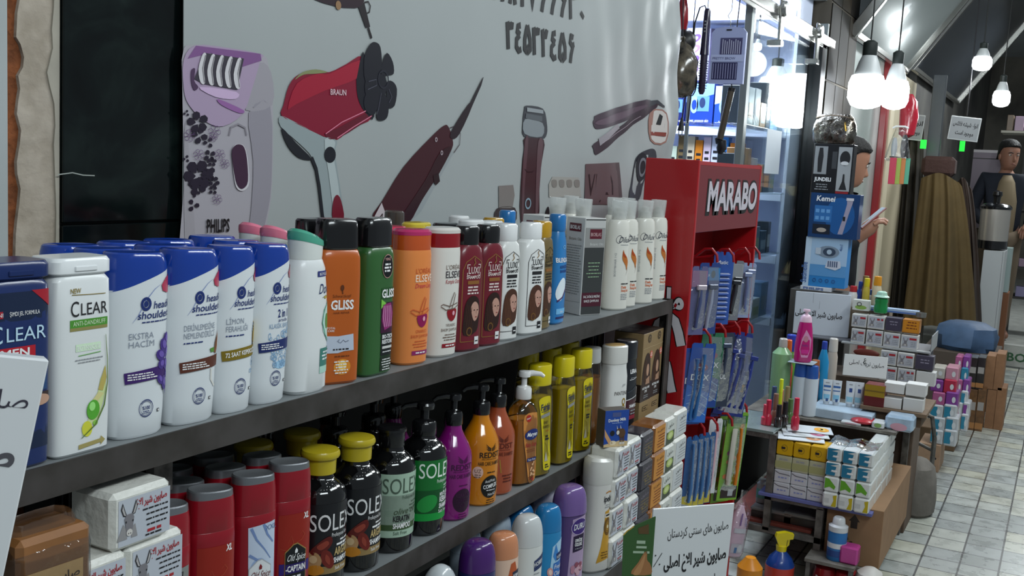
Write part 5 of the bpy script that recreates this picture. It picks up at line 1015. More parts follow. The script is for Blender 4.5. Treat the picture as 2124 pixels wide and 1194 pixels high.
Y = 0.925
r, S = capped('shampoo_bottle', 'black and white bottle squeezed between lilac bottle and tall white one', (2.075, 0.942, ZL), '#c6cacc', '#20243a', h=0.203, w=0.03, d=0.024, caph=0.07, capw=0.95, neck=0.95)
L = Lab(S); L.rect(-0.03, 0.03, 0.135, 0.15, M('#17191c'), 0); L.text('LJ', 0.014, 0.117, 0.012, INK, bold=0.02); L.rect(-0.03, 0.03, 0.085, 0.11, M('#26282b'), 0); L.text('SHAMPOO', 0.008, 0.088, 0.006, WI, w=0.03, k=1, bold=0.02); L.small(-0.01, 0.026, 0.07, 2, 0.006, 0.003, GREY); L.rect(-0.03, 0.03, 0.02, 0.035, M('#3d6f96'), 0); L.build('printed_label', r)
Y = LY + 0.03
IP = [(0, 0.034, 0.024, 2.6), (0.005, 0.0375, 0.0275, 2.6), (0.04, 0.0365, 0.027, 2.6), (0.10, 0.0315, 0.025, 2.6), (0.150, 0.0295, 0.0245, 2.6), (0.195, 0.0325, 0.026, 2.6), (0.2, 0.0328, 0.0262, 2.6)]
r = thing('shampoo_bottle', 'tall white waisted bottle with golden stripe, beside the soap stack', 'shampoo', (2.079, Y, ZL), -0.5)
vessel(r, IP, M('#cfcdc8', 0.28, coat=0.3)); MB().loft([ring(z, a, b, 2.6, k) for z, a, b, k in ((0.2, 0.033, 0.0265, 0), (0.205, 0.034, 0.0272, 0), (0.240, 0.0345, 0.0275, 0), (0.252, 0.033, 0.026, -0.002), (0.258, 0.027, 0.020, -0.003), (0.2585, 0.014, 0.01, -0.002))], M('#c9c8c2', 0.25, coat=0.3)).build('cap', r)
L = Lab(front(IP)); L.text('ipek', 0.013, 0.161, 0.014, M('#20242c'), w=0.023, bold=0.02, res=3); L.line([(0.006, 0.181), (0.014, 0.184), (0.024, 0.182)], 0.003, M('#b5762c'), 1); L.small(0.006, 0.02, 0.153, 2, 0.005, 0.002, GREY)
L.poly([(0.008, 0.138), (0.0265, 0.143), (0.027, 0.10), (0.029, 0.03), (-0.012, 0.022), (0.0, 0.06), (0.007, 0.10)], M('#c0902c', 0.3), 0); L.rect(0.008, 0.026, 0.124, 0.133, M('#d8d2c4'), 1); L.small(0.009, 0.025, 0.129, 1, 0.003, 0.004, INK, 2)
for k in range(4): L.ell(0.017, 0.103, 0.0045 + 0.0022 * k, 0.007 + 0.0045 * k, M('#6b4a14'), 2, hole=0.8)
L.ell(0.017, 0.103, 0.003, 0.004, M('#d9c9a0'), 3); L.small(0.0, 0.022, 0.045, 3, 0.006, 0.0025, M('#6b4a14'), 1); L.build('printed_label', r)
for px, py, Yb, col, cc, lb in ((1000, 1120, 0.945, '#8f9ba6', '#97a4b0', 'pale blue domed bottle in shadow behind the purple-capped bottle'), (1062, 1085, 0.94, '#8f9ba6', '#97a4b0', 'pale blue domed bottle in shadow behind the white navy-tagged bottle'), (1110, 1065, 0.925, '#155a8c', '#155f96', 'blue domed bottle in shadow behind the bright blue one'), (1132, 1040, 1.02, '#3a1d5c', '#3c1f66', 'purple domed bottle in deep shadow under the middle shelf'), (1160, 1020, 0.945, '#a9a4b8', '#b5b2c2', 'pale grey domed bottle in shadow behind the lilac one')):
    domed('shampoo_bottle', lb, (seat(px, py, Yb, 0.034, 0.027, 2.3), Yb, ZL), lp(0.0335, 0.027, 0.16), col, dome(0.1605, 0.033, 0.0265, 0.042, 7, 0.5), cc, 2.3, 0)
# ------------------------------------------------------------------ stacked soaps
FA_SOAP = fa('صابون شیر الاغ'); REDI = M('#a3242c', 0.4)
SOAPW = M('#d4d4cd', 0.35, coat=0.5, bump=0.25, scale=60)
def donkey(L, u, v, s, k=2):
    """a grey donkey's head seen from the front"""
    G, D, P_ = M('#77757a', 0.5), M('#2a2a2e', 0.5), M('#a9a6a6', 0.5)
    for a in (-1, 1):
        L.poly([(u + a * 0.10 * s, v + 0.36 * s), (u + a * 0.20 * s, v + 0.62 * s), (u + a * 0.33 * s, v + 0.98 * s), (u + a * 0.42 * s, v + 0.72 * s), (u + a * 0.30 * s, v + 0.42 * s)], D, k)
        L.poly([(u + a * 0.17 * s, v + 0.42 * s), (u + a * 0.25 * s, v + 0.64 * s), (u + a * 0.33 * s, v + 0.88 * s), (u + a * 0.37 * s, v + 0.70 * s), (u + a * 0.27 * s, v + 0.46 * s)], P_, k + 1)
    L.poly([(u - 0.24 * s, v + 0.30 * s), (u - 0.14 * s, v + 0.46 * s), (u + 0.14 * s, v + 0.46 * s), (u + 0.24 * s, v + 0.30 * s), (u + 0.17 * s, v - 0.12 * s), (u + 0.13 * s, v - 0.34 * s), (u - 0.13 * s, v - 0.34 * s), (u - 0.17 * s, v - 0.12 * s)], G, k + 1)
    L.poly([(u - 0.6 * s, v - 0.55 * s), (u - 0.3 * s, v + 0.1 * s), (u - 0.16 * s, v - 0.1 * s), (u - 0.1 * s, v - 0.55 * s)], M('#8d8b8c', 0.5), k); L.poly([(u + 0.1 * s, v - 0.55 * s), (u + 0.16 * s, v - 0.1 * s), (u + 0.3 * s, v), (u + 0.42 * s, v - 0.55 * s)], M('#8d8b8c', 0.5), k)
    L.ell(u, v - 0.30 * s, 0.15 * s, 0.15 * s, M('#c9c5c0', 0.5), k + 2, n=12)
    for a in (-1, 1): L.ell(u + a * 0.17 * s, v + 0.16 * s, 0.035 * s, 0.05 * s, D, k + 2, n=8); L.ell(u + a * 0.05 * s, v - 0.33 * s, 0.02 * s, 0.03 * s, D, k + 3, n=6)
def soap(name, label, loc, w, d, h, kind='donkey', rz=0.0, group=None, wrap=SOAPW, lab=(0.06, 0.97)):
    r = thing(name, label, 'soap', loc, rz, group)
    MB().box(-w / 2, w / 2, -d / 2, d / 2, 0, h, wrap, min(0.006, h * 0.09)).build('bar', r)
    L = Lab(lambda u, v, l: (u * w, -d / 2 - l, v * h), 0.0004, 0.00025, 10); T = w
    if kind == 'donkey':
        L.rect(-0.40, 0.46, 0.08, 0.88, M('#b4b9c2', 0.3), 0, 1, 1)
        S2 = L.S; L.S = lambda u, v, l: S2(u / w, v / h, l); donkey(L, -0.23 * w, 0.42 * h, 0.42 * h); L.S = S2
        L.text(FA_SOAP, 0.14, 0.70, 0.12, REDI, w=0.52, k=2, bold=0.03); 
        S3 = L.S; L.S = lambda u, v, l: S2(u / w, v / h, l)
        L.small(-0.02 * w, 0.42 * w, 0.60 * h, 4, 0.095 * h, 0.028 * h, INK, 2, al='r'); L.small(0.04 * w, 0.34 * w, 0.21 * h, 1, 0.1 * h, 0.05 * h, REDI, 2); L.small(0.02 * w, 0.36 * w, 0.14 * h, 1, 0.1 * h, 0.03 * h, INK, 2); L.S = S3
    elif kind == 'plain':
        L.rect(-0.38, 0.45, 0.1, 0.88, M('#bfc3c4', 0.3), 0, 1, 1); L.text(fa('صابون'), 0.12, 0.68, 0.12, INK, w=0.5, k=1); S2 = L.S; L.S = lambda u, v, l: S2(u / w, v / h, l); L.small(-0.25 * w, 0.4 * w, 0.55 * h, 4, 0.1 * h, 0.035 * h, GREY, 1, al='r'); L.S = S2
    elif kind == 'olive':
        L.rect(-0.42, 0.45, 0.06, 0.92, M('#c6c9c2', 0.3), 0, 1, 1); L.rect(-0.42, 0.45, 0.06, 0.5, M('#39452e', 0.3), 1, 1, 1); L.ell(0.0, 0.36, 0.36, 0.16, M('#9cb055', 0.3), 2); L.ell(0.0, 0.36, 0.24, 0.1, M('#c3cf8a', 0.3), 3); L.text(fa('صابون'), 0.05, 0.66, 0.15, INK, w=0.6, k=1)
    elif kind in ('yellow', 'dark'):
        lc = '#bd7d28' if kind == 'yellow' else '#37343c'
        L.rect(-0.42, 0.44, 0.06, 0.92, M(lc, 0.35), 0, 1, 1); T_ = M('#6b2a14') if kind == 'yellow' else M('#7c6a4a')
        L.text(fa('صابون زرد') if kind == 'yellow' else fa('صابون'), 0.06, 0.72, 0.11, M('#3a1d10') if kind == 'yellow' else M('#8a7f8c'), w=0.6, k=1); S2 = L.S; L.S = lambda u, v, l: S2(u / w, v / h, l)
        L.small(-0.3 * w, 0.4 * w, 0.58 * h, 5, 0.1 * h, 0.035 * h, T_, 1, al='r'); L.S = S2
        if kind == 'dark':
            for q in range(3): L.ell(-0.1 + 0.2 * q, 0.3 + 0.1 * (q % 2), 0.06, 0.05, M('#7a6a3a'), 1, n=8)
    L.build('printed_label', r); return r
# the near pile of donkey-milk soaps, on the middle shelf
SW, SD, SH = 0.086, 0.070, 0.0665
ns = soap('soap_bar', 'white wrapped donkey-milk soap on top of the near pile under the shelf edge', (0.8065, 0.918, ZM + 3 * SH), SW, SD, SH)
for i, (x, lb) in enumerate(((0.743, 'white wrapped donkey-milk soap at the lower left of the near pile'), (0.8305, 'white wrapped donkey-milk soap at the lower right of the near pile'))):
    clone(ns, (x, 0.918 + 0.004 * i, ZM + 2 * SH), 0, lb)
for k in (0, 1):
    for x in (0.743, 0.8305): clone(ns, (x, 0.92, ZM + k * SH), 0, 'white wrapped donkey-milk soap in the lowest rows of the near pile', 'soaps hidden low in the near pile')
# orange soap in a cellophane bag, left of the pile
CARA = M('#8f5f34', 0.35, noise=0.2, scale=20, coat=0.4)
ob_ = at(128, 1030, Y=0.865); og = thing('wrapped_soap', 'caramel brown soap in crinkled cellophane with an orange paper label at bottom left', 'soap', (ob_.x - 0.004, 0.895, ZM + 0.15), -0.05)
b = MB().box(-0.042, 0.042, -0.03, 0.03, 0, 0.105, CARA, 0.006); b.build('bar', og)
L = Lab(lambda u, v, l: (u, -0.030 - l, v), 0.0005); L.rect(-0.036, 0.030, -0.002, 0.070, M('#d99a42', 0.4), 0); L.rect(-0.036, 0.030, 0.045, 0.070, M('#d6ad72', 0.4), 1); L.text(fa('صابون زرد'), 0.0, 0.053, 0.0085, M('#3a1d10'), w=0.052, k=2, bold=0.02); L.small(-0.03, 0.026, 0.038, 5, 0.0075, 0.003, M('#8a3a14'), 2, al='r', rag=0.5); L.build('paper_label', og)
random.seed(3); g = MB(); n = 14
ringz = []
for k in range(9):
    z = 0.0 + 0.0145 * k; s = 1.0 + (0.02 if k < 7 else -0.22 * (k - 6) * 0.6)
    ringz.append([(0.0475 * s * math.cos(t) * (1 / max(abs(math.cos(t)), abs(math.sin(t)))) ** 0.8 + random.uniform(-.0012, .0012), 0.0345 * (s if k < 7 else max(0.15, s - 0.3)) * math.sin(t) * (1 / max(abs(math.cos(t)), abs(math.sin(t)))) ** 0.8 + random.uniform(-.001, .001), z + random.uniform(-.001, .001)) for t in [2 * math.pi * j / n for j in range(n)]])
g.loft(ringz, FILM).build('cellophane', og)
tag(MB().box(ob_.x - 0.055, ob_.x + 0.05, 0.866, 0.94, ZM, ZM + 0.149, M('#8a6a48', 0.7, noise=0.1), 0.002).build('cardboard_carton'), 'small brown cardboard carton under the caramel soap, mostly below the picture', 'carton')
# the tall soap stack in front of the rack's far end, on the lower shelf
HS_ = 0.0695
SF = 0.822
colA = at(1280, 930, Y=SF).x + 0.008; q0 = soap('soap_bar', 'x', (colA + 0.038, SF + 0.035, ZL), 0.0755, 0.068, HS_)
rows = ['bottom', 'second', 'third', 'top']
for c_, cname in enumerate(('left column', 'right column')):
    for k in range(4):
        lb = f'white donkey-milk soap, {rows[k]} row, {cname} beside the tall white bottle'
        o = q0 if (c_ == 0 and k == 0) else clone(q0, (colA + 0.038 + 0.0775 * c_, SF + 0.035 + 0.003 * ((k * 2 + c_) % 3), ZL + HS_ * k), 0)
        o['label'] = lb
DKW = M('#3b3840', 0.25, coat=0.6, noise=0.3, scale=30); ORW = M('#8a5526', 0.25, coat=0.6, noise=0.25, scale=25)
for kind, px0, px1, wrap, nm, lift in (('dark', 1336, 1360, DKW, 'dark purple-brown soap', 0.0), ('yellow', 1360, 1384, ORW, 'amber soap with yellow label', 0.004), ('olive', 1384, 1402, SOAPW, 'white soap with olive label', 0.004), ('plain', 1402, 1426, SOAPW, 'plain white soap', 0.008)):
    x0, x1 = at(px0, 900, Y=SF).x + 0.001, at(px1, 900, Y=SF).x - 0.001
    q = soap('soap_bar', 'x', ((x0 + x1) / 2, SF + 0.033, ZL), x1 - x0, 0.064, HS_ + lift / 4, kind, 0, None, wrap)
    for k in range(4):
        o = q if k == 0 else clone(q, ((x0 + x1) / 2, SF + 0.033 + 0.003 * (k % 2), ZL + (HS_ + lift / 4) * k), 0)
        o['label'] = f'{nm}, {rows[k]} in its column at the far end of the stack'
ext = tag(MB().box(2.587, 2.644, 0.822, 0.9, ZL - 0.04, ZL - 0.001, TOPM, 0.002).build('shelf', rack), None)
# donkey milk box standing on the stack
r = thing('soap_box', 'blue printed box with a cartoon donkey standing on the white soaps', 'box', (colA + 0.030, SF + 0.030, ZL + 4 * HS_ + 0.0006), -0.62)
w, d, h = 0.062, 0.034, 0.083
MB().box(-w / 2, w / 2, -d / 2, d / 2, 0, h, M('#5d5650', 0.5), 0.0008).build('carton', r)
L = Lab(lambda u, v, l: (u * w / 0.062, -d / 2 - l, v * h / 0.083), 0.0004, 0.00025, 10)
L.rect(-0.031, 0.031, 0, 0.083, M('#23489a', 0.35), 0, 1, 1); L.poly([(-0.031, 0), (0.031, 0), (0.031, 0.011), (0.012, 0.014), (-0.006, 0.010), (-0.031, 0.006)], M('#cdb488'), 1); L.poly([(-0.031, 0.042), (-0.026, 0.034), (-0.008, 0.008), (-0.016, 0.004), (-0.029, 0.024)], M('#c99a6c'), 2); L.ell(-0.008, 0.009, 0.009, 0.005, M('#e0cfae'), 2)
L.text('Donkey Milk', 0.001, 0.058, 0.0068, WI, w=0.046, k=2, bold=0.02, rot=0.05); L.small(-0.014, 0.018, 0.054, 1, 0.002, 0.0012, M('#9fb4dd'), 2); L.rect(-0.012, 0.010, 0.068, 0.078, M('#4a5586'), 1, 1, 1); L.ell(-0.010, 0.031, 0.006, 0.0062, M('#1c1e24'), 2)
BR = M('#5a3f2a'); L.ell(0.015, 0.030, 0.009, 0.011, BR, 3); L.ell(0.006, 0.034, 0.006, 0.008, BR, 4); L.ell(0.004, 0.032, 0.0038, 0.005, M('#d6d2cc'), 5)
for a, b in ((0.001, 0.046), (0.010, 0.047)): L.poly([(a, b - 0.006), (a - 0.001, b + 0.003), (a + 0.0025, b - 0.006)], M('#d6d2cc'), 5)
for a in (0.011, 0.014, 0.018, 0.021): L.rect(a - 0.001, a + 0.001, 0.006, 0.022, BR, 3, 1, 1); L.rect(a - 0.001, a + 0.001, 0.005, 0.010, WI, 4, 1, 1)
L.build('printed_face', r)
# ------------------------------------------------------------------ hand-lettered boards
PAPER = M('#dcdfe1', 0.35, coat=0.5)
def board(name, label, cat, A_, B_, C_, th, mat, fn):
    """a card whose top edge runs A to B and whose left edge runs A to C, th thick behind"""
    A_, B_, C_ = Vector(A_), Vector(B_), Vector(C_); eu = (B_ - A_); w = eu.length; eu.normalize(); ev = A_ - C_; ev -= eu * ev.dot(eu); h = ev.length; ev.normalize()
    nrm = eu.cross(ev); T = Matrix((eu, -nrm, ev)).transposed().to_4x4(); T.translation = A_ - ev * h
    r = thing(name, label, cat); r.matrix_world = T
    MB().box(0, w, 0, th, 0, h, mat, min(0.002, th * 0.3)).build('card', r)
    L = Lab(lambda u, v, l: (u, -l, h + v), 0.0004, 0.0003, 10); fn(L, w, h); L.build('lettering', r); return r
FELT = M('#3a3744', 0.5)
A_ = at(-60, 730, Z=1.306); B_ = at(103, 746, Z=1.294); k_ = (B_ - A_).length / 163.0
# bring the board close in front of the dark blue bottle
cl = at(48, 1330, X=(A_.x + B_.x) / 2 - 0.02)
def left_text(L, w, h):
    u0 = w - k_ * 32
    L.text(fa('صابون'), u0 + k_ * 6, -k_ * 118, k_ * 42, FELT, al='r', k=1, bold=0.0)
    L.text(fa('صابون شیر'), u0 + k_ * 2, -k_ * 255, k_ * 62, M('#55545a'), al='r', k=1, bold=0.03); L.text(fa('م'), u0 - k_ * 20, -k_ * 375, k_ * 16, M('#77767c'), k=1)
C0 = A_ + Vector((-0.012, 0.03, -0.42))
board('price_board', 'thick white hand-lettered card at the lower left edge in front of the dark blue bottle', 'sign', A_, B_, C0, 0.016, PAPER, left_text)
z2 = at(1355, 1055, Y=0.70).z; A2 = at(1355, 1055, Z=z2); B2 = at(1524, 1043, Z=z2); k2 = (B2 - A2).length / 169.0
def sign_text(L, w, h):
    L.text(fa('صابون های سنتی کردستان'), w - k2 * 8, -k2 * 50, k2 * 17, INK, w=k2 * 126, al='r', k=1, rot=0.07)
    L.text(fa('صابون شیر الاغ اصلی'), w - k2 * 6, -k2 * 108, k2 * 22, INK, w=k2 * 130, al='r', k=1, bold=0.035, rot=0.07)
    L.text(fa('صابون تریاک اصل'), w - k2 * 8, -k2 * 152, k2 * 17, INK, w=k2 * 118, al='r', k=1, rot=0.07)
    for v in (-112, -158): L.line([(k2 * 12, k2 * v), (k2 * 27, k2 * (v + 26))], k2 * 1.3, INK, 1); L.ell(k2 * 14, k2 * (v + 22), k2 * 1.6, k2 * 1.6, INK, 1, n=8); L.ell(k2 * 24, k2 * (v + 4), k2 * 1.6, k2 * 1.6, INK, 1, n=8)
board('price_board', 'white hand-lettered soap sign in front of the red stand, three lines of Persian writing', 'sign', A2, B2, A2 + Vector((0.03, -0.01, -0.24)), 0.004, PAPER, sign_text)
zg = at(1300, 1110, Y=0.735).z; A3 = at(1296, 1118, Y=0.745); B3 = at(1358, 1065, Y=0.735)
r = thing('printed_card', 'green printed card with rounded corner leaning behind the white sign', 'card')
T = Matrix.Translation(at(1360, 1066, Y=0.745)); ex = (at(1360, 1100, Z=0.72) - at(1296, 1098, Z=0.72)).normalized(); T = Matrix((ex, Vector((0, 0, 1)).cross(ex), Vector((0, 0, 1)))).transposed().to_4x4(); T.translation = at(1360, 1075, X=1.99)
r.matrix_world = T; kk = 0.00099
pts = [(-66, -38), (-58, -28), (-52, -24), (-45, -18), (-2, 4), (0, 4), (0, -160), (-62, -160)]
MB().prism([(x * kk, z * kk) for x, z in pts], 0, 0.002, M('#3b5f33', 0.4)).build('card', r)
L = Lab(lambda u, v, l: (u * kk, -l, v * kk), 0.0004, 0.0003, 100)
for i in range(3): L.small(-48, -8, -52 - 11 * i, 1, 8, 5 if i else 7, M('#a9bfa4'), 1, al='r')
L.poly(smooth([(-44, -122), (-30, -96), (-20, -76), (-13, -72), (-12, -90), (-4, -100), (-2, -122)]), M('#a5744a'), 1); L.poly(smooth([(-40, -122), (-27, -98), (-17, -78), (-18, -96), (-26, -122)]), M('#bb8a5c'), 2); L.poly([(-36, -22), (-14, -12), (-12, -34), (-34, -34)], M('#5f4a2c'), 1)
L.line([(-66, -38), (-58, -28), (-52, -24), (-45, -18)], 2.5, M('#c9a34a'), 1); L.build('print', r)
# ================================================================== RED DISPLAY STAND
SX0, SX1, SY0, SY1, SZ = 2.647, 3.275, 0.87, 1.02, 1.532
RP = M('#a3161c', 0.28, coat=0.4); RD = M('#6e0f19', 0.3, coat=0.3)
st = thing('display_stand', 'tall red display stand with red hooks beside the bottle rack', 'stand')
zh = at(1453, 482, Y=SY0).z
MB().box(SX0, SX0 + 0.014, SY0, SY1, 0, SZ, RP, 0.002).build('side_panel', st)
MB().box(SX1 - 0.014, SX1, SY0, SY1, 0, SZ, RP, 0.002).build('side_panel', st)
MB().box(SX0 + 0.0141, SX1 - 0.0141, SY1 - 0.012, SY1, 0, SZ - 0.0021, RP).build('back_panel', st)
MB().box(SX0 + 0.0141, SX1 - 0.0141, SY0 + 0.001, SY1 - 0.0121, SZ - 0.012, SZ - 0.002, RP).build('top_panel', st)
hp = MB().box(SX0 + 0.0141, SX1 - 0.0141, SY0 + 0.001, SY0 + 0.014, zh, SZ - 0.0122, RD, 0.001).build('header_panel', st)
MB().box(SX0 + 0.0141, SX1 - 0.0141, SY0 + 0.01, SY1 - 0.0121, 0.02, 0.16, RP, 0.002).build('plinth', st)
L = Lab(lambda u, v, l: (u, SY0 + 0.001 - l, v), 0.0006, 0.0006, 10)
a, b = at(1463, 443, Y=SY0), at(1568, 436, Y=SY0); hh = at(1476, 372, Y=SY0).z - a.z - 0.01
L.text('MARABO', a.x, a.z + 0.004, hh, M('#14100f', 0.4), w=b.x - a.x, al='l', k=0, bold=0.085, sh=0.06, res=4)
L.text('MARABO', a.x + 0.012, a.z + 0.009, hh * 0.93, M('#b9b3bb', 0.4), w=(b.x - a.x) * 0.965, al='l', k=1, bold=0.035, sh=0.06, res=4)
L.build('lettering', hp)
L = Lab(lambda u, v, l: (SX0 - l, SY1 - u, v), 0.0006, 0.0006, 10)
for bo, c_, k in ((0.09, '#14100f', 0), (0.045, '#c9c4c8', 1)):
    L.text(fa('مارابو'), 0.137, 1.135, 0.05, M(c_, 0.4), w=0.14, al='r', k=k, bold=bo, res=3)
    wd = 0.024 if k else 0.03
    for q in ([(0.085, 1.12), (0.116, 1.10), (0.128, 1.07), (0.138, 1.035)], [(0.02, 0.93), (0.07, 1.09), (0.085, 1.10)], [(0.098, 0.985), (0.105, 0.965), (0.114, 0.93), (0.122, 0.905)], [(0.01, 0.9), (0.06, 0.98), (0.098, 0.97)], [(0.10, 0.84), (0.11, 0.80), (0.125, 0.74)]): L.line(q, wd, M(c_, 0.4), k)
L.build('side_lettering', st)
HK = M('#96121a', 0.35, coat=0.1)
def hook(px, py):
    p = at(px, py, Y=0.868)
    MB().tube([(p.x, SY1 - 0.012, p.z - 0.012), (p.x, 0.95, p.z - 0.010), (p.x, 0.90, p.z), (p.x, 0.875, p.z + 0.022), (p.x, 0.855, p.z + 0.024), (p.x, 0.84, p.z + 0.008), (p.x, 0.837, p.z - 0.012)], 0.004, HK, 8).build('hook', st)
for q in ((1466, 533), (1501, 533), (1535, 530), (1556, 528), (1452, 700), (1484, 688), (1514, 683), (1541, 680), (1440, 890), (1468, 882), (1499, 872), (1530, 845), (1446, 1080), (1490, 1082)): hook(*q)
CARD = {}
def pack(name, label, cat, px, y0, y1, w, Y=0.80, rz=-0.5, col='#27406e', fn=None, film=True, tilt=0.0, group=None, taper=1.0, d=0.012, kind='card'):
    """a hanging blister pack or bag whose top centre shows at px,y0 and foot at y1"""
    Y += 0.06; w *= 1.07; p = at(px, y0, Y=Y); q = at(px, y1, Y=Y); h = (p - q).z * 1.0 / 1.0
    r = thing(name, label, cat, p, 0, group, rot=(0, tilt, rz))
    hw = w / 2
    if kind == 'card':
        MB().prism([(-hw, -h), (hw, -h), (hw * taper, -0.006), (hw * taper - 0.006, 0), (0.006, 0), (0.004, -0.010), (-0.004, -0.010), (-0.006, 0), (-hw * taper + 0.006, 0), (-hw * taper, -0.006)], 0, 0.0018, M(col, 0.35)).build('card', r)
    if fn: fn(r, Lab(lambda u, v, l: (u, -l, v), 0.0006, 0.0004, 10), hw, h)
    if film:
        g = MB(); rings = []; rnd = random.Random(int(px))
        for i in range(7):
            t = i / 6; s = math.sin(math.pi * min(1, 0.08 + t * 0.95)) ** 0.5
            rings.append([(hw * (taper + (1 - taper) * t) * 1.02 * math.cos(a), 0.0035 - (d + 0.004 * rnd.random()) * s * max(0, -math.sin(a)) - 0.0008 * math.sin(a), -0.012 - (h - 0.012) * t) for a in [2 * math.pi * (j + 0.5) / 12 for j in range(12)]])
        g.loft(rings, BAGFILM).build('film', r)
    return r
def razor(r, x, z0, z1, hc, hd, y=-0.006, lean=0.0):
    b = MB().tube([(x + lean, y, z0), (x + lean * 0.5, y - 0.002, (z0 * 2 + z1) / 3), (x, y, (z0 + 2 * z1) / 3), (x - lean * 0.3, y, z1)], [0.004, 0.0062, 0.0058, 0.0045], M(hc, 0.3, coat=0.3), 8); o = b.build('razor', r)
    MB().box(x + lean - 0.017, x + lean + 0.017, y - 0.006, y + 0.003, z0 - 0.004, z0 + 0.010, M(hd, 0.25, 0.3), 0.002).build('razor_head', o)
def f1(r, L, hw, h): L.rect(-hw + .002, hw - .002, -h * 0.3, -0.012, M('#8a6a86', 0.4), 0, 1, 1); L.build('print', r); razor(r, -0.002, -0.06, -h + 0.02, '#3f4a72', '#b5aab5', lean=0.006)
def f2(r, L, hw, h):
    L.rect(-hw + .002, hw - .002, -0.05, -0.014, M('#2f74ad', 0.4), 0, 1, 1); L.ell(0.012, -0.032, 0.008, 0.011, M('#3a4a55'), 1); L.text('Max', -0.012, -0.038, 0.010, WI, k=1); L.build('print', r); razor(r, 0.0, -0.07, -h + 0.015, '#8c93a8', '#5a6070', lean=0.01)
def f3(r, L, hw, h):
    for i in range(10): L.rect(-hw * 0.62, hw * 0.62, -0.062 - i * (h - 0.075) / 10 - 0.008, -0.062 - i * (h - 0.075) / 10, M('#b5b9c9', 0.3, 0.3), 0, 1, 1)
    L.text('Matic', -0.006, -0.036, 0.011, WI, w=hw * 1.1, k=1); L.build('print', r)
    b = MB()
    for i in range(10): b.box(-hw * 0.66, hw * 0.66, -0.0062, -0.0012, -0.064 - i * (h - 0.075) / 10 - 0.0075, -0.064 - i * (h - 0.075) / 10, M('#39559c', 0.3), 0.001)
    tag(b.build('blister', r), None)
def f4(r, L, hw, h): L.rect(-hw + .002, hw - .002, -h * 0.42, -0.01, M('#8d8f95', 0.4), 0, 1, 1); L.build('print', r); razor(r, 0.002, -0.06, -h + 0.02, '#191a20', '#2a2c33', lean=0.008); razor(r, -0.008, -0.07, -h + 0.03, '#22242c', '#2a2c33', y=-0.012, lean=0.008)
def f5(r, L, hw, h): razor(r, 0.004, -0.03, -h + 0.02, '#6f7da5', '#7a86a8', lean=0.004); razor(r, -0.006, -0.04, -h + 0.03, '#5f6c96', '#7a86a8', lean=-0.003, y=-0.01)
pack('razor_pack', 'pinkish razor pack on the first hook of the top row', 'razor pack', 1454, 552, 690, 0.055, 0.80, col='#5a5a80', fn=f1, tilt=0.03)
pack('razor_pack', 'blue carded razor pack with grey handle on the top row of hooks', 'razor pack', 1475, 545, 688, 0.075, 0.815, col='#2a3f7c', fn=f2, tilt=0.02)
pack('razor_pack', 'blue card with ten rows of pale blades on the top row of hooks', 'razor pack', 1504, 522, 668, 0.075, 0.81, col='#2c4d96', fn=f3, film=False, tilt=0.03)
pack('razor_pack', 'clear pack of black razors on the top row of hooks', 'razor pack', 1527, 540, 660, 0.07, 0.83, col='#6d7078', fn=f4, tilt=0.06)
pack('razor_pack', 'blue-grey shaver blister at the right end of the top row', 'razor pack', 1553, 545, 655, 0.07, 0.82, col='#8490b0', fn=f5, tilt=0.05, d=0.02)
def brush_pack(word, c2):
    def fn(r, L, hw, h):
        L.poly([(-hw + .002, -h + .002), (hw - .002, -h + .002), (hw - .002, -h * 0.62), (-hw + .002, -h * 0.52)], M(c2, 0.35), 0); L.ell(0, -h * 0.30, hw * 0.55, 0.011, M('#8c1f2c'), 1); L.small(-hw * 0.4, hw * 0.4, -h * 0.30, 1, 0.004, 0.004, WI, 2)
        L.text(word, 0, -h * 0.46, 0.016, WI, w=hw * 1.5, k=2, bold=0.02); L.small(-hw * 0.6, hw * 0.6, -h * 0.52, 2, 0.006, 0.003, M('#a9c4e0'), 2)
        for k in range(3): L.line([(-hw * 0.8, -h * (0.66 + 0.1 * k)), (0, -h * (0.62 + 0.1 * k)), (hw * 0.9, -h * (0.7 + 0.1 * k))], 0.002, M('#8fb5dc'), 1)
        L.build('print', r); MB().tube([(0.002, -0.006, -0.03), (0, -0.008, -h * 0.5), (-0.003, -0.006, -h + 0.015)], [0.004, 0.005, 0.0055], M('#2c5f96', 0.3), 8).build('toothbrush', r)
    return fn
pack('toothbrush_pack', 'blue toothpaste and brush pack with red oval, first on second row of hooks', 'toothbrush pack', 1446, 722, 872, 0.078, 0.80, col='#1f3f86', fn=brush_pack('DOX', '#2a63b5'), tilt=0.06)
pack('toothbrush_pack', 'blue toothpaste and brush pack with red oval, second on second row of hooks', 'toothbrush pack', 1462, 712, 868, 0.085, 0.785, col='#22468f', fn=brush_pack('DOX', '#2a63b5'), tilt=0.10)
pack('toothbrush_pack', 'green-topped blue brush pack on the second row of hooks', 'toothbrush pack', 1482, 690, 838, 0.085, 0.815, col='#2b6a4a', fn=brush_pack('DOX', '#1f3f86'), tilt=0.08)
def fcool(r, L, hw, h): L.text('COOL', 0.0, -h * 0.62, 0.017, WI, w=hw * 1.2, k=1, bold=0.03); L.text('3', -0.004, -h * 0.78, 0.022, WI, k=1, bold=0.03); L.build('print', r); razor(r, 0.01, -0.04, -h * 0.55, '#2a3348', '#3a445a')
pack('razor_pack', 'dark pack with a white number 3 on the second row of hooks', 'razor pack', 1502, 690, 836, 0.085, 0.80, col='#2b3344', fn=fcool, tilt=0.05)
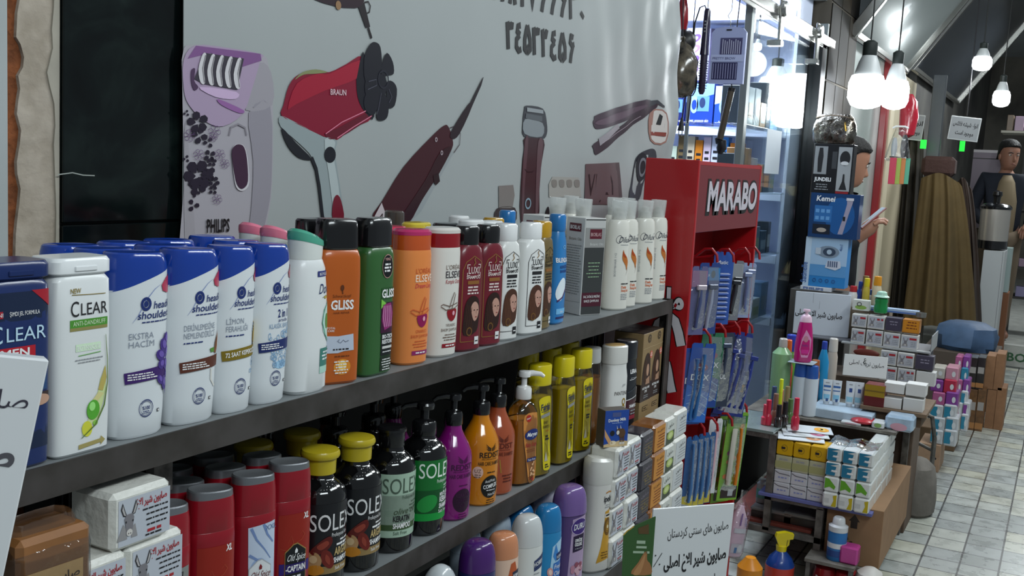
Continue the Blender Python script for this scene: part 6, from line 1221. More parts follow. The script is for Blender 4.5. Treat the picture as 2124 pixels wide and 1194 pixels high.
def fbag(r, L, hw, h):
    L.rect(-hw * 0.55, hw * 0.85, -h * 0.60, -h * 0.50, M('#a5adc9', 0.4), 0, 1, 1); L.rect(-hw * 0.5, hw * 0.9, -h * 0.70, -h * 0.61, M('#c98f1c', 0.4), 1, 1, 1); L.text('1C BLADES', 0.008, -h * 0.685, 0.011, INK, w=hw * 1.15, k=2, bold=0.02); L.rect(-hw * 0.5, hw * 0.9, -h * 0.45, -h * 0.30, M('#5a6fae', 0.4), 0, 1, 1); L.build('print', r)
    for k in range(4): razor(r, -hw * 0.6 + hw * 0.4 * k, -h * 0.25 - 0.01 * (k % 2), -h * 0.9, '#20317c', '#27357a', y=-0.008 - 0.003 * (k % 2), lean=0.004)
b0 = pack('razor_bag', 'blue bag of disposable razors with yellow strip, nearest the aisle', 'razor bag', 1548, 690, 852, 0.125, 0.775, col='#1d2b70', fn=fbag, tilt=0.20, d=0.03, taper=0.5)
for i, (px, y, Y, t, lb) in enumerate(((1528, 690, 0.80, 0.10, 'blue bag of disposable razors behind the yellow-strip bag'), (1520, 694, 0.835, 0.02, 'blue bag of disposable razors deepest on the second row hooks'))): clone(b0, at(px, y, Y=Y + 0.06), label=lb, rot=(0, t, -0.4))
def ftb(r, L, hw, h):
    L.rect(-hw + .002, hw - .002, -h + 0.002, -h * 0.82, M('#b5a53c') if hw > 0.021 else M('#2a5f9c'), 0, 1, 1); L.build('print', r)
    MB().tube([(0, -0.006, -0.02), (0, -0.008, -h * 0.45), (0.001, -0.008, -h * 0.7), (0, -0.006, -h + 0.02)], [0.003, 0.0045, 0.0065, 0.004], M('#3d6a9c', 0.25, coat=0.3), 8).build('toothbrush', r)
for i, px in enumerate((1438, 1450, 1462, 1474)): pack('toothbrush_pack', ('first', 'second', 'third', 'fourth')[i] + ' from the left of the slim blue toothbrush packs on the third row', 'toothbrush pack', px, 905 - 3 * i, 1045 - 4 * i, 0.042 + 0.002 * (i == 3), 0.795 + 0.006 * (i % 2), col='#1d4f86', fn=ftb, tilt=0.03)
def fkid(r, L, hw, h):
    for k, c_ in enumerate(('#c98aa0', '#a82f34', '#3f8f4a', '#a82f34', '#d9d4c9')): L.ell((-1) ** k * 0.004, -h * (0.22 + 0.17 * k), hw * 0.5, 0.014, M(c_, 0.35), 0)
    L.build('print', r); MB().tube([(0, -0.006, -0.03), (0, -0.008, -h * 0.5), (0, -0.006, -h + 0.02)], [0.004, 0.006, 0.005], M('#c9a5ad', 0.3), 8).build('toothbrush', r)
pack('toothbrush_pack', 'white and red children toothbrush pack on the third row of hooks', 'toothbrush pack', 1487, 868, 1012, 0.05, 0.80, col='#c4c6c9', fn=fkid, tilt=0.06)
def fgreen(r, L, hw, h):
    L.rect(-hw + .002, hw - .002, -0.035, -0.010, M('#2f6a2a', 0.4), 0, 1, 1); L.ell(hw * 0.55, -0.045, 0.009, 0.009, M('#c98a1c'), 1); L.rect(-hw * 0.7, hw * 0.9, -h + 0.008, -h + 0.045, M('#2a1c1c', 0.3), 1, 1, 1); L.rect(0, hw * 0.5, -h + 0.014, -h + 0.036, M('#9a9da0'), 2, 1, 1)
    for k in range(6): L.ell(random.uniform(-hw, hw) * 0.6, -h * random.uniform(0.3, 0.75), 0.010, 0.008, M(random.choice(['#b5a53c', '#7a2f5c', '#c96a2a'])), 1, n=10)
    L.build('print', r)
    MB().tube([(hw * 0.35, -0.007, -0.05), (hw * 0.45, -0.008, -h * 0.5), (hw * 0.5, -0.007, -h + 0.05)], [0.004, 0.006, 0.005], M('#c9701c', 0.3), 8).build('toothbrush', r)
    MB().loft([ring(-h + 0.052, 0.007, 0.006, 2, N=14), ring(-h + 0.066, 0.0075, 0.0065, 2, N=14), ring(-h + 0.068, 0.0095, 0.007, 2, N=14), ring(-0.05, 0.0115, 0.0015, 2, N=14)], M('#b9b5a9', 0.35), T=Matrix.Translation((-hw * 0.3, -0.008, 0))).build('toothpaste_tube', r)
k0 = pack('toothbrush_pack', 'lime green brush and toothpaste pack, right one of the pair', 'toothbrush pack', 1533, 855, 1022, 0.082, 0.785, col='#6f9c2a', fn=fgreen, tilt=0.09)
clone(k0, at(1512, 862, Y=0.885), label='lime green brush and toothpaste pack, left and behind of the pair', rot=(0, 0.05, -0.4))
# pink and white bottle in a plastic bag, hung below
p = at(1538, 1048, Y=0.83); r = thing('bagged_bottle', 'pink and white bottle in a clear bag hanging beside the white sign', 'bottle', p, rot=(0, 0.16, -0.6))
MB().loft([ring(z, a, b, 2.6) for z, a, b in ((-0.165, 0.024, 0.014), (-0.162, 0.031, 0.020), (-0.10, 0.032, 0.020), (-0.04, 0.029, 0.019), (-0.015, 0.015, 0.012), (0.0, 0.008, 0.008))], M('#cfb0bf', 0.35, coat=0.3)).build('bottle', r)
L = Lab(front([(-0.165, 0.032, 0.0205, 2.6), (0, 0.032, 0.0205, 2.6)]), 0.0012)
L.rect(-0.024, 0.024, -0.085, -0.070, M('#c9c6cc'), 0); L.rect(-0.024, 0.024, -0.150, -0.120, M('#c4bcc4'), 0); L.rect(-0.012, -0.002, -0.150, -0.132, M('#3f6fa5'), 1); L.ell(0.010, -0.135, 0.010, 0.012, M('#d5d2d4'), 1); L.text('Frida', 0.010, -0.05, 0.010, M('#3a4f9c'), rot=-1.3); L.rect(-0.01, -0.004, -0.06, -0.02, M('#7f5a92'), 1); L.build('printed_label', r)
MB().loft([[(x * s, y * s, z) for x, y, z in ring(z, 0.036, 0.025, 3, N=14)] for z, s in ((-0.168, 0.85), (-0.15, 1), (-0.02, 1), (0.005, 0.5), (0.02, 0.25), (0.05, 0.3))], BAGFILM).build('bag', r)
# ================================================================== THE SHOP BEHIND THE STAND
ALU = M('#8d9493', 0.35, 0.7); DARKF = M('#1a1c1e', 0.35, 0.3); CHR = M('#a9a9a4', 0.22, 0.9)
struct('wall_shop_upper', MB().box(3.42, 6.2, 1.225, 1.34, 2.42, 3.1, M('#a3a8a9', 0.7, noise=0.06, scale=5)))
struct('wall_shop_inner', MB().box(5.75, 5.8, 1.36, 3.2, 0, 3.0, M('#b9c4dd', 0.6)).box(3.4, 5.8, 3.2, 3.25, 0, 3.0, M('#8f9aae', 0.7)))
# sliding glass front on a steel rail
def wz(px, py, Y=1.225): return at(px, py, Y=Y)
r0, r1 = wz(1508, -8), wz(1712, 92)
wn = struct('window_1', MB().box(4.30, 5.50, 1.235, 1.241, 0.35, 2.16, GLASS), 0)
MB().box(4.255, 4.30, 1.222, 1.252, 0.3, 2.19, ALU, 0.002).build('jamb', wn)
MB().box(5.50, 5.585, 1.20, 1.262, 0.0, 2.19, DARKF, 0.002).box(5.585, 5.61, 1.20, 1.262, 0, 2.3, ALU, 0.002).build('jamb', wn)
MB().box(3.7, 5.75, 1.19, 1.262, 2.185, 2.235, CHR, 0.006).box(3.7, 5.75, 1.20, 1.215, 2.168, 2.19, CHR, 0.002).build('rail', wn)
for X in (4.58, 5.30):
    MB().box(X - 0.03, X + 0.03, 1.18, 1.192, 2.08, 2.26, CHR, 0.004).lathe([(0.028, -0.012), (0.034, -0.006), (0.034, 0.006), (0.028, 0.012)], CHR, 16, T=Matrix.Translation((X, 1.176, 2.22)) @ Matrix.Rotation(math.pi / 2, 4, 'X')).box(X - 0.045, X + 0.01, 1.17, 1.232, 2.06, 2.085, CHR, 0.003).build('roller_bracket', wn)
MB().box(4.3, 5.5, 1.228, 1.25, 0.3, 0.35, ALU, 0.002).build('bottom_rail', wn)
struct('wall_shop_added_shade', MB().box(3.42, 5.6, 1.228, 1.3, 0, 0.298, M('#1d1d1e', 0.7)))  # dark low wall added to stand for the black shade under the table
p = wz(1604, 315, 1.232); tag(Lab(lambda u, v, l: (p.x + u, 1.2335 - l, p.z + v)).box(p.x - 0.13, p.x + 0.13, 1.232, 1.2335, p.z - 0.10, p.z + 0.10, M('#b9c3cc', 0.5)).build('paper_note'), 'white paper note taped to the shop glass', 'note')
# brown tiled pillar with bright joints
pl = MB().box(5.615, 6.35, 1.20, 1.36, 0, 3.1, M('#57524a', 0.6, ior=1.15))
for i in range(8):
    for j in range(3): pl.box(5.62 + 0.245 * j, 5.855 + 0.245 * j, 1.194, 1.2, 0.02 + 0.4 * i, 0.41 + 0.4 * i, M(('#1a1712', '#2b251d', '#1f1c19')[(i + j) % 3], 0.5, noise=0.4, scale=6, ior=1.15), 0.002)
struct('pillar_1', pl)
# --- shelving inside, seen through the open doorway and the glass
BX_ = 5.32
SHW = M('#c9d2e6', 0.35)
sh = thing('shop_shelf', 'white shelving inside the bright shop, filled with boxed appliances', 'shelf')
MB().box(BX_ + 0.24, BX_ + 0.25, 1.30, 2.7, 0.2, 2.75, SHW).build('back_panel', sh)
ZS1 = at(1450, 262, X=BX_).z; ZS2 = at(1450, 30, X=BX_).z + 0.01
for z in (ZS1, ZS2, ZS1 - 0.32, ZS1 - 0.64, ZS1 - 0.96):
    MB().box(BX_ - 0.02, BX_ + 0.24, 1.30, 2.7, z - 0.045, z - 0.001, SHW, 0.002).build('shelf_board', sh)
for y in (1.30, 2.68): MB().box(BX_ - 0.015, BX_ + 0.24, y - 0.018, y - 0.001, 0, 2.75, SHW).build('upright', sh)
def pb(name, label, cat, x0, x1, yb, yt, X, dep, mat, fn=None, zb=None, group=None, c=0.0012):
    """a box whose -X face shows between pixels x0..x1, yb..yt when it stands at X"""
    p0, p1, pt = at(x0, yb, X=X), at(x1, yb, X=X), at(x0, yt, X=X)
    z0 = p0.z if zb is None else zb; h = max(pt.z - z0, 0.005); hw = abs(p0.y - p1.y) / 2
    r = thing(name, label, cat, (X, (p0.y + p1.y) / 2, z0), 0, group)
    MB().box(0, dep, -hw, hw, 0, h, mat, min(c, h * 0.2)).build('carton', r)
    if fn:
        L = Lab(lambda u, v, l: (-l, -u, v), 0.0006, 0.0006, 10); fn(L, hw, h); L.build('printed_face', r)
    return r
def fph(words, c2):
    def fn(L, hw, h):
        L.poly([(-hw, h * 0.55), (hw, h * 0.75), (hw, h), (-hw, h)], M(c2, 0.35), 0); L.rect(-hw * 0.2, hw * 0.7, h * 0.35, h * 0.7, M('#5f8fd0', 0.35), 1, 1, 1); L.ell(-hw * 0.4, h * 0.5, hw * 0.3, h * 0.2, M('#93b4e6', 0.3), 1, hole=0.6); L.ell(hw * 0.2, h * 0.55, hw * 0.22, h * 0.12, M('#22345c'), 2)
        L.text(words, 0, h * 0.10, h * 0.075, WI, w=hw * 1.4, k=1, sh=0.2)
    return fn
pb('appliance_box', 'navy appliance box on the bright shop shelf, nearest the banner', 'box', 1382, 1418, 262, 182, BX_, 0.12, M('#1c2760', 0.35), fph('care', '#24357a'), ZS1)
pb('appliance_box', 'blue appliance box on the bright shop shelf lettered wet, protects skin', 'box', 1420, 1476, 262, 172, BX_, 0.12, M('#1f3f9c', 0.35), fph('wet, protects skin', '#7fa5e6'), ZS1)
pb('appliance_box', 'blue and white appliance box on the bright shop shelf, nearest the glass', 'box', 1479, 1543, 262, 178, BX_, 0.12, M('#24489f', 0.35), fph('shaver series', '#b5c9ee'), ZS1)
def fpur(L, hw, h):
    for k in range(4): L.ell(-hw * 0.2, h * (0.2 + 0.2 * k), hw * 0.6, h * 0.07, M(('#8a6fb5', '#6a4f9c')[k % 2], 0.3), 0, rot=0.5, hole=0.5)
pb('appliance_box', 'tall white box with purple swirls standing on the shop shelf behind the dark brush', 'box', 1418, 1462, 168, 58, BX_ + 0.02, 0.1, M('#d6d9ee', 0.35), fpur)
pb('appliance_box', 'dark violet box on the shop shelf behind the brush set', 'box', 1466, 1552, 172, 60, BX_ + 0.06, 0.1, M('#4d4a66', 0.35), fpur)
smalls = [(1385, 1402, 302, '#b5c4b0'), (1404, 1420, 280, '#6b5a3a'), (1422, 1438, 282, '#c2b79c'), (1440, 1455, 290, '#c97a1c'), (1457, 1472, 284, '#c9b9c6'), (1474, 1490, 282, '#bcc3d4'), (1492, 1508, 284, '#2a7ac2'), (1512, 1538, 296, '#d07a24')]
ZS3 = ZS1 - 0.32
for i, (a, b, t, c_) in enumerate(smalls):
    pb('medicine_box', f'small {("pale green", "brown", "cream", "orange", "mauve", "grey-blue", "bright blue", "amber")[i]} box on the shelf above the red stand', 'box', a, b, 335, t, BX_ + 0.03, 0.06, M(c_, 0.45), lambda L, hw, h: (L.rect(-hw, hw, h * 0.2, h * 0.4, M('#c9d4c9'), 0, 1, 1), L.small(-hw * 0.7, hw * 0.7, h * 0.7, 2, h * 0.12, h * 0.05, INK)), ZS3)
# goods on glass shelves behind the sliding glass
gs = thing('glass_shelf', 'glass display shelves inside the sliding shop front', 'shelf')
for z in (1.72, 1.42, 1.12, 0.80):
    MB().box(4.45, 5.28, 1.28, 1.55, z - 0.008, z, GLASS, 0.001).build('glass_board', gs)
for x in (4.46, 5.26): MB().box(x, x + 0.012, 1.53, 1.545, 0.3, 2.1, ALU).build('upright', gs)
rnd = random.Random(11); cols = ['#5f7f94', '#7d93a8', '#a9b5bd', '#35506b', '#c3cbd0', '#a5605a', '#8c9d86', '#39434c', '#b98a5a', '#6d8fb5', '#d3d8dc']
for z in (1.72, 1.42, 1.12, 0.80):
    x = 4.50; k = 0
    while x < 5.18:
        w = rnd.uniform(0.06, 0.13); h = rnd.uniform(0.10, 0.22); c_ = rnd.choice(cols)
        b = MB().box(x, x + w, 1.31, 1.40, z + 0.001, z + h, M(c_, 0.4), 0.002).box(x + w * 0.15, x + w * 0.85, 1.309, 1.31, z + h * 0.2, z + h * 0.6, M(rnd.choice(cols), 0.4))
        tag(b.build('boxed_goods'), 'small coloured carton on the glass shelves behind the shop glass', 'carton', 'cartons behind the shop glass'); x += w + 0.015
# --- bulbs
def bulb(name, label, px, py, X, wpx, hpx, power, strength=9, cap=True, wire=0.0, col=(0.95, 0.99, 1.0)):
    p = at(px, py, X=X); s = X / 2.0; dep = -(RW.transposed() @ (p - EYE)).z; k = dep / FPX; rr = wpx * k / 2; hh = hpx * k
    r = thing(name, label, 'lamp', p)
    MB().lathe([(rr * 0.45, hh * 0.5), (rr * 0.85, hh * 0.42), (rr, hh * 0.2), (rr, -hh * 0.22), (rr * 0.8, -hh * 0.42), (rr * 0.4, -hh * 0.5), (0.004, -hh * 0.52)], M('#f2f9ff', 0.5, emit=strength), 24).build('globe', r)
    MB().lathe([(rr * 0.75, hh * 0.43), (rr * 0.72, hh * 0.5), (rr * 0.55, hh * 0.8), (rr * 0.4, hh * 0.98), (rr * 0.36, hh * 1.0)], M('#b4b8b8', 0.4), 20).build('lamp_base', r)
    MB().lathe([(rr * 0.38, hh * 0.98), (rr * 0.40, hh * 1.0), (rr * 0.40, hh * 1.35), (rr * 0.2, hh * 1.42)], M('#1d2422', 0.5), 14).build('socket', r)
    if wire: MB().tube([(0, 0, hh * 1.4), (0.004, 0, hh * 1.4 + wire * 0.5), (0, 0, hh * 1.4 + wire)], 0.004, M('#222423', 0.6), 6).build('cord', r)
    bulb_light('bulb_light', (p.x, p.y, p.z - hh * 0.52 - 0.06), power, r=0.06)
    return r
bulb('hanging_bulb', 'glowing bulb hanging by a cord above the man with the phone, left of two', 1797, 188, 6.0, 74, 72, 4.5, wire=0.32)
bulb('hanging_bulb', 'glowing bulb hanging by a cord above the man with the phone, right of two', 1856, 195, 6.2, 56, 62, 5, wire=0.28)
bulb('hanging_bulb', 'glowing bulb hanging under the dark awning sheet', 2037, 131, 7.6, 38, 30, 8, wire=0.3)
bulb('hanging_bulb', 'glowing bulb on a long cord at the far right above the second man', 2077, 204, 8.3, 34, 34, 8, wire=0.55)
bulb('shop_bulb', 'bright bulb shining behind the shop glass', 1610, 178, 5.05, 62, 40, 12, wire=0.4)
bulb('shop_bulb', 'small spotlight bulb behind the shop glass near its left jamb', 1572, 97, 4.95, 16, 16, 3, wire=0.3)
MB().box(4.2, 5.0, 2.0, 2.08, 2.93, 2.98, M('#dfe9ff', 0.5, emit=6)).build('tube_lamp'); tag(bpy.data.objects['tube_lamp'], 'bluish white ceiling tube lamp inside the shop', 'lamp')
# --- things hung in the doorway
MB().tube([(3.40, 1.17, 2.24), (4.25, 1.17, 2.24)], 0.007, CHR, 8).build('hanging_rail'); tag(bpy.data.objects['hanging_rail'], 'thin steel rail across the shop doorway with goods hung from it', 'rail')
HX = 3.78
def hung(name, label, cat, px, py, X=HX): return thing(name, label, cat, at(px, py, X=X))
PXM = 0.00163
MAR_ = M('#8c1420', 0.25, coat=0.4)
r = hung('dryer_brush', 'round black brush head with dark red handle hanging at the banner edge', 'hair brush', 1415, 62)
MB().tube([(0, 0.004, 0.12), (0, 0.002, 0.07), (0, 0, 0.03), (0, 0, 0.0)], [0.012, 0.02, 0.021, 0.016], MAR_, 14).build('handle', r)
MB().ball((0, -0.014, -0.045), (0.042, 0.042, 0.048), M('#1c1a1c', 0.4), 18).build('brush_head', r)
MB().tube([(0.0, -0.02, -0.085), (0, -0.025, -0.13), (0, -0.03, -0.17)], [0.012, 0.01, 0.008], M('#171517', 0.4), 8).build('tail', r)
MB().tube([(0, 0, 0.11), (0, 0, 0.2), (0, 0, 2.24 - r.location.z)], 0.0025, INK, 6).build('cord', r)
r = hung('foil_bag', 'black and cream marbled plastic bag bunched at the banner edge', 'bag', 1412, 145, 3.72)
rr = random.Random(5)
MB().loft([[((0.062 * s + rr.uniform(-.006, .006)) * math.cos(t), (0.062 * s + rr.uniform(-.006, .006)) * math.sin(t), z + rr.uniform(-.004, .004)) for t in [2 * math.pi * j / 18 for j in range(18)]] for z, s in ((-0.10, 0.25), (-0.085, 0.7), (-0.06, 0.92), (-0.02, 1), (0.03, 0.95), (0.06, 0.75), (0.085, 0.45), (0.10, 0.2), (0.12, 0.12))], M('#1b1917', 0.18, coat=0.6, c2='#6b6252', scale=22), True, True).build('bag', r)
MB().tube([(0, 0, 0.11), (0, 0.01, 0.25), (0, 0.02, 2.24 - r.location.z)], 0.002, INK, 6).build('string', r)
r = hung('curling_brush', 'slim dark purple curling brush hanging in the shop doorway', 'hair brush', 1468, 18)
PUR = M('#221a34', 0.25, coat=0.4)
b = MB().tube([(0, 0, 0), (0, 0, -0.01), (0, 0, -0.06), (0, 0, -0.14), (0, 0, -0.168)], [0.009, 0.012, 0.014, 0.0155, 0.0175], PUR, 14)
for k in range(4): b.box(-0.0155, -0.012, -0.003, 0.003, -0.05 - 0.012 * k, -0.045 - 0.012 * k, GREY)
b.build('handle', r)
b = MB().tube([(0, 0, -0.168), (0, 0, -0.19), (0, 0, -0.30), (0, 0, -0.312)], [0.0135, 0.0135, 0.0125, 0.007], M('#2a2238', 0.4), 14)
for k in range(12):
    for a in range(6):
        an = a * math.pi / 3 + k * 0.4; b.tube([(0.012 * math.cos(an), 0.012 * math.sin(an), -0.19 - 0.009 * k), (0.0185 * math.cos(an), 0.0185 * math.sin(an), -0.19 - 0.009 * k)], 0.0012, PUR, 4)
b.build('bristle_barrel', r)
MB().tube([(0, 0.002, -0.01), (0, 0.012, 0.012), (0, 0.03, 0.005), (0, 0.045, -0.05), (0, 0.048, -0.18), (0, 0.04, -0.33), (0, 0.045, -0.42)], 0.003, INK, 8).build('cord', r)
MB().tube([(0, 0, 0), (0, 0, 0.05), (0, 0, 2.24 - r.location.z)], 0.0018, CHR, 6).build('hook_wire', r)
r = hung('makeup_brush_set', 'white clamshell pack of makeup brushes hanging in the shop doorway', 'brush set', 1515, 56)
hw = 0.064; pw = MB().prism([(-hw, -0.205), (hw, -0.205), (hw, -0.02), (hw - 0.012, -0.006), (0.02, 0.0), (-0.02, 0.0), (-hw + 0.012, -0.006), (-hw, -0.02)], -0.008, 0.008, M('#aab4e0', 0.35, coat=0.5), T=Matrix.Rotation(-math.pi / 2, 4, 'Z'))
pw.build('pack', r)
L = Lab(lambda u, v, l: (-0.008 - l, -u, v), 0.001, 0.0008, 10); L.rect(-0.03, 0.052, -0.10, -0.04, M('#4c4a72', 0.3), 0, 1, 1); L.rect(-hw + .002, hw - .002, -0.125, -0.10, M('#b9c3ea', 0.3), 1, 1, 1); L.text('PRETTY BROW', -0.012, -0.118, 0.009, M('#5a5a86'), w=0.085, k=2); L.rect(-0.055, 0.04, -0.19, -0.128, M('#34345c', 0.3), 0, 1, 1)
for k in range(9): L.line([(-0.02 + 0.008 * k, -0.045 - 0.004 * (k % 3)), (-0.02 + 0.008 * k, -0.098)], 0.0028, M('#c9cbe6', 0.3), 2)
for k in range(10): L.line([(-0.05 + 0.0095 * k, -0.132), (-0.05 + 0.0095 * k, -0.187)], 0.0028, M('#9a9cc4', 0.3), 2)
L.rect(-0.01, 0.01, -0.014, -0.009, INK, 2); L.build('print', r)
MB().tube([(0, 0, -0.01), (0, 0, 0.02), (0, 0.012, 0.04), (0, 0.0, 0.06), (0, -0.003, 2.24 - r.location.z)], 0.0016, CHR, 6).build('hook_wire', r)
r = thing('curling_wand', 'metal-barrelled curling wand hanging above the red stand', 'curling iron', at(1518, 182, X=HX)); r.rotation_euler = (0.16, 0, 0)
MB().tube([(0, 0, 0), (0, 0, -0.012)], 0.0135, M('#17151a', 0.4), 14).build('tip', r); MB().tube([(0, 0, -0.012), (0, 0, -0.19)], 0.0125, M('#6b6258', 0.25, 0.8), 16).build('barrel', r)
MB().tube([(0, 0.012, -0.188), (0, 0.004, -0.20), (0, -0.01, -0.20), (0, -0.014, -0.222), (0, -0.012, -0.243)], [0.008, 0.013, 0.018, 0.019, 0.009], M('#15141a', 0.35), 14).build('handle', r)
MB().tube([(0, 0, 0), (0, 0.01, 0.03), (0, 0.06, 2.24 - r.location.z)], 0.0022, INK, 6).build('cord', r)
r = hung('power_cord', 'coiled black power cord with a round plug hanging in the shop doorway', 'cord', 1432, 140)
b = MB()
for k in range(3): b.tube([(0, 0.012 * math.cos(t) * (1 + k * .3) - 0.01, -0.035 + 0.05 * math.sin(t) - 0.01 * k) for t in [2 * math.pi * j / 16 for j in range(17)]], 0.0025, INK, 6)
b.tube([(0, 0.0, 0.02), (0, 0.01, -0.08), (0, 0.018, -0.19)], 0.0025, INK, 6).tube([(0, 0, 0.02), (0, 0, 0.1), (0, 0, 2.24 - r.location.z)], 0.002, INK, 6); b.build('cable', r)
MB().tube([(0, 0.018, -0.185), (0, 0.019, -0.21), (0, 0.02, -0.235)], [0.004, 0.009, 0.013], INK, 12).tube([(0, 0.014, -0.235), (0, 0.014, -0.255)], 0.002, CHR, 6).tube([(0, 0.027, -0.235), (0, 0.027, -0.255)], 0.002, CHR, 6).build('plug', r)
# --- boxes stacked against the shop front
KX = 4.95
ZK = at(1700, 603, X=KX).z
def ftrim(L, hw, h):
    L.rect(-hw + .004, -hw * 0.3, h * 0.38, h * 0.95, M('#8a8d8f', 0.35), 0, 1, 1); L.poly([(-hw * 0.75, h * 0.42), (-hw * 0.55, h * 0.42), (-hw * 0.5, h * 0.75), (-hw * 0.55, h * 0.92), (-hw * 0.72, h * 0.92), (-hw * 0.78, h * 0.7)], INK, 1); L.rect(hw * 0.25, hw - .006, h * 0.05, h * 0.95, M('#9a9d9f', 0.35), 0, 1, 1); L.ell(hw * 0.6, h * 0.72, hw * 0.26, h * 0.15, INK, 1); L.ell(hw * 0.6, h * 0.62, hw * 0.2, h * 0.04, M('#c9cacb'), 2); L.poly([(hw * 0.4, h * 0.08), (hw * 0.8, h * 0.08), (hw * 0.66, h * 0.25), (hw * 0.64, h * 0.4), (hw * 0.56, h * 0.4), (hw * 0.54, h * 0.25)], INK, 1)
    L.text('JUNDELI', -hw * 0.45, h * 0.24, h * 0.075, WI, w=hw * 0.85, k=1, bold=0.03); L.small(-hw * 0.85, -hw * 0.1, h * 0.17, 3, h * 0.05, h * 0.018, GREY); L.rect(-hw * 0.05, hw * 0.2, h * 0.5, h * 0.85, M('#3a3c3f'), 0, 1, 1); L.rect(hw * 0.25, hw * 0.9, h * 0.0, h * 0.045, M('#8c1f24'), 1, 1, 1)
def fkem(L, hw, h):
    L.rect(-hw, hw, 0, h, M('#173a66', 0.3), 0, 1, 1); L.ell(hw * 0.25, h * 0.5, hw * 0.6, h * 0.42, M('#1f5590', 0.3), 1); L.text('Kemei', -hw * 0.38, h * 0.82, h * 0.12, WI, w=hw * 0.75, k=2, bold=0.02, sh=0.1); L.rect(-hw * 0.8, -hw * 0.08, h * 0.35, h * 0.72, M('#2f68a5', 0.3), 2, 1, 1); L.rect(-hw * 0.82, -hw * 0.1, h * 0.08, h * 0.3, M('#1d2430', 0.3), 2, 1, 1); L.ell(-hw * 0.45, h * 0.17, hw * 0.2, h * 0.05, M('#a89d93'), 3)
    for k in range(6): L.rect(-hw * 0.75 + hw * 0.22 * (k % 3), -hw * 0.6 + hw * 0.22 * (k % 3), h * (0.4 + 0.16 * (k // 3)), h * (0.48 + 0.16 * (k // 3)), M('#5f95c9'), 3, 1, 1)
    L.poly([(hw * 0.22, h * 0.1), (hw * 0.42, h * 0.1), (hw * 0.6, h * 0.55), (hw * 0.72, h * 0.8), (hw * 0.74, h * 0.9), (hw * 0.48, h * 0.9), (hw * 0.5, h * 0.78), (hw * 0.4, h * 0.5)], M('#9a93a5', 0.3), 2); L.rect(hw * 0.46, hw * 0.76, h * 0.86, h * 0.92, M('#c9c6cc'), 3, 1, 1); L.rect(hw * 0.38, hw * 0.48, h * 0.4, h * 0.5, INK, 3, 1, 1)
def fphi(L, hw, h):
    L.rect(-hw, hw, h * 0.45, h, M('#9fbcd8', 0.3), 0, 1, 1); L.rect(-hw, hw, h * 0.22, h * 0.45, M('#5a93c6', 0.3), 0, 1, 1); L.rect(-hw, -hw * 0.72, 0, h, M('#b9cde0', 0.3), 1, 1, 1); L.text('Satinelle', -hw * 0.84, h * 0.06, h * 0.11, M('#3a5f9c'), w=h * 0.42, al='l', k=2, rot=math.pi / 2, bold=0.02)
    L.ell(hw * 0.1, h * 0.72, hw * 0.52, h * 0.12, M('#7d8c9c', 0.3), 2); L.ell(hw * 0.15, h * 0.72, hw * 0.3, h * 0.085, M('#39475a', 0.3), 3); L.ell(hw * 0.15, h * 0.72, hw * 0.12, h * 0.05, M('#a9bccc', 0.3), 4); L.rect(-hw * 0.5, -hw * 0.25, h * 0.66, h * 0.79, M('#b5c0cc', 0.3), 4, 1, 1)
    L.poly([(hw * 0.0, h * 0.40), (hw * 0.1, h * 0.55), (hw * 0.7, h * 0.55), (hw * 0.75, h * 0.42), (hw * 0.5, h * 0.36)], M('#c5cad6', 0.3), 3)
    for k in range(5): L.rect(hw * (0.12 + 0.1 * k), hw * (0.18 + 0.1 * k), h * 0.42, h * 0.54, M('#4a5a78'), 4, 1, 1)
    for k in range(4): L.ell(-hw * 0.45 + hw * 0.3 * k, h * 0.13, hw * 0.09, h * 0.04, M('#2a5a94'), 2, hole=0.6)
    L.text('4in1', hw * 0.75, h * 0.82, h * 0.06, M('#2f4f8c'), k=2, rot=math.pi / 2)
r = pb('appliance_box', 'thin white box end at the foot of the appliance box stack', 'box', 1659, 1724, 604, 591, KX - 0.01, 0.1, M('#c9ccd4', 0.4), lambda L, hw, h: L.text('PHILIPS', -hw * 0.15, h * 0.22, h * 0.55, M('#3a5f9c'), w=hw * 1.3, k=1, bold=0.03), ZK)
z1 = at(1663, 591, X=KX).z + 0.001
pb('appliance_box', 'light blue epilator box in the stack below the dark blue clipper box', 'box', 1664, 1752, 590, 489, KX, 0.09, M('#2f7fc0', 0.3), fphi, z1)
z2_ = at(1663, 489, X=KX).z + 0.001
pb('appliance_box', 'dark blue hair clipper box in the middle of the stack', 'box', 1675, 1777, 489, 398, KX - 0.01, 0.09, M('#14305a', 0.3), fkem, z2_)
z3 = at(1675, 398, X=KX - 0.01).z + 0.001
pb('appliance_box', 'black hair trimmer box on top of the appliance stack', 'box', 1682, 1764, 392, 297, KX, 0.08, M('#1a1b1e', 0.3), ftrim, z3)
z4 = at(1682, 297, X=KX).z + 0.001
pc = at(1732, 262, X=KX + 0.045); r = thing('toiletry_bag', 'shiny silver quilted toiletry bag on top of the box stack', 'bag', (KX + 0.045, pc.y, z4))
SLV = M('#a9a59c', 0.14, 0.95, c2='#4a4038', scale=26, bump=1.0)
MB().loft([[(x * sy, y, z) for y, x, z in ring(z, w, d, 3.2, N=24)] for z, w, d, sy in ((0.001, 0.085, 0.035, 1), (0.012, 0.095, 0.042, 1), (0.05, 0.099, 0.045, 1), (0.09, 0.095, 0.040, 1), (0.125, 0.080, 0.026, 1), (0.138, 0.066, 0.016, 1))], SLV).build('pouch', r)
MB().tube([(-0.02, 0.085 - 0.017 * k, 0.118 + 0.012 * math.sin(k * 0.33)) for k in range(11)], 0.005, M('#6b5f50', 0.3, 0.6), 6).build('zip', r)
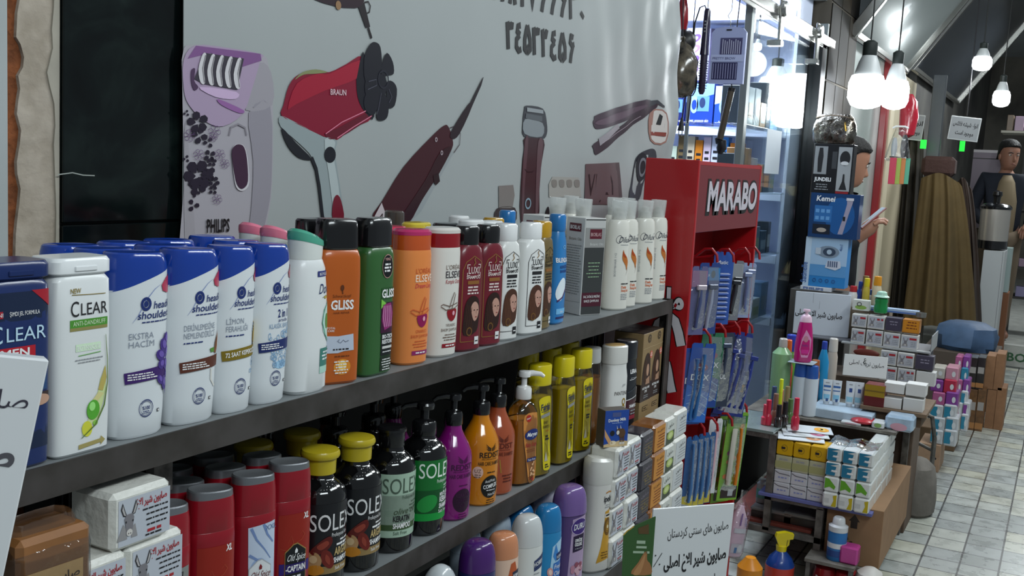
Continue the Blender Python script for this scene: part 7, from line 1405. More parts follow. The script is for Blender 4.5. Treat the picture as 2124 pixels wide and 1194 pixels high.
MB().tube([(-0.03, -0.05, 0.10), (-0.05, -0.055, 0.085), (-0.05, -0.06, 0.06)], 0.004, M('#b08d3c', 0.25, 0.8), 6).build('zip_pull', r)
# ================================================================== LOW STREET TABLE WITH SOAPS
TX = 3.84
WOODG = M('#77736b', 0.7, c2='#57534c', scale=25); PURB = M('#5a5f94', 0.5); ZB = 0.312; ZG = 0.549
tb = thing('display_table', 'low grey metal-frame table with glass top and purple board full of soaps', 'table')
FRM = M('#6f6d68', 0.5, 0.5, c2='#4f4c47', scale=30)
for x, y, z1 in ((TX, 0.894, ZG - 0.012), (TX, 0.700, 0.29), (4.612, 0.515, 0.535), (4.612, 1.07, 0.535), (TX + 0.1, 1.08, 0.535)):
    MB().box(x, x + 0.026, y - 0.013, y + 0.013, 0 if y != 0.894 else 0.165, z1, FRM, 0.001).build('leg', tb)
for z, ya, yb_ in ((0.285, 0.687, 0.907), (0.155, 0.687, 1.08)): MB().box(TX, TX + 0.022, ya, yb_, z, z + 0.024, FRM, 0.001).build('rail', tb)
MB().box(TX, 4.14, 0.8945, 1.09, ZG - 0.012, ZG, M('#7d8a86', 0.12, noise=0.2, scale=4, coat=0.4), 0.001).box(TX + 0.003, 4.13, 0.90, 1.085, ZG - 0.03, ZG - 0.0121, FRM).build('glass_top', tb)
MB().box(TX - 0.01, 4.15, 0.515, 0.93, ZB - 0.012, ZB, PURB, 0.001).box(4.15, 4.40, 0.505, 0.70, ZB - 0.012, ZB, PURB, 0.001).build('soap_board', tb)
MB().box(4.15, 4.645, 0.50, 1.09, ZG - 0.012, ZG, WOODG, 0.001).build('rear_top', tb)
MB().box(TX + 0.02, 4.6, 0.728, 1.06, 0.18, 0.192, M('#6b3026', 0.5, noise=0.2), 0.001).build('lower_plank', tb)
def fyel(L, hw, h): L.rect(-hw * 0.92, hw * 0.92, h * 0.08, h * 0.92, M('#c49a12', 0.35), 0, 1, 1); L.ell(0, h * 0.5, hw * 0.4, h * 0.22, M('#8f7418'), 1, hole=0.8); L.small(-hw * 0.4, hw * 0.4, h * 0.5, 1, h * 0.1, h * 0.14, INK, 2)
def foli(L, hw, h): L.rect(-hw, hw, h * 0.15, h * 0.6, M('#9a9a6a', 0.4), 0, 1, 1); L.small(-hw * 0.6, hw * 0.6, h * 0.75, 1, h * 0.1, h * 0.08, GREY)
def fwht(L, hw, h): L.line([(-hw * 0.9, h * 0.85), (-hw * 0.4, h * 0.7), (hw * 0.8, h * 0.66), (hw * 0.95, h * 0.6)], h * 0.06, M('#55555c'), 0); L.small(-hw * 0.5, hw * 0.6, h * 0.4, 1, h * 0.1, h * 0.1, M('#7d86b5'))
Y0, pitch = 0.880, 0.0625
hs_ = (0.0485, 0.0485, 0.055, 0.060); col_ = ('#b9bbc0', '#b9bbc0', '#a9a98c', '#c49a12'); fns = (fwht, fwht, foli, fyel); nm = ('white soap box, lowest row', 'white soap box, second row', 'olive-striped soap box, third row', 'yellow soap box, top row')
for c_ in range(3):
    z = ZB
    for k in range(4):
        r = thing('soap_box', f'{nm[k]}, {("left", "middle", "right")[c_]} of three on the purple board', 'soap', (TX + 0.004, Y0 - 0.031 - pitch * c_, z), 0)
        MB().box(0, 0.10, -0.0305, 0.0305, 0, hs_[k] - 0.0006, M(col_[k], 0.35, coat=0.3), 0.003 if k < 3 else 0.006).build('carton', r)
        L = Lab(lambda u, v, l: (-l, -u, v), 0.0006, 0.0005, 10); fns[k](L, 0.030, hs_[k]); L.build('printed_face', r); z += hs_[k]
# film-wrapped tissue-like soap packs, three across
Y1 = 0.690
for c_ in range(3):
    z = ZB
    for k in range(4):
        h = (0.056, 0.058, 0.054, 0.054)[k]; cc = ('#b5a21c', '#5d9c2a', '#1f6f8f', '#1f6f8f')[k]
        r = thing('soap_pack', f'{("yellow and white soap pack, lowest row", "green and white soap pack, second row", "teal and white soap pack, third row", "teal and white soap pack, top row")[k]}, {("left", "middle", "right")[c_]} of three', 'soap', (TX - 0.03 + 0.004 * k, Y1 - 0.0265 - 0.0555 * c_, z), 0)
        MB().box(0, 0.13, -0.0268, 0.0268, 0, h - 0.0006, M('#ced1ce', 0.3, coat=0.6), 0.006).build('pack', r)
        L = Lab(lambda u, v, l: (-l, -u, v), 0.0006, 0.0005, 10); T = M(cc, 0.3)
        if k == 0: L.poly([(0.006, h * 0.1), (0.024, h * 0.1), (0.024, h * 0.9), (0.010, h * 0.8), (0.014, h * 0.5)], T); L.rect(-0.022, -0.002, h * 0.3, h * 0.6, M('#b9bcba'), 0, 1, 1)
        elif k == 1: L.poly([(-0.023, h * 0.2), (-0.023, h * 0.9), (-0.008, h * 0.85), (0.016, h * 0.4), (0.012, h * 0.2), (-0.005, h * 0.35)], T)
        else: L.poly([(-0.024, h * 0.08), (0.008, h * 0.08), (0.010, h * 0.3), (-0.008, h * 0.34), (0.010, h * 0.5), (0.012, h * 0.7), (-0.010, h * 0.74), (0.022, h * 0.92), (-0.024, h * 0.92)], T); L.rect(-0.004, 0.016, h * 0.36, h * 0.46, WI, 1, 1, 1)
        L.build('printed_face', r); z += h
        if c_ == 2:
            for n_ in range(1, 4): clone(r, (r.location.x + 0.133 * n_, r.location.y - 0.001 * n_, r.location.z), 0, r['label'].split(',')[0] + ' in the stacks going back along the table side', 'soap packs along the table side')
g = MB(); rn = random.Random(2); nu, nv = 14, 8
vs = [(TX + 0.0 + 0.14 * j / nv, Y1 + 0.004 - 0.175 * i / nu, 0.5375 + 0.006 * rn.random() + 0.004 * math.sin(i)) for j in range(nv + 1) for i in range(nu + 1)]
g.add(vs + [(x, y, z - 0.001) for x, y, z in vs], [(j * (nu + 1) + i, (j + 1) * (nu + 1) + i, (j + 1) * (nu + 1) + i + 1, j * (nu + 1) + i + 1) for j in range(nv) for i in range(nu)], FILM)
tag(g.build('plastic_film'), 'crinkled clear plastic film lying over the teal soap packs', 'film')
# face-mask sachets fanned on the soap boxes
for i, (px, py, rz, c_, lb) in enumerate(((1662, 915, 0.25, '#c98a5c', 'white sachet with a peach print, front one of the fan on the soap boxes'), (1680, 893, 0.32, '#b0607a', 'white sachet with pink print, middle of the fan on the soap boxes'), (1693, 877, 0.30, '#d99a2c', 'white sachet with orange slices, rear of the fan on the soap boxes'))):
    z = 0.5275 + 0.006 * i; p = at(px, py, Z=z)
    r = thing('mask_sachet', lb, 'sachet', (TX + 0.065 + 0.05 * i, 0.805 - 0.004 * i, z), rz, None)
    MB().box(-0.055, 0.055, -0.085, 0.085, 0, 0.004, M('#d0d5d6', 0.25, coat=0.6), 0.0015).build('sachet', r)
    L = Lab(lambda u, v, l: (u, v, 0.004 + l), 0.0006, 0.0005, 10); L.ell(0.0, -0.045, 0.035, 0.028, M(c_, 0.4), 0)
    for k in range(3): L.ell(-0.01 + 0.012 * k, -0.05 + 0.008 * (k % 2), 0.016, 0.013, M(c_, 0.4), 1); L.ell(-0.01 + 0.012 * k, -0.05 + 0.008 * (k % 2), 0.013, 0.010, M(('#d9b08c', '#c98aa0', '#e0b85c')[i], 0.4), 2)
    L.small(-0.03, 0.03, 0.06, 2, 0.012, 0.003, GREY); L.build('print', r)
# brown carton under the board and goods below
def fbox(L, hw, h):
    D = M('#2c2118'); L.poly([(-0.012, h * 0.62), (0.012, h * 0.62), (0.012, h * 0.74), (0.02, h * 0.74), (0, h * 0.86), (-0.02, h * 0.74), (-0.012, h * 0.74)], D); L.text('گع', -0.02, h * 0.3, 0.03, D, k=1)
KRAFT = M('#8f6f50', 0.75, noise=0.12, scale=12)
pb('cardboard_carton', 'long brown cardboard carton with black arrow mark under the soap board', 'carton', 1712, 1830, 1100, 1037, TX + 0.03, 0.72, KRAFT, fbox, 0.095)
MB().box(TX + 0.02, 4.6, 0.50, 0.72, 0.08, 0.094, WOODG, 0.001).build('carton_shelf', tb)
for i, (a, b, py) in enumerate(((1556, 1640, 1080), (1624, 1702, 1092))):
    r = pb('food_tray', f'dark plastic tray with grey lid on the low plank, {("left", "right")[i]} of two', 'tray', a, b, py, py - 24, TX + 0.05, 0.18, M('#2a2624', 0.35), None, 0.1925)
    hw = abs(at(a, py, X=TX + 0.05).y - at(b, py, X=TX + 0.05).y) / 2; h = at(a, py - 24, X=TX + 0.05).z - 0.1925
    MB().box(-0.004, 0.184, -hw - 0.003, hw + 0.003, h, h + 0.016, M('#6a6865', 0.3, coat=0.3), 0.005).build('lid', r)
def cyl(name, label, cat, px, yb, yt, X, rad, prof, zb=None, group=None, mats=None, rz=0.0):
    """a turned thing; prof lists (r, h, material) as fractions of radius and height"""
    p = at(px, yb, X=X); z0 = p.z if zb is None else zb; h = at(px, yt, X=X).z - z0
    r = thing(name, label, cat, (X, p.y, z0), rz, group)
    for nm_, mat, pr in prof: MB().lathe([(a * rad, b * h) for a, b in pr], mat, 20).build(nm_, r)
    return r, h
r, h = cyl('small_bottle', 'small grey bottle with teal label standing on the left tray', 'bottle', 1578, 1052, 1008, TX + 0.12, 0.022, [('body', M('#8f9492', 0.4), [(1, 0), (1, 0.8), (0.6, 0.9), (0.6, 1), (0.1, 1)]), ('label_band', M('#5f9c92', 0.4), [(1.02, 0.2), (1.02, 0.6)])], at(1578, 1056, X=TX + 0.12).z)
r.location.z = 0.1925 + at(1556, 1056, X=TX + 0.05).z - 0.1925 + 0.018
r, h = cyl('wipes_canister', 'blue and white wipes canister standing on a ledge below the brown carton', 'canister', 1733, 1158, 1070, TX - 0.04, 0.034, [('body', M('#2a6aa5', 0.3), [(0.95, 0), (1, 0.02), (1, 0.66), (0.97, 0.68)]), ('band', M('#c9ccce', 0.3), [(1.01, 0.30), (1.01, 0.42)]), ('label_band', M('#1c3f7c', 0.3), [(1.012, 0.1), (1.012, 0.25)]), ('lid', M('#c3c6c8', 0.2, coat=0.4), [(1.02, 0.68), (1.03, 0.80), (0.7, 0.84), (0.62, 0.97), (0.5, 1), (0.05, 1)])])
zc = r.location.z
MB().box(TX - 0.10, TX + 0.02, 0.545, 0.72, zc - 0.014, zc - 0.0005, WOODG, 0.001).box(TX - 0.09, TX - 0.065, 0.70, 0.715, 0, zc - 0.0145, FRM).box(TX - 0.09, TX - 0.065, 0.55, 0.565, 0, zc - 0.0145, FRM).build('ledge', tb)
pb('soap_box', 'bright pink soap box under clear film on the ledge beside the canister', 'soap', 1740, 1778, 1162, 1130, TX - 0.075, 0.06, M('#b03a86', 0.3, coat=0.5), None, zc, c=0.006)
def sack(name, label, cat, px, py, X, rx, ry, rz_, mat, words=None, wc=None, z0=0.0):
    p = at(px, py, X=X); r = thing(name, label, cat, (X, p.y, z0)); rn = random.Random(int(px))
    rings = [[(math.cos(t) * rx * s * (1 + 0.05 * rn.uniform(-1, 1)), math.sin(t) * ry * s * (1 + 0.05 * rn.uniform(-1, 1)), rz_ * z) for t in [2 * math.pi * j / 20 for j in range(20)]] for z, s in ((0, 0.8), (0.06, 0.96), (0.3, 1), (0.6, 0.97), (0.85, 0.8), (0.96, 0.45), (1, 0.15))]
    MB().loft(rings, mat).build('bag', r)
    if words:
        L = Lab(lambda u, v, l: (-(rx + l + 0.004) * math.sqrt(max(0.03, 1 - (u / ry) ** 2)), -u, v), 0.002, 0.001, 0.02); L.text(words, 0, rz_ * 0.42, rz_ * 0.28, M(wc), w=ry * 1.25, k=1, bold=0.05, rot=-0.15, res=3); L.build('lettering', r)
    return r
sack('flour_bag', 'white sack with red lettering on the floor at the table corner', 'bag', 1806, 1170, 3.79, 0.065, 0.052, 0.13, M('#b9b6b0', 0.5, bump=0.3, scale=20), 'risi', '#a82a2c')
for i, (px, lb) in enumerate(((1712, 'red bag with white lettering under the ledge, left of two'), (1757, 'red bag with white lettering under the ledge, right of two'))):
    sack('snack_bag', lb, 'bag', px, 1185, TX - 0.03, 0.05, 0.045, zc - 0.025, M('#8c1a20', 0.3, coat=0.4, bump=0.3, scale=18), 'pack', '#c9c4c0')
r, h = cyl('spray_cleaner', 'blue cleaner bottle with yellow trigger head under the table', 'spray', 1607, 1290, 1098, TX - 0.085, 0.055, [('body', M('#1d3f86', 0.25, coat=0.3), [(0.8, 0), (0.95, 0.03), (0.95, 0.4), (0.75, 0.52), (0.4, 0.62), (0.3, 0.66)]), ('label_band', M('#b03a2c', 0.3), [(0.965, 0.12), (0.965, 0.38)]), ('collar', YC, [(0.34, 0.64), (0.36, 0.74), (0.2, 0.76)])], 0.0)
MB().prism([(-0.012, h * 0.74), (0.014, h * 0.74), (0.016, h * 0.86), (0.038, h * 0.88), (0.040, h * 0.97), (0.010, h * 1.0), (-0.022, h * 0.97), (-0.026, h * 0.9)], -0.011, 0.011, YC, T=Matrix.Rotation(-1.1, 4, 'Z')).prism([(0.020, h * 0.87), (0.028, h * 0.87), (0.026, h * 0.76), (0.018, h * 0.72)], -0.006, 0.006, YC, T=Matrix.Rotation(-1.1, 4, 'Z')).build('trigger', r)
cyl('detergent_bottle', 'orange bottle low under the pink bagged bottle', 'bottle', 1545, 1300, 1152, TX - 0.25, 0.045, [('body', M('#c07a1c', 0.3), [(0.9, 0), (1, 0.03), (1, 0.75), (0.5, 0.95), (0.4, 1), (0.05, 1)])], 0.0)
# ------------------------------------------------------------------ glass top: nail varnish, pump and baby bottles
GT = ZG + 0.0005
def bottle(name, label, cat, px, yb, yt, X, rad, body, cap, capf=0.2, neck=0.5, zb=None, group=None, sh=0.8, rz=0.0):
    return cyl(name, label, cat, px, yb, yt, X, rad, [('body', body, [(0.9, 0), (1, 0.02), (1, (1 - capf) * sh), (neck, 1 - capf)]), ('cap', cap, [(neck * 1.05, 1 - capf), (neck * 1.1, 1 - capf * 0.9), (neck * 1.0, 0.99), (neck * 0.8, 1), (0.02, 1)])], zb, group)[0]
NV = [('#c23a4c', 'coral red'), ('#7a5a4a', 'brown'), ('#a0705a', 'rose brown'), ('#2a2430', 'black'), ('#4a6a3a', 'olive green'), ('#b0243c', 'crimson'), ('#8a7a52', 'khaki'), ('#3a4a6a', 'slate blue'), ('#b5483f', 'brick red')]
for i, (px, yb, yt, c_) in enumerate(((1592, 872, 828, 5), (1606, 868, 815, 1), (1617, 862, 806, 2), (1613, 884, 838, 3), (1626, 878, 832, 3), (1637, 872, 826, 4), (1650, 870, 824, 5), (1603, 848, 800, 7), (1630, 850, 800, 6), (1588, 856, 838, 0))):
    bottle('nail_varnish', f'small {NV[c_][1]} nail varnish bottle on the glass table top, {("first", "second", "third", "fourth", "fifth", "sixth", "seventh", "eighth", "ninth", "tenth")[i]} of the cluster', 'nail varnish', px, yb, yt, 3.93 + 0.05 * (i % 3) + (0.1 if i in (7, 8) else 0), 0.0155, M('#26201f' if c_ == 3 else NV[c_][0], 0.15, coat=0.5), M(NV[c_][0] if c_ != 3 else '#17151a', 0.3), 0.55, 0.62, GT, 'nail varnish bottles on the glass table')
bottle('highlighter_pen', 'bright yellow-green pen standing among the nail varnish', 'pen', 1618, 830, 785, 4.02, 0.008, M('#b9c41c', 0.4), M('#c9d420', 0.4), 0.3, 0.9, GT)
JT = 4.2
def jbottle(px, yb, yt, X, rad, label, b, c_, zb, neck=0.5, capf=0.18, sh=0.75): return bottle('lotion_bottle', label, 'bottle', px, yb, yt, X, rad, M(b, 0.22, coat=0.4), M(c_, 0.3, coat=0.3), capf, neck, zb, None, sh)
w1 = jbottle(1655, 850, 752, JT, 0.030, 'white bottle with blue cap under the pink lotion, left of the pair', '#bcc7cf', '#1d4f9c', GT, 0.85, 0.25, 1.0)
jbottle(1676, 858, 756, JT, 0.030, 'white bottle with blue cap and wavy label, right of the pair', '#c3cdd4', '#1d4f9c', GT, 0.85, 0.25, 1.0)
zt_ = at(1665, 752, X=JT).z + 0.004
p = at(1664, 752, X=JT); tag(MB().box(JT - 0.04, JT + 0.05, p.y - 0.05, p.y + 0.05, zt_ - 0.003, zt_, M('#9fb0b5', 0.3), 0.0005).build('acrylic_plate'), 'thin clear-grey plate on the blue caps carrying the pink lotion bottle', 'plate')
r = thing('lotion_bottle', 'bright pink waisted baby lotion bottle with pale pump, tallest on the table', 'bottle', (JT, p.y, zt_)); hh = at(1664, 640, X=JT).z - zt_; k = hh / 0.2
JP = [(0, 0.027 * k, 0.017 * k, 2.5), (0.006 * k, 0.033 * k, 0.021 * k, 2.5), (0.05 * k, 0.0345 * k, 0.022 * k, 2.5), (0.09 * k, 0.031 * k, 0.02 * k, 2.5), (0.13 * k, 0.026 * k, 0.0185 * k, 2.5), (0.152 * k, 0.022 * k, 0.017 * k, 2.4)]
r.rotation_euler.z = -1.1; vessel(r, JP, M('#b0126a', 0.2, coat=0.5)); MB().loft([ring(z * k, a * k, b * k, 2.3) for z, a, b in ((0.152, 0.0225, 0.0175), (0.17, 0.020, 0.017), (0.178, 0.014, 0.013), (0.182, 0.006, 0.006), (0.192, 0.006, 0.006), (0.1925, 0.014, 0.010), (0.2, 0.012, 0.009))], M('#d9b9c9', 0.3)).build('pump_cap', r)
L = Lab(front(JP)); L.poly([(0.0, 0.125 * k), (0.022 * k, 0.09 * k), (0.02 * k, 0.05 * k), (0.012 * k, 0.02 * k), (-0.012 * k, 0.02 * k), (-0.02 * k, 0.05 * k), (-0.014 * k, 0.09 * k)], M('#c98ab0', 0.4), 0); L.ell(0.001, 0.09 * k, 0.009 * k, 0.012 * k, M('#b5788a'), 1); L.text('baby', 0, 0.062 * k, 0.009 * k, M('#6a2f7c'), k=1); L.rect(-0.014 * k, 0.014 * k, 0.035 * k, 0.05 * k, M('#c22a86'), 1); L.build('printed_label', r)
jbottle(1617, 800, 700, 4.22, 0.040, 'clear bottle of green layered liquid beside the nail varnish', '#7fa878', '#b5b2aa', GT, 0.4, 0.12, 0.9)
jbottle(1630, 780, 703, 4.40, 0.026, 'bottle with orange cap behind the green one', '#b5483a', '#d9601c', GT, 0.55, 0.3, 0.8)
jbottle(1702, 810, 706, 4.40, 0.024, 'slim turquoise bottle with dark blue cap right of the pink lotion', '#1783b5', '#243fa0', GT, 0.45, 0.12, 0.78)
jbottle(1641, 720, 693, 4.45, 0.026, 'bottle with bright blue cap just behind the pink lotion', '#5f9c3a', '#2a3fae', GT, 0.8, 0.25, 0.9)
jbottle(1722, 790, 700, 4.48, 0.022, 'pale beige tube standing behind the turquoise bottle', '#b5a99c', '#c9c2b8', GT, 0.8, 0.2, 0.9)
jbottle(1688, 800, 745, 4.36, 0.02, 'copper-brown bottle behind the pink lotion bottle', '#a5602c', '#a0582a', GT, 0.8, 0.2, 0.9)
# cream tubes
for i, (px, ww) in enumerate(((1712, 0), (1732, 0), (1760, 1), (1778, 1))):
    X = 4.30 + 0.01 * i; p0 = at(px, 848, X=X); h = at(px, 786 + 2 * i, X=X).z - 0.588; r = thing('cream_tube', f'white and {("blue striped", "blue striped", "pale blue", "pale blue")[i]} cream tube, {("first", "second", "third", "fourth")[i]} from the left of the four standing', 'tube', (X, p0.y, 0.588), -math.pi / 2 + 0.15)
    TP = [(0.012, 0.0155, 0.0125, 2.2), (h * 0.5, 0.0165, 0.010, 2.4), (h, 0.0185, 0.0018, 6)]
    vessel(r, TP, M('#ccd2d6', 0.3, coat=0.3)); MB().lathe([(0.012, 0), (0.0125, 0.011), (0.011, 0.012)], M('#b9c0c6', 0.3), 16).build('cap', r)
    L = Lab(front(TP)); B = M('#2a5a94', 0.4)
    if ww: L.rect(-0.004, 0.008, h * 0.58, h * 0.74, M('#24407c'), 0); L.rect(-0.013, 0.013, h * 0.2, h * 0.4, M('#8fbfd0', 0.4), 0)
    else: L.rect(-0.014, 0.014, h * 0.70, h * 0.78, B); L.rect(-0.014, 0.014, h * 0.56, h * 0.60, B); L.rect(-0.012, 0.012, h * 0.22, h * 0.42, M('#7fb5cf', 0.4)); L.rect(-0.002, 0.008, h * 0.14, h * 0.26, M('#2a4a7c'), 1)
    L.small(-0.008, 0.01, h * 0.88, 1, 0.004, 0.004, GREY); L.build('printed_label', r)
tag(MB().box(4.20, 4.38, 0.60, 0.84, ZG + 0.0005, 0.5875, M('#a9bccb', 0.4, noise=0.1), 0.003).build('flat_carton'), 'pale blue flat carton lying under the cream tubes', 'carton')
def fgold(L, hw, h): L.rect(-hw, hw, h * 0.45, h, M('#a58a2c', 0.3, 0.4), 0, 1, 1); L.rect(-hw, hw, 0, h * 0.45, M('#5c1a1c', 0.3), 0, 1, 1); L.rect(-hw, hw, h * 0.68, h * 0.74, M('#6b5418'), 1, 1, 1)
ZW = 0.612
tag(MB().box(4.27, 4.60, 0.41, 0.66, ZW - 0.016, ZW - 0.0005, M('#6f5a45', 0.7, noise=0.2), 0.001).box(4.30, 4.58, 0.43, 0.64, ZG + 0.0005, ZW - 0.0165, M('#5f4c3a', 0.8), 0.001).build('wooden_riser'), 'low brown wooden riser at the table front right, carrying blank white boxes', 'riser')
pb('perfume_box', 'gold and dark red box between cream tubes and blank white boxes', 'box', 1790, 1832, 846, 795, 4.28, 0.08, M('#6b1c1e', 0.3), fgold, ZW)
wb = None; zz = ZW
for rw in range(2):
    for c_ in range(2):
        a = 1826 + 45 * c_ + (6 if rw else 0); wb = pb('blank_box', f'blank white soap box, {("lower", "upper")[rw]} {("left", "right")[c_]} of four on the wooden riser', 'box', a, a + 42, 853 - 30 * rw + 2 * c_, 822 - 30 * rw + 2 * c_, 4.29 + 0.012 * rw, 0.07, M('#c9c8c4', 0.5), None, zz)
    zz += at(1826, 822, X=4.29).z - at(1826, 853, X=4.29).z + 0.0
# ------------------------------------------------------------------ stepped donkey-soap display behind
DX = 4.70
ZS_, ZT_ = 0.652, 0.795
tag(MB().box(DX - 0.05, DX + 0.2, 0.49, 1.06, 0.0, ZS_ - 0.0005, M('#5b4a3c', 0.7, noise=0.2), 0.003).build('display_crate'), 'dark wooden crate behind the table carrying the rows of boxed soap', 'crate')
tray = thing('display_tray', 'grey wire tray with two rows of donkey soap boxes, topmost of the display', 'tray', (DX, 0.66, ZT_))
MB().box(0.02, 0.23, -0.19, 0.33, -0.008, -0.0005, M('#55555a', 0.5), 0.001).box(-0.012, 0.02, -0.20, 0.17, -0.008, -0.0005, M('#9a9c9c', 0.4), 0.001).build('base', tray)
MB().box(-0.01, 0.20, -0.202, -0.198, -0.0005, 0.07, M('#8f9294', 0.4), 0.001).build('side', tray)
for y in (-0.18, 0.32): MB().box(0.205, 0.22, y - 0.008, y + 0.008, ZS_ - ZT_, -0.0085, M('#55555a', 0.5)).build('leg', tray)
def fdon(L, hw, h): L.rect(-hw * 0.86, hw * 0.9, h * 0.1, h * 0.9, M('#adb1ba', 0.35), 0, 1, 1); donkey(L, -hw * 0.45, h * 0.42, h * 0.42, 1); L.small(-hw * 0.1, hw * 0.85, h * 0.75, 1, h * 0.1, h * 0.14, REDI, 2, al='r'); L.small(0, hw * 0.8, h * 0.5, 3, h * 0.13, h * 0.05, GREY, 2, al='r')
def fdark(L, hw, h): L.rect(-hw * 0.9, hw * 0.9, h * 0.08, h * 0.92, M('#3f3b4c', 0.35), 0, 1, 1); L.small(-hw * 0.5, hw * 0.6, h * 0.7, 2, h * 0.2, h * 0.08, M('#8a8596'), 1)
def fora(L, hw, h): L.rect(-hw * 0.9, hw * 0.9, h * 0.08, h * 0.92, M('#c4801f', 0.35), 0, 1, 1); L.small(-hw * 0.6, hw * 0.8, h * 0.8, 3, h * 0.22, h * 0.07, M('#6b2a14'), 1)
def soaprow(pts, X, zb, hpx, lead, fl=None, kinds=None):
    for i, (a, b, y) in enumerate(pts):
        k = (kinds or {}).get(i); m = M({'d': '#46424f', 'o': '#b5752a'}.get(k, '#cbcac6'), 0.4, coat=0.2)
        pb('soap_box', f'{ {"d": "dark purple", "o": "orange"}.get(k, "white donkey-print")} soap box, {("first", "second", "third", "fourth")[i]} from the left in the {lead}', 'soap', a, b, y, y - hpx, X, 0.06, m, {'d': fdark, 'o': fora}.get(k, fdon), zb)
soaprow([(1764, 1792, 711), (1795, 1829, 714), (1831, 1865, 719), (1867, 1902, 724)], DX, ZT_, 31, 'lower tray row')
zz = ZT_ + (at(1795, 683, X=DX).z - at(1795, 714, X=DX).z) + 0.004
soaprow([(1765, 1796, 681), (1798, 1833, 684), (1835, 1868, 688), (1870, 1906, 692)], DX + 0.004, zz, 31, 'upper tray row', None, {2: 'd', 3: 'o'})
ztop = zz + (at(1795, 653, X=DX).z - at(1795, 684, X=DX).z) + 0.004
soaprow([(1823, 1858, 787), (1860, 1896, 792)], DX - 0.03, ZS_, 30, 'lower row under the tray', None, None)
zz2 = ZS_ + (at(1823, 757, X=DX).z - at(1823, 787, X=DX).z) + 0.004
soaprow([(1825, 1858, 755), (1860, 1894, 760), (1897, 1935, 765)], DX - 0.028, zz2, 30, 'row just under the tray', None, {2: 'd'})
pb('soap_box', 'white soap box turned away at the right end of the lower row', 'soap', 1898, 1938, 800, 768, DX - 0.03, 0.06, M('#c6c6c4', 0.4), None, ZS_)
# hand-lettered torn card and the long sign
def torn(L, w, h): L.text(fa('صابون تریاک اصلی'), w * 0.93, -h * 0.52, h * 0.2, INK, w=w * 0.8, al='r', k=1, rot=-0.06); L.text(fa('ع'), w * 0.5, -h * 0.28, h * 0.2, INK, k=1)
A4, B4 = at(1752, 733, X=4.60), at(1842, 741, X=4.585); board('torn_card', 'torn white hand-lettered card leaning on the soap rows', 'sign', A4, B4, at(1747, 777, X=4.575), 0.004, M('#d0d0cc', 0.5), torn)
tag(MB().ball((4.622, at(1797, 733, X=4.62).y, at(1797, 732, X=4.62).z), (0.006, 0.055, 0.018), M('#5f2418', 0.5), 16).build('paper_ornament'), 'dark red scalloped paper ornament peeping over the torn card', 'ornament')
def sgn(L, w, h): L.text(fa('صابون شیر الاغ اصلی'), w * 0.87, -h * 0.58, h * 0.13, INK, w=w * 0.85, al='r', k=1, bold=0.02, rot=-0.03); L.line([(w * 0.33, -0.001), (w * 0.33, -h * 0.25)], 0.0015, GREY, 1); L.line([(w * 0.45, -h * 0.2), (w * 0.45, -h * 0.38)], 0.0012, GREY, 1)
board('price_board', 'white film-covered sign with one line of Persian writing behind the pink lotion', 'sign', at(1651, 603, X=4.82), at(1766, 612, X=4.82), at(1646, 690, X=4.80), 0.012, M('#c2c7ce', 0.25, coat=0.7), sgn)
tag(MB().box(4.94, 5.09, 0.86, 1.13, 0, ZK - 0.0005, M('#4d4a47', 0.6), 0.003).build('counter_block'), 'dark counter block behind the white sign carrying the stacked appliance boxes', 'counter')
# things on the tray top
p = at(1824, 660, X=DX + 0.04)
r = cyl('spray_bottle', 'emerald green bottle with a pale mint lid on top of the soap boxes', 'bottle', 1825, 657, 603, DX + 0.035, 0.029, [('body', M('#0f7a3a', 0.15, coat=0.6), [(0.9, 0), (1, 0.04), (1, 0.3), (0.9, 0.42), (1, 0.55), (0.95, 0.66), (0.7, 0.72)]), ('lid', M('#9fc4b0', 0.3), [(1.1, 0.72), (1.12, 0.75), (0.8, 0.82), (0.7, 0.95), (0.4, 1), (0.02, 1)])], ztop)
pb('soap_box', 'white box with green oval print left of the emerald bottle', 'box', 1767, 1802, 648, 620, DX + 0.04, 0.04, M('#c6c9c2', 0.4), lambda L, hw, h: (L.ell(0, h * 0.3, hw * 0.7, h * 0.2, M('#7fa04a'), 0), L.ell(-hw * 0.2, h * 0.6, hw * 0.3, h * 0.2, M('#3a3c3a'), 1, hole=0.7)), ztop)
pb('long_box', 'long pale blue box lying behind the emerald bottle', 'box', 1798, 1905, 655, 634, DX + 0.085, 0.04, M('#9fb4cf', 0.35), lambda L, hw, h: L.rect(-hw, hw, h * 0.1, h * 0.45, M('#4f6fb0'), 0, 1, 1), ztop)
cyl('metal_cup', 'small dull metal cup at the right end of the tray top', 'cup', 1909, 668, 648, DX + 0.03, 0.022, [('cup', M('#8f8d88', 0.3, 0.8), [(0.8, 0), (0.95, 0.1), (1, 1), (0.9, 1), (0.8, 0.2), (0.05, 0.2)])], ztop)
tag(MB().box(DX + 0.128, DX + 0.23, 0.66, 0.99, ZT_, ztop - 0.0005, M('#8a7a66', 0.6), 0.002).build('cardboard_carton'), 'brown carton behind the upper soap rows carrying the sun lotion bottles', 'carton')
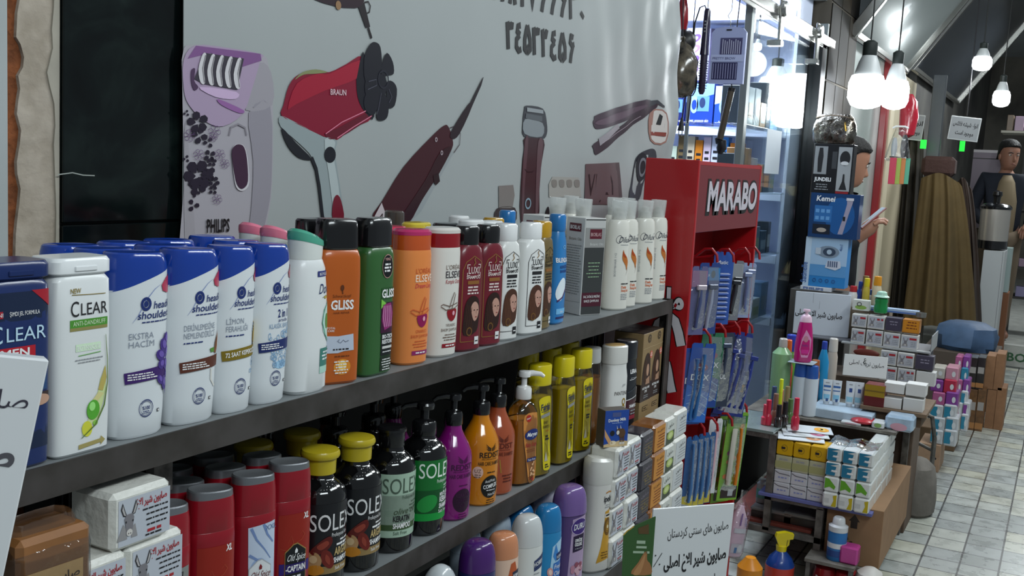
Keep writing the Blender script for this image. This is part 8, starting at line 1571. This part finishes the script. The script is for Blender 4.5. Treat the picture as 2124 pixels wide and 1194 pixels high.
for i, (px, t, b, c_, rad, lb) in enumerate(((1766, 592, '#c9c6c2', '#a8242c', 0.02, 'white bottle with red cap, leftmost of the lotion cluster on the display'), (1782, 583, '#24408c', '#24408c', 0.017, 'dark blue bottle in the lotion cluster beside the red-capped one'), (1793, 576, '#b5a03a', '#c9b41c', 0.016, 'yellow-capped pale bottle in the lotion cluster'), (1806, 600, '#b9b9bb', '#1f4fa0', 0.02, 'white bottle with bright blue cap, front of the lotion cluster'), (1815, 572, '#c2b394', '#d08a1c', 0.021, 'beige lotion bottle with orange cap, tallest of the cluster'), (1790, 571, '#8a6a3c', '#7a6238', 0.018, 'brown-capped bottle at the back of the lotion cluster'))):
    bottle('lotion_bottle', lb, 'bottle', px, 645, t, DX + 0.15 + 0.045 * (i % 2), rad, M(b, 0.3, coat=0.3), M(c_, 0.3), 0.28, 0.75, ztop)
# right-hand goods beside the table front
pb('soap_pack', 'white film-wrapped diaper-like pack on the table front right corner', 'pack', 1832, 1892, 905, 858, 4.19, 0.1, M('#a9c0d4', 0.3, coat=0.5, noise=0.25, scale=25), lambda L, hw, h: L.ell(0, h * 0.3, hw * 0.6, h * 0.25, M('#c99aa8'), 0), 0.546, c=0.01)
tag(MB().ball((4.22, at(1790, 880, X=4.22).y, 0.563), (0.06, 0.05, 0.016), M('#a82430', 0.25, coat=0.4, bump=0.5, scale=20), 14).build('sweet_bag'), 'small shiny red bag lying among the soap packs', 'bag')
for a, b, y0, y1, c2, lb in ((1742, 1784, 893, 872, '#c9a0a8', 'small white soap pack with a rosy print beside the shiny red bag'), (1806, 1832, 897, 872, '#7fa05a', 'small white soap pack with a leaf-green print right of the shiny red bag')):
    pb('soap_pack', lb, 'pack', a, b, y0, y1, 4.16, 0.06, M('#c6cacb', 0.3, coat=0.5), lambda L, hw, h, c2=c2: L.ell(0, h * 0.5, hw * 0.6, h * 0.3, M(c2, 0.4), 0), 0.5495, c=0.006)
# ================================================================== FARTHER ALONG THE ARCADE
struct('floor_step', MB().box(9.7, 17.2, -1.6, 3.2, 0.0, 0.2, M('#b4b6b0', 0.4, noise=0.25, scale=10), 0.01))
struct('wall_far', MB().box(17.0, 17.2, -2.5, 3.4, 0.2, 3.9, M('#8a857a', 0.6, c2='#4f4b46', scale=1.2)))
struct('ceiling', MB().box(9.2, 17.2, -2.5, 3.4, 3.42, 3.5, M('#a5aaac', 0.5, noise=0.1, scale=4)))
L = Lab(lambda u, v, l: (9.7 - l, -u, v), 0.002, 0.001, 1); q = at(2088, 742, X=9.7); L.text('BOQ', -q.y, q.z - 0.02, 0.07, M('#2f5a3a'), al='l', w=0.24, k=1, bold=0.02)
L.build('step_lettering', bpy.data.objects['floor_step'])
cw = MB().box(6.36, 7.62, 1.235, 1.25, 0.0, 2.33, M('#aab5b0', 0.25, coat=0.3)).box(7.9, 9.3, 1.235, 1.30, 0.0, 2.33, M('#b4a98e', 0.6))
cw.box(9.3, 17.0, 1.24, 1.30, 0.0, 3.42, M('#3b3a39', 0.6, c2='#5c5a55', scale=2)); struct('wall_corridor', cw)
tag(MB().box(7.62, 7.72, 1.19, 1.235, 0, 2.33, M('#8c1a20', 0.35, coat=0.3), 0.004).build('trim_1'), kind='structure'); tag(MB().box(7.74, 7.9, 1.18, 1.235, 0, 2.33, M('#c2b79c', 0.5), 0.004).build('trim_2'), kind='structure')
# raised shutter sheets above the shop fronts
def sheet(name, label, x0, x1, zb, mat, ribs):
    d = Vector((0, -0.60, 0.85)).normalized(); n = Vector((0, -d.z, d.y)); r = thing(name, label, 'awning')
    b = MB(); k = ribs; vs = []
    for j in range(k + 1):
        for t in (0, 1.15):
            o = Vector((x0 + (x1 - x0) * j / k, 1.19, zb)) + d * t - n * (0.012 * (j % 2)); vs += [o, o + n * 0.004]
    fs = []
    for j in range(k):
        a = 4 * j; fs += [(a, a + 4, a + 6, a + 2), (a + 1, a + 3, a + 7, a + 5), (a, a + 1, a + 5, a + 4), (a + 2, a + 6, a + 7, a + 3)]
    b.add(vs, fs, mat); b.build('sheet', r, 0)
    for x in (x0, x1): MB().box(x - 0.025, x + 0.025, -0.03, 0.03, -0.02, 1.17, CHR, 0.004, T=Matrix.Translation((0, 1.19, zb)) @ Matrix((Vector((1, 0, 0)), -n, d)).transposed().to_4x4()).build('edge_bar', r)
    MB().box(x0, x1, 1.165, 1.2, zb - 0.03, zb + 0.01, CHR, 0.004).build('bottom_bar', r)
sheet('raised_shutter', 'ribbed pale metal shutter sheet tilted up above the bulbs', 6.22, 8.28, 2.34, M('#747b79', 0.3, 0.3, coat=0.4), 40)
sheet('raised_shutter', 'smooth dark metal shutter sheet tilted up, farther along', 8.62, 12.2, 2.40, M('#4a515a', 0.2, 0.3, coat=0.7), 2)
# crates, packs and cartons along the shop fronts
pb('wooden_crate', 'small pale wooden crate on the floor beyond the table', 'crate', 1900, 1946, 979, 916, 5.78, 0.25, M('#a3846a', 0.7, noise=0.15), lambda L, hw, h: [L.ell(hw * 0.6, h * v, 0.006, 0.006, INK, 0, n=8) for v in (0.2, 0.5)], 0.0)
r = thing('folding_table_leg', 'bent grey tube leg of a folding table standing on the tiles', 'table leg', (5.25, 0.458, 0))
MB().tube([(0, 0, 0), (0, 0.0, 0.30), (0, 0.02, 0.40), (0.05, 0.10, 0.42), (0.1, 0.3, 0.40)], 0.011, FRM, 8).tube([(0, 0.002, 0.24), (0.05, 0.12, 0.27), (0.1, 0.3, 0.20)], 0.009, FRM, 8).build('tube', r)
sack('cloth_sack', 'slumped dirty grey cloth sack on the floor behind the table leg', 'sack', 1898, 1040, 5.0, 0.12, 0.085, 0.26, M('#6f6a63', 0.8, bump=0.8, scale=12, noise=0.2))
rn = random.Random(4); zc_ = at(1900, 916, X=5.78).z
PK = (('#2f7f9c', 'teal'), ('#a85a86', 'pink'), ('#7d3f8c', 'purple'), ('#b0304a', 'red'), ('#b9b5ac', 'white'), ('#c08a9c', 'pale pink'))
def pile(x0, y0, rows, X, wpx, hpx, seq, where, zb):
    for k in range(rows):
        for c_ in range(seq[k][1]):
            a = x0 + c_ * wpx + (k % 2) * 4; y = y0 - hpx * k; c2 = PK[(seq[k][0] + (c_ if seq[k][0] else 0)) % 6] if seq[k][0] else PK[0]
            pz = None if zb is None else zb + k * (at(a, y0 - hpx, X=X).z - at(a, y0, X=X).z)
            pb('soap_pack', f'{c2[1]} and white wrapped pack, row {("one", "two", "three", "four", "five", "six", "seven")[k]} from below {where}, {("left", "middle", "right")[c_]}', 'pack', a, a + wpx - 1, y, y - hpx + 1, X + 0.015 * k, 0.12, M('#b9bcbf' if k < 3 else c2[0], 0.3, coat=0.5), lambda L, hw, h, c2=c2: (L.rect(-hw * 0.9, hw * 0.1, h * 0.15, h * 0.85, M(c2[0], 0.3), 0, 1, 1), L.ell(hw * 0.3, h * 0.5, hw * 0.3, h * 0.2, M('#d0d3d5'), 1)), pz, c=0.006)
pile(1928, 914, 6, 5.80, 28, 26, [(0, 2), (0, 2), (0, 2), (1, 2), (2, 2), (4, 2)], 'on the pale crate', zc_)
bs = tag(MB().box(6.3, 6.55, 0.44, 0.72, 0.0, 0.12, M('#5f4a34', 0.8), 0.004).build('cardboard_carton'), 'low brown carton on the floor under the far pink packs', 'carton')
pile(1976, 880, 6, 6.32, 16, 24, [(5, 2), (1, 2), (5, 2), (1, 2), (5, 2), (1, 2)], 'of the far pile', 0.1205)
for i in range(2):
    for k in range(2): pb('bottle_pack', f'shrink-wrapped brown drink pack, {("lower", "upper")[k]} {("left", "right")[i]} of four before the tall cartons', 'pack', 2006 + 17 * i, 2022 + 17 * i, 868 - 66 * k, 806 - 66 * k, 6.95 + 0.02 * k, 0.15, M(('#6b4a2c', '#2a2624')[k], 0.25, coat=0.5, noise=0.4, scale=30), lambda L, hw, h: (L.rect(-hw, hw, h * 0.05, h * 0.2, M('#96683c'), 0, 1, 1), L.rect(-hw * 0.8, hw * 0.8, h * 0.5, h * 0.7, M('#8f8a86'), 0, 1, 1)), 0.0 if k == 0 else at(2006, 806, X=6.95).z + 0.003)
for i in range(2):
    for k in range(2): pb('cardboard_carton', f'tall plain cardboard carton, {("lower", "upper")[k]} {("left", "right")[i]} of the four at the aisle edge', 'carton', 2040 + 20 * i, 2059 + 20 * i, 889 - 84 * k - 4 * i, 806 - 70 * k - 4 * i, 7.08, 0.2, M('#8a6446', 0.8, noise=0.12), None, 0.0 if k == 0 else at(2040, 806, X=7.08).z + 0.003)
p = at(1998, 728, X=7.7); tag(MB().box(7.6, 8.2, p.y - 0.22, p.y + 0.26, 0, p.z - 0.0005, M('#4a4038', 0.8), 0.004).build('storage_crate'), 'dark crate under the blue sack near the draped cloaks', 'crate')
q = at(1998, 672, X=7.7); rings = []
for z, s in ((0, 0.95), (0.03, 1.04), (0.1, 1.02), (q.z - p.z - 0.03, 0.9), (q.z - p.z, 0.6)): rings.append([(0.20 * s * math.cos(t) + rn.uniform(-.012, .012), 0.20 * s * math.sin(t) + rn.uniform(-.012, .012), z) for t in [2 * math.pi * j / 24 for j in range(24)]])
r = thing('tarpaulin_sack', 'slate blue tarpaulin sack lying before the draped cloaks', 'sack', (7.85, p.y, p.z)); MB().loft(rings, M('#3f5878', 0.6, noise=0.25, bump=0.6, scale=9)).build('bag', r)
# draped cloaks
def drape(name, label, X, top, foot, mat, folds, seed, depth=0.07):
    """cloth hung between a top edge and a wider foot edge (pixel pairs), standing at X"""
    nu, nv = 72, 22; a, b = at(*top[0], X=X), at(*top[1], X=X); c_, d = at(*foot[0], X=X), at(*foot[1], X=X); rn = random.Random(seed); ph = [rn.uniform(0, 6) for _ in range(4)]; vs = []
    for j in range(nv + 1):
        v = j / nv
        for i in range(nu + 1):
            u = i / nu; t = v ** 0.75
            y = (a.y + (b.y - a.y) * u) * (1 - t) + (c_.y + (d.y - c_.y) * u) * t; z = (a.z + (b.z - a.z) * u) * (1 - v) + (c_.z + (d.z - c_.z) * u) * v
            f = math.sin(u * folds * 6.28 + ph[0] + 0.8 * math.sin(v * 2 + ph[1])) + 0.6 * math.sin(u * folds * 11 + ph[2] + v) + 0.5 * math.sin(u * 9 + v * 4 + ph[3])
            vs.append((X - 0.12 * math.sin(math.pi * u) * (0.4 + v) - depth * (0.25 + 0.75 * v) * f * 0.5, y, z - (0.03 * math.cos((u - 0.5) * 5) * -1 if j == 0 else 0)))
    n = len(vs); q = [(j * (nu + 1) + i, (j + 1) * (nu + 1) + i, (j + 1) * (nu + 1) + i + 1, j * (nu + 1) + i + 1) for j in range(nv) for i in range(nu)]
    o = MB().add(vs + [(x + 0.012, y, z) for x, y, z in vs], q + [tuple(k + n for k in f[::-1]) for f in q], mat).build(name, None, 60); return tag(o, label, 'cloak')
drape('draped_cloak', 'dark grey-brown cloth hanging beside the cream post', 9.1, ((1868, 245), (1915, 250)), ((1838, 655), (1900, 660)), M('#3a352d', 0.9, noise=0.2, scale=9), 4, 1)
drape('draped_cloak', 'large olive-brown cloak draped in folds over a stand in the aisle', 8.7, ((1912, 362), (1990, 372)), ((1872, 664), (2026, 678)), M('#574729', 0.9, noise=0.15, scale=9), 3.5, 2, 0.07)
drape('draped_cloak', 'dark brown cloth hanging at the right of the olive-brown cloak', 8.95, ((1985, 372), (2012, 380)), ((2004, 640), (2036, 668)), M('#3a2d26', 0.9, noise=0.2, scale=9), 3, 3)
p0 = at(1942, 368, X=8.8); MBX = MB().tube([(0, 0, 0), (0, 0, p0.z - 0.02)], 0.02, FRM, 8).tube([(-0.12, -0.0, 0.02), (0.12, 0, 0.02)], 0.02, FRM, 8); o = MBX.build('coat_stand'); o.location = (8.82, p0.y, 0); tag(o, 'metal coat stand hidden under the olive-brown cloak', 'stand')
pb('fur_hat', 'dark reddish-brown woolly cap set above the olive-brown cloak', 'hat', 1908, 1978, 364, 322, 8.72, 0.2, M('#3d2a26', 0.95, bump=0.8, scale=40), None, None, None, 0.03)
# cabinets, urn and hanging goods
pb('tall_cabinet', 'grey-mauve tall cabinet behind the cloaks', 'cabinet', 1978, 2038, 700, 308, 10.3, 0.3, M('#6f6670', 0.5), lambda L, hw, h: (L.rect(-hw, hw, h * 0.985, h, M('#a9a5a8'), 0, 1, 1), L.rect(-hw, hw, h * 0.95, h * 0.955, INK, 0, 1, 1)), 0.2)
CBX = 9.0; zcab = at(2045, 517, X=CBX).z
pb('white_cabinet', 'low white cabinet under the steel urn', 'cabinet', 2022, 2066, 690, 517, CBX, 0.4, M('#a9adae', 0.5), lambda L, hw, h: L.rect(hw * 0.8, hw * 0.84, 0, h, M('#6a6d6e'), 0, 1, 1), 0.0)
pb('cardboard_carton', 'brown carton on the floor beside the white cabinet', 'carton', 2062, 2084, 682, 605, 9.42, 0.22, M('#7a4f34', 0.7), None, 0.0); pb('plastic_box', 'pale translucent plastic box standing on the brown carton', 'box', 2063, 2090, 604, 512, 9.44, 0.2, M('#9fb0ae', 0.3), None, at(2062, 605, X=9.42).z + 0.002)
SS = M('#b5b0a8', 0.25, 0.6); cyl('tea_urn', 'stainless steel pump urn with black lid on the white cabinet', 'urn', 2057, 515, 394, CBX + 0.16, 0.112, [('base', BLK, [(1, 0), (1, 0.14)]), ('barrel', SS, [(0.98, 0.14), (1, 0.16), (1, 0.68)]), ('lid', BLK, [(1.04, 0.68), (1.06, 0.72), (0.9, 0.76), (0.4, 0.79)]), ('pump_head', BLK, [(0.22, 0.78), (0.24, 0.88), (0.34, 0.92), (0.3, 0.98), (0.08, 1.0)])], zcab + 0.002)
def sg(t1, t2):
    def fn(L, w, h):
        L.rect(w * 0.03, w * 0.97, -h * 0.96, -h * 0.04, M('#8a8d8f', 0.5), 0, 1, 1); L.text(t1, w * 0.92, -h * 0.42, h * 0.17, INK, w=w * 0.82, al='r', k=1, bold=0.03, rot=-0.05); L.text(t2, w * 0.82, -h * 0.78, h * 0.17, INK, w=w * 0.6, al='r', k=1, bold=0.03, rot=-0.05)
    return fn
SG = M('#b9bcbc', 0.5); A5 = at(1974, 239, X=7.6); board('hanging_sign', 'grey framed sign with two lines of Persian writing hanging in the aisle', 'sign', A5, at(2037, 246, X=7.6), at(1967, 288, X=7.6), 0.008, SG, sg(fa('انواع شیشه فلاکس'), fa('موجود است')))
board('hanging_sign', 'dim grey sign with Persian writing hung behind the red bag', 'sign', at(1888, 236, X=9.0), at(1920, 239, X=9.0), at(1887, 290, X=9.0), 0.008, SG, sg(fa('انواع'), fa('موجود')))
for nm_, px, X in (('a', 1985, 7.62), ('b', 2030, 7.62)): pass
p = at(2006, 240, X=7.61); o = MB().tube([(p.x, p.y, p.z), (p.x, p.y, 3.02)], 0.004, INK, 6).build('sign_wire'); tag(o, 'thin wire holding the grey aisle sign', 'wire')
r = thing('red_bag', 'shiny red plastic bag hanging by the cream post', 'bag', at(1884, 195, X=7.45)); MB().loft([[(x, y + 0.02 * math.sin(9 * z), z) for x, y, z in ring(z, a, b, 2.3, N=18)] for z, a, b in ((-0.29, 0.02, 0.02), (-0.27, 0.04, 0.05), (-0.15, 0.045, 0.062), (-0.05, 0.035, 0.055), (0.0, 0.015, 0.03))], M('#a01a2c', 0.2, coat=0.5, bump=0.5, scale=14)).build('bag', r)
r = thing('hanger_pack', 'clear bag with dark slippers on a white hanger by the cream post', 'bag', at(1868, 266, X=7.4)); MB().tube([(0, 0.05, 0), (0, 0.03, 0.012), (0, -0.03, 0.012), (0, -0.05, 0)], 0.007, WI, 8).build('hanger', r); MB().loft([ring(z, a, b, 2.4, N=16) for z, a, b in ((-0.22, 0.02, 0.07), (-0.2, 0.04, 0.085), (-0.1, 0.035, 0.06), (0.0, 0.012, 0.03))], BAGFILM).build('bag', r); MB().ball((0, -0.035, -0.12), (0.02, 0.025, 0.085), M('#1f1f24', 0.4), 14).build('slipper', r); MB().ball((0.01, 0.03, -0.13), (0.02, 0.02, 0.075), M('#b9bcc0', 0.4), 14).build('slipper', r)
CR_ = at(1852, 327, X=7.38).z
for i, (c_, n_) in enumerate((('#b0304a', 'crimson'), ('#8fa046', 'yellow-green'), ('#b5703c', 'tan'), ('#4f9c80', 'sea green'))):
    a = 1846 + 9 * i; p, q = at(a, 330 + i, X=7.35), at(a + 9, 382, X=7.35); p.z = CR_; o = MB().box(7.35 + 0.01 * i, 7.357 + 0.01 * i, q.y, p.y, q.z, p.z, M(c_, 0.5), 0.002).build('cloth_pack'); tag(o, f'{n_} folded cloth pack hanging under the slipper bag', 'cloth')
p = at(1852, 326, X=7.38); o = MB().tube([(7.372, p.y + 0.02, CR_ + 0.005), (7.372, at(1886, 328, X=7.38).y, CR_ + 0.005), (7.372, p.y + 0.02, CR_ + 0.0055), (7.75, 1.182, CR_ + 0.006)], 0.006, INK, 6).build('hook_rail'); tag(o, 'thin dark rail from which the cloth packs hang', 'rail')
tag(MB().box(9.22, 9.3, 1.0, 1.1, 0, 2.4, M('#5f6468', 0.3, 0.6), 0.004).build('trim_3'), kind='structure')
for i, px in enumerate((1914, 1995)):
    p = at(px, 308, X=8.95 + 1.4 * i); o = MB().box(p.x, p.x + 0.02, p.y - 0.022, p.y + 0.022, p.z - 0.025 * i, p.z + 0.07, M('#1fc83a', 0.4, emit=1.3)).build('green_light'); tag(o, f'small glowing green sign lamp {("above the dark cloth", "above the grey-mauve cabinet")[i]}', 'lamp')
# far shelving at the right edge
fs = thing('far_shelf', 'dark shelving with goods at the far right end of the arcade', 'shelf')
for z in (0.55, 0.82, 1.08, 1.32, 2.02): MB().box(10.3, 10.7, -0.45, 0.62 if z > 2 else 0.40, z - 0.02, z, M('#3a3836' if z < 2 else '#a5a295', 0.5)).build('board', fs)
for y in (-0.44, 0.385): MB().box(10.3, 10.34, y, y + 0.03, 0.2, 2.02, M('#2a2928', 0.5)).build('upright', fs)
rn = random.Random(9)
for z in (0.55, 0.82, 1.08, 1.32, 2.02):
    y = 0.36 if z < 2 else 0.58
    while y > -0.3:
        w = rn.uniform(0.05, 0.1); h = rn.uniform(0.05, 0.16); o = MB().box(10.31, 10.45, y - w, y, z + 0.001, z + h, M(rn.choice(['#b5a878', '#c9c2a8', '#8c86a8', '#a0889c', '#7a9cae', '#c9c9c4', '#6a5a4a', '#a56a4a']), 0.4), 0.003).build('boxed_goods'); tag(o, 'small boxed goods on the dark far shelving', 'box', 'goods on the far shelving'); y -= w + 0.012
# ================================================================== THE TWO MEN
def skinmesh(nodes, edges, sc=1.0, lev=2):
    me = bpy.data.meshes.new('skeleton'); names = list(nodes); me.from_pydata([nodes[n][:3] for n in names], [(names.index(a), names.index(b)) for a, b in edges], [])
    o = bpy.data.objects.new('skeleton', me); C.objects.link(o); o.modifiers.new('s', 'SKIN'); o.modifiers.new('u', 'SUBSURF').levels = lev
    for i, n in enumerate(names): s = me.skin_vertices[0].data[i]; s.radius = (nodes[n][3] * sc, nodes[n][3 if len(nodes[n]) < 5 else 4] * sc); s.use_root = (i == 0)
    e = bpy.data.meshes.new_from_object(o.evaluated_get(bpy.context.evaluated_depsgraph_get())); vs, fs = [tuple(v.co) for v in e.vertices], [tuple(p.vertices) for p in e.polygons]
    bpy.data.objects.remove(o); bpy.data.meshes.remove(me); bpy.data.meshes.remove(e); return vs, fs
def person(name, label, loc, rz, arms, top, legs, skin, hair, tilt, turn, inner=None):
    r = thing(name, label, 'person', loc, rz); SK = M(skin, 0.5)
    N = {'pelvis': (0, 0, 0.95, 0.15, 0.10), 'waist': (0, 0, 1.10, 0.14, 0.095), 'chest': (0, 0, 1.28, 0.165, 0.105), 'nb': (0, 0.015, 1.42, 0.075), 'neck': (0, 0.0, 1.50, 0.052)}
    E = [('pelvis', 'waist'), ('waist', 'chest'), ('chest', 'nb'), ('nb', 'neck')]
    for s, (el, wr) in zip((-1, 1), arms):
        k = 'lr'[s > 0]; N.update({'sh' + k: (0.17 * s, 0.01, 1.385, 0.062), 'el' + k: (*el, 0.045), 'wr' + k: (*wr, 0.029), 'hip' + k: (0.09 * s, 0, 0.88, 0.088), 'kn' + k: (0.10 * s, -0.01, 0.48, 0.058), 'an' + k: (0.10 * s, 0.02, 0.07, 0.04), 'toe' + k: (0.11 * s, -0.15, 0.035, 0.034)})
        E += [('chest', 'sh' + k), ('sh' + k, 'el' + k), ('el' + k, 'wr' + k), ('pelvis', 'hip' + k), ('hip' + k, 'kn' + k), ('kn' + k, 'an' + k), ('an' + k, 'toe' + k)]
    b = MB(); b.add(*skinmesh(N, E, 0.93), SK)
    H = Matrix.Translation((0, 0.0, 1.49)) @ Matrix.Rotation(turn, 4, 'Z') @ Matrix.Rotation(tilt, 4, 'X')
    prof = [(-0.03, .045, -.035, .055), (0.0, .050, -.085, .058), (0.02, .056, -.098, .062), (0.045, .063, -.100, .072), (0.075, .069, -.101, .084), (0.105, .072, -.098, .094), (0.135, .0735, -.101, .098), (0.165, .072, -.097, .097), (0.19, .064, -.080, .088), (0.21, .048, -.052, .066), (0.222, .022, -.02, .034)]
    b.loft([[(x, y + (f + k) / 2, z) for x, y, z in ring(z, w, (k - f) / 2, 2.25, N=28)] for z, w, f, k in prof], SK, T=H)
    b.loft([ring(0, 0.010, 0.004, 2, N=10), ring(0.02, 0.006, 0.003, 2, N=10)], SK, T=H) if 0 else None
    b.loft([[(x, -0.098 + y, z) for x, y in ((-w, 0.012), (-w * 0.5, -d * 0.7), (0, -d), (w * 0.5, -d * 0.7), (w, 0.012))] for z, w, d in ((0.052, 0.014, 0.006), (0.060, 0.017, 0.022), (0.070, 0.015, 0.026), (0.09, 0.010, 0.014), (0.112, 0.008, 0.003))], SK, T=H)
    for s in (-1, 1):
        b.ball((s * 0.074, 0.008, 0.085), (0.010, 0.02, 0.031), SK, 10, T=H); b.ball((s * 0.031, -0.0885, 0.108), (0.014, 0.008, 0.007), M('#c9c2ba', 0.3), 10, T=H); b.ball((s * 0.031, -0.0955, 0.108), (0.006, 0.003, 0.006), M('#1f1512', 0.2), 8, T=H)
        b.tube([(s * 0.014, -0.103, 0.123), (s * 0.034, -0.100, 0.129), (s * 0.052, -0.086, 0.123)], [0.003, 0.0042, 0.002], M(hair, 0.8), 6, T=H)
    b.tube([(-0.024, -0.092, 0.030), (0, -0.103, 0.032), (0.024, -0.092, 0.030)], [0.002, 0.0055, 0.002], M('#7a4a40', 0.5), 8, T=H)
    for s, (el, wr) in zip((-1, 1), arms):
        w = Vector(wr); d = (w - Vector(el)).normalized(); up = Vector((0, 0, 1)); sd = d.cross(up).normalized() * -s; nm = sd.cross(d) * s
        P = lambda a, c_, e: tuple(w + d * a + sd * c_ + nm * e)
        b.tube([P(-0.02, 0, 0), P(0.02, 0, 0), P(0.06, 0, 0.002), P(0.095, 0, 0)], [0.027, 0.032, 0.037, 0.030], SK, 10)
        for k in range(4):
            c_ = -0.027 + 0.018 * k; l = (0.062, 0.076, 0.070, 0.054)[k]; b.tube([P(0.085, c_, 0), P(0.085 + l * 0.45, c_, 0.008), P(0.085 + l * 0.75, c_, 0.024), P(0.085 + l * 0.8, c_, 0.042)], [0.0105, 0.0095, 0.0088, 0.007], SK, 8)
        b.tube([P(0.02, -0.03, 0.004), P(0.05, -0.048, 0.016), P(0.085, -0.05, 0.03)], [0.013, 0.011, 0.008], SK, 8)
    b.build('body', r, 60)
    hr = MB().loft([[(x, max(y + c_, fr + 0.02 * abs(x) / 0.07), z) for x, y, z in ring(z, w, d, 2.2, N=28)] for z, w, d, c_, fr in ((0.06, .074, .05, .055, .05), (0.10, .078, .075, .03, .012), (0.135, .080, .09, .012, -.02), (0.160, .080, .097, 0.006, -.045), (0.176, .0795, .105, 0.0, -.1), (0.19, .077, .104, 0.0, -.112), (0.215, .064, .088, 0.004, -.1), (0.235, .042, .06, 0.006, -.08), (0.243, .012, .02, 0.006, -.05))], M(hair, 0.7, bump=0.8, scale=60), T=H); hr.build('hair', r, 60)
    K = {k: v for k, v in N.items() if k not in ('neck', 'wrl', 'wrr') and k[:2] not in ('an', 'kn', 'to')}
    for s in 'lr': wv = Vector(N['wr' + s][:3]).lerp(Vector(N['el' + s][:3]), 0.03); K['cf' + s] = (*wv, 0.038)
    MB().add(*skinmesh(K, [e for e in E if e[0] in K and e[1] in K] + [('ell', 'cfl'), ('elr', 'cfr')], 1.12), M(top, 0.85, noise=0.2, scale=14)).build('jacket', r, 60)
    T2 = {k: v for k, v in N.items() if k in ('pelvis', 'hipl', 'hipr', 'knl', 'knr', 'anl', 'anr')}; MB().add(*skinmesh(T2, [e for e in E if e[0] in T2 and e[1] in T2], 1.18), M(legs, 0.85)).build('trousers', r, 60)
    if inner: MB().loft([[(x, y - 0.035, z) for x, y, z in ring(z, w, d, 2.4, N=18)] for z, w, d in ((0.85, .09, .10), (1.0, .10, .105), (1.2, .10, .115), (1.36, .07, .085), (1.42, .04, .05))], M(inner, 0.8)).build('waistcoat', r, 60)
    return r
m1 = at(1752, 335, X=5.40); ph = at(1806, 468, X=5.22)
rz1 = 0.42; loc1 = Vector((5.41, m1.y + 0.01, m1.z - 1.585)); loc1.z = 0.0
S1 = (m1.z - 1.585 + 1.585) / 1.60
def to_local(p, loc, rz, s=1.0): return tuple(Matrix.Rotation(-rz, 3, 'Z') @ (Vector(p) - loc) / s)
wr = Vector(to_local(ph, loc1, rz1)); el = (-0.25, 0.07, 1.10); wd = (wr - Vector(el)).normalized(); wrist = tuple(wr - wd * 0.075)
man1 = person('person', 'man in a dark jacket looking down at his phone behind the stacked boxes', loc1, rz1, ((el, wrist), ((0.22, 0.03, 1.10), (0.20, -0.08, 0.88))), '#16181d', '#1c1c20', '#9c6f58', '#14110f', 0.22, 0.1)
T = Matrix.Translation(ph + Vector((0, 0, 0.035))) @ Matrix.Rotation(0.42, 4, 'Z') @ Matrix.Rotation(0.8, 4, 'X')
po = thing('mobile_phone', 'slim pinkish phone held in the hand of the man in the dark jacket', 'phone'); po.matrix_world = T
MB().box(-0.036, 0.036, -0.004, 0.004, -0.07, 0.08, M('#9c6a66', 0.3, coat=0.4), 0.003).build('case', po); MB().box(-0.033, 0.033, 0.0041, 0.0048, -0.066, 0.076, M('#b9c3cc', 0.2), 0).build('screen', po)
m2 = at(2092, 318, X=9.95); loc2 = Vector((9.97, m2.y, 0.2))
person('person', 'man in a navy jacket and tan waistcoat behind the steel urn, facing the camera', loc2, -1.35, (((-0.24, 0.0, 1.12), (-0.17, -0.20, 1.0)), ((0.24, 0.0, 1.12), (0.17, -0.20, 1.0))), '#141a26', '#6a5c4c', '#8a6250', '#100e0d', 0.06, 0.3, '#74664f')
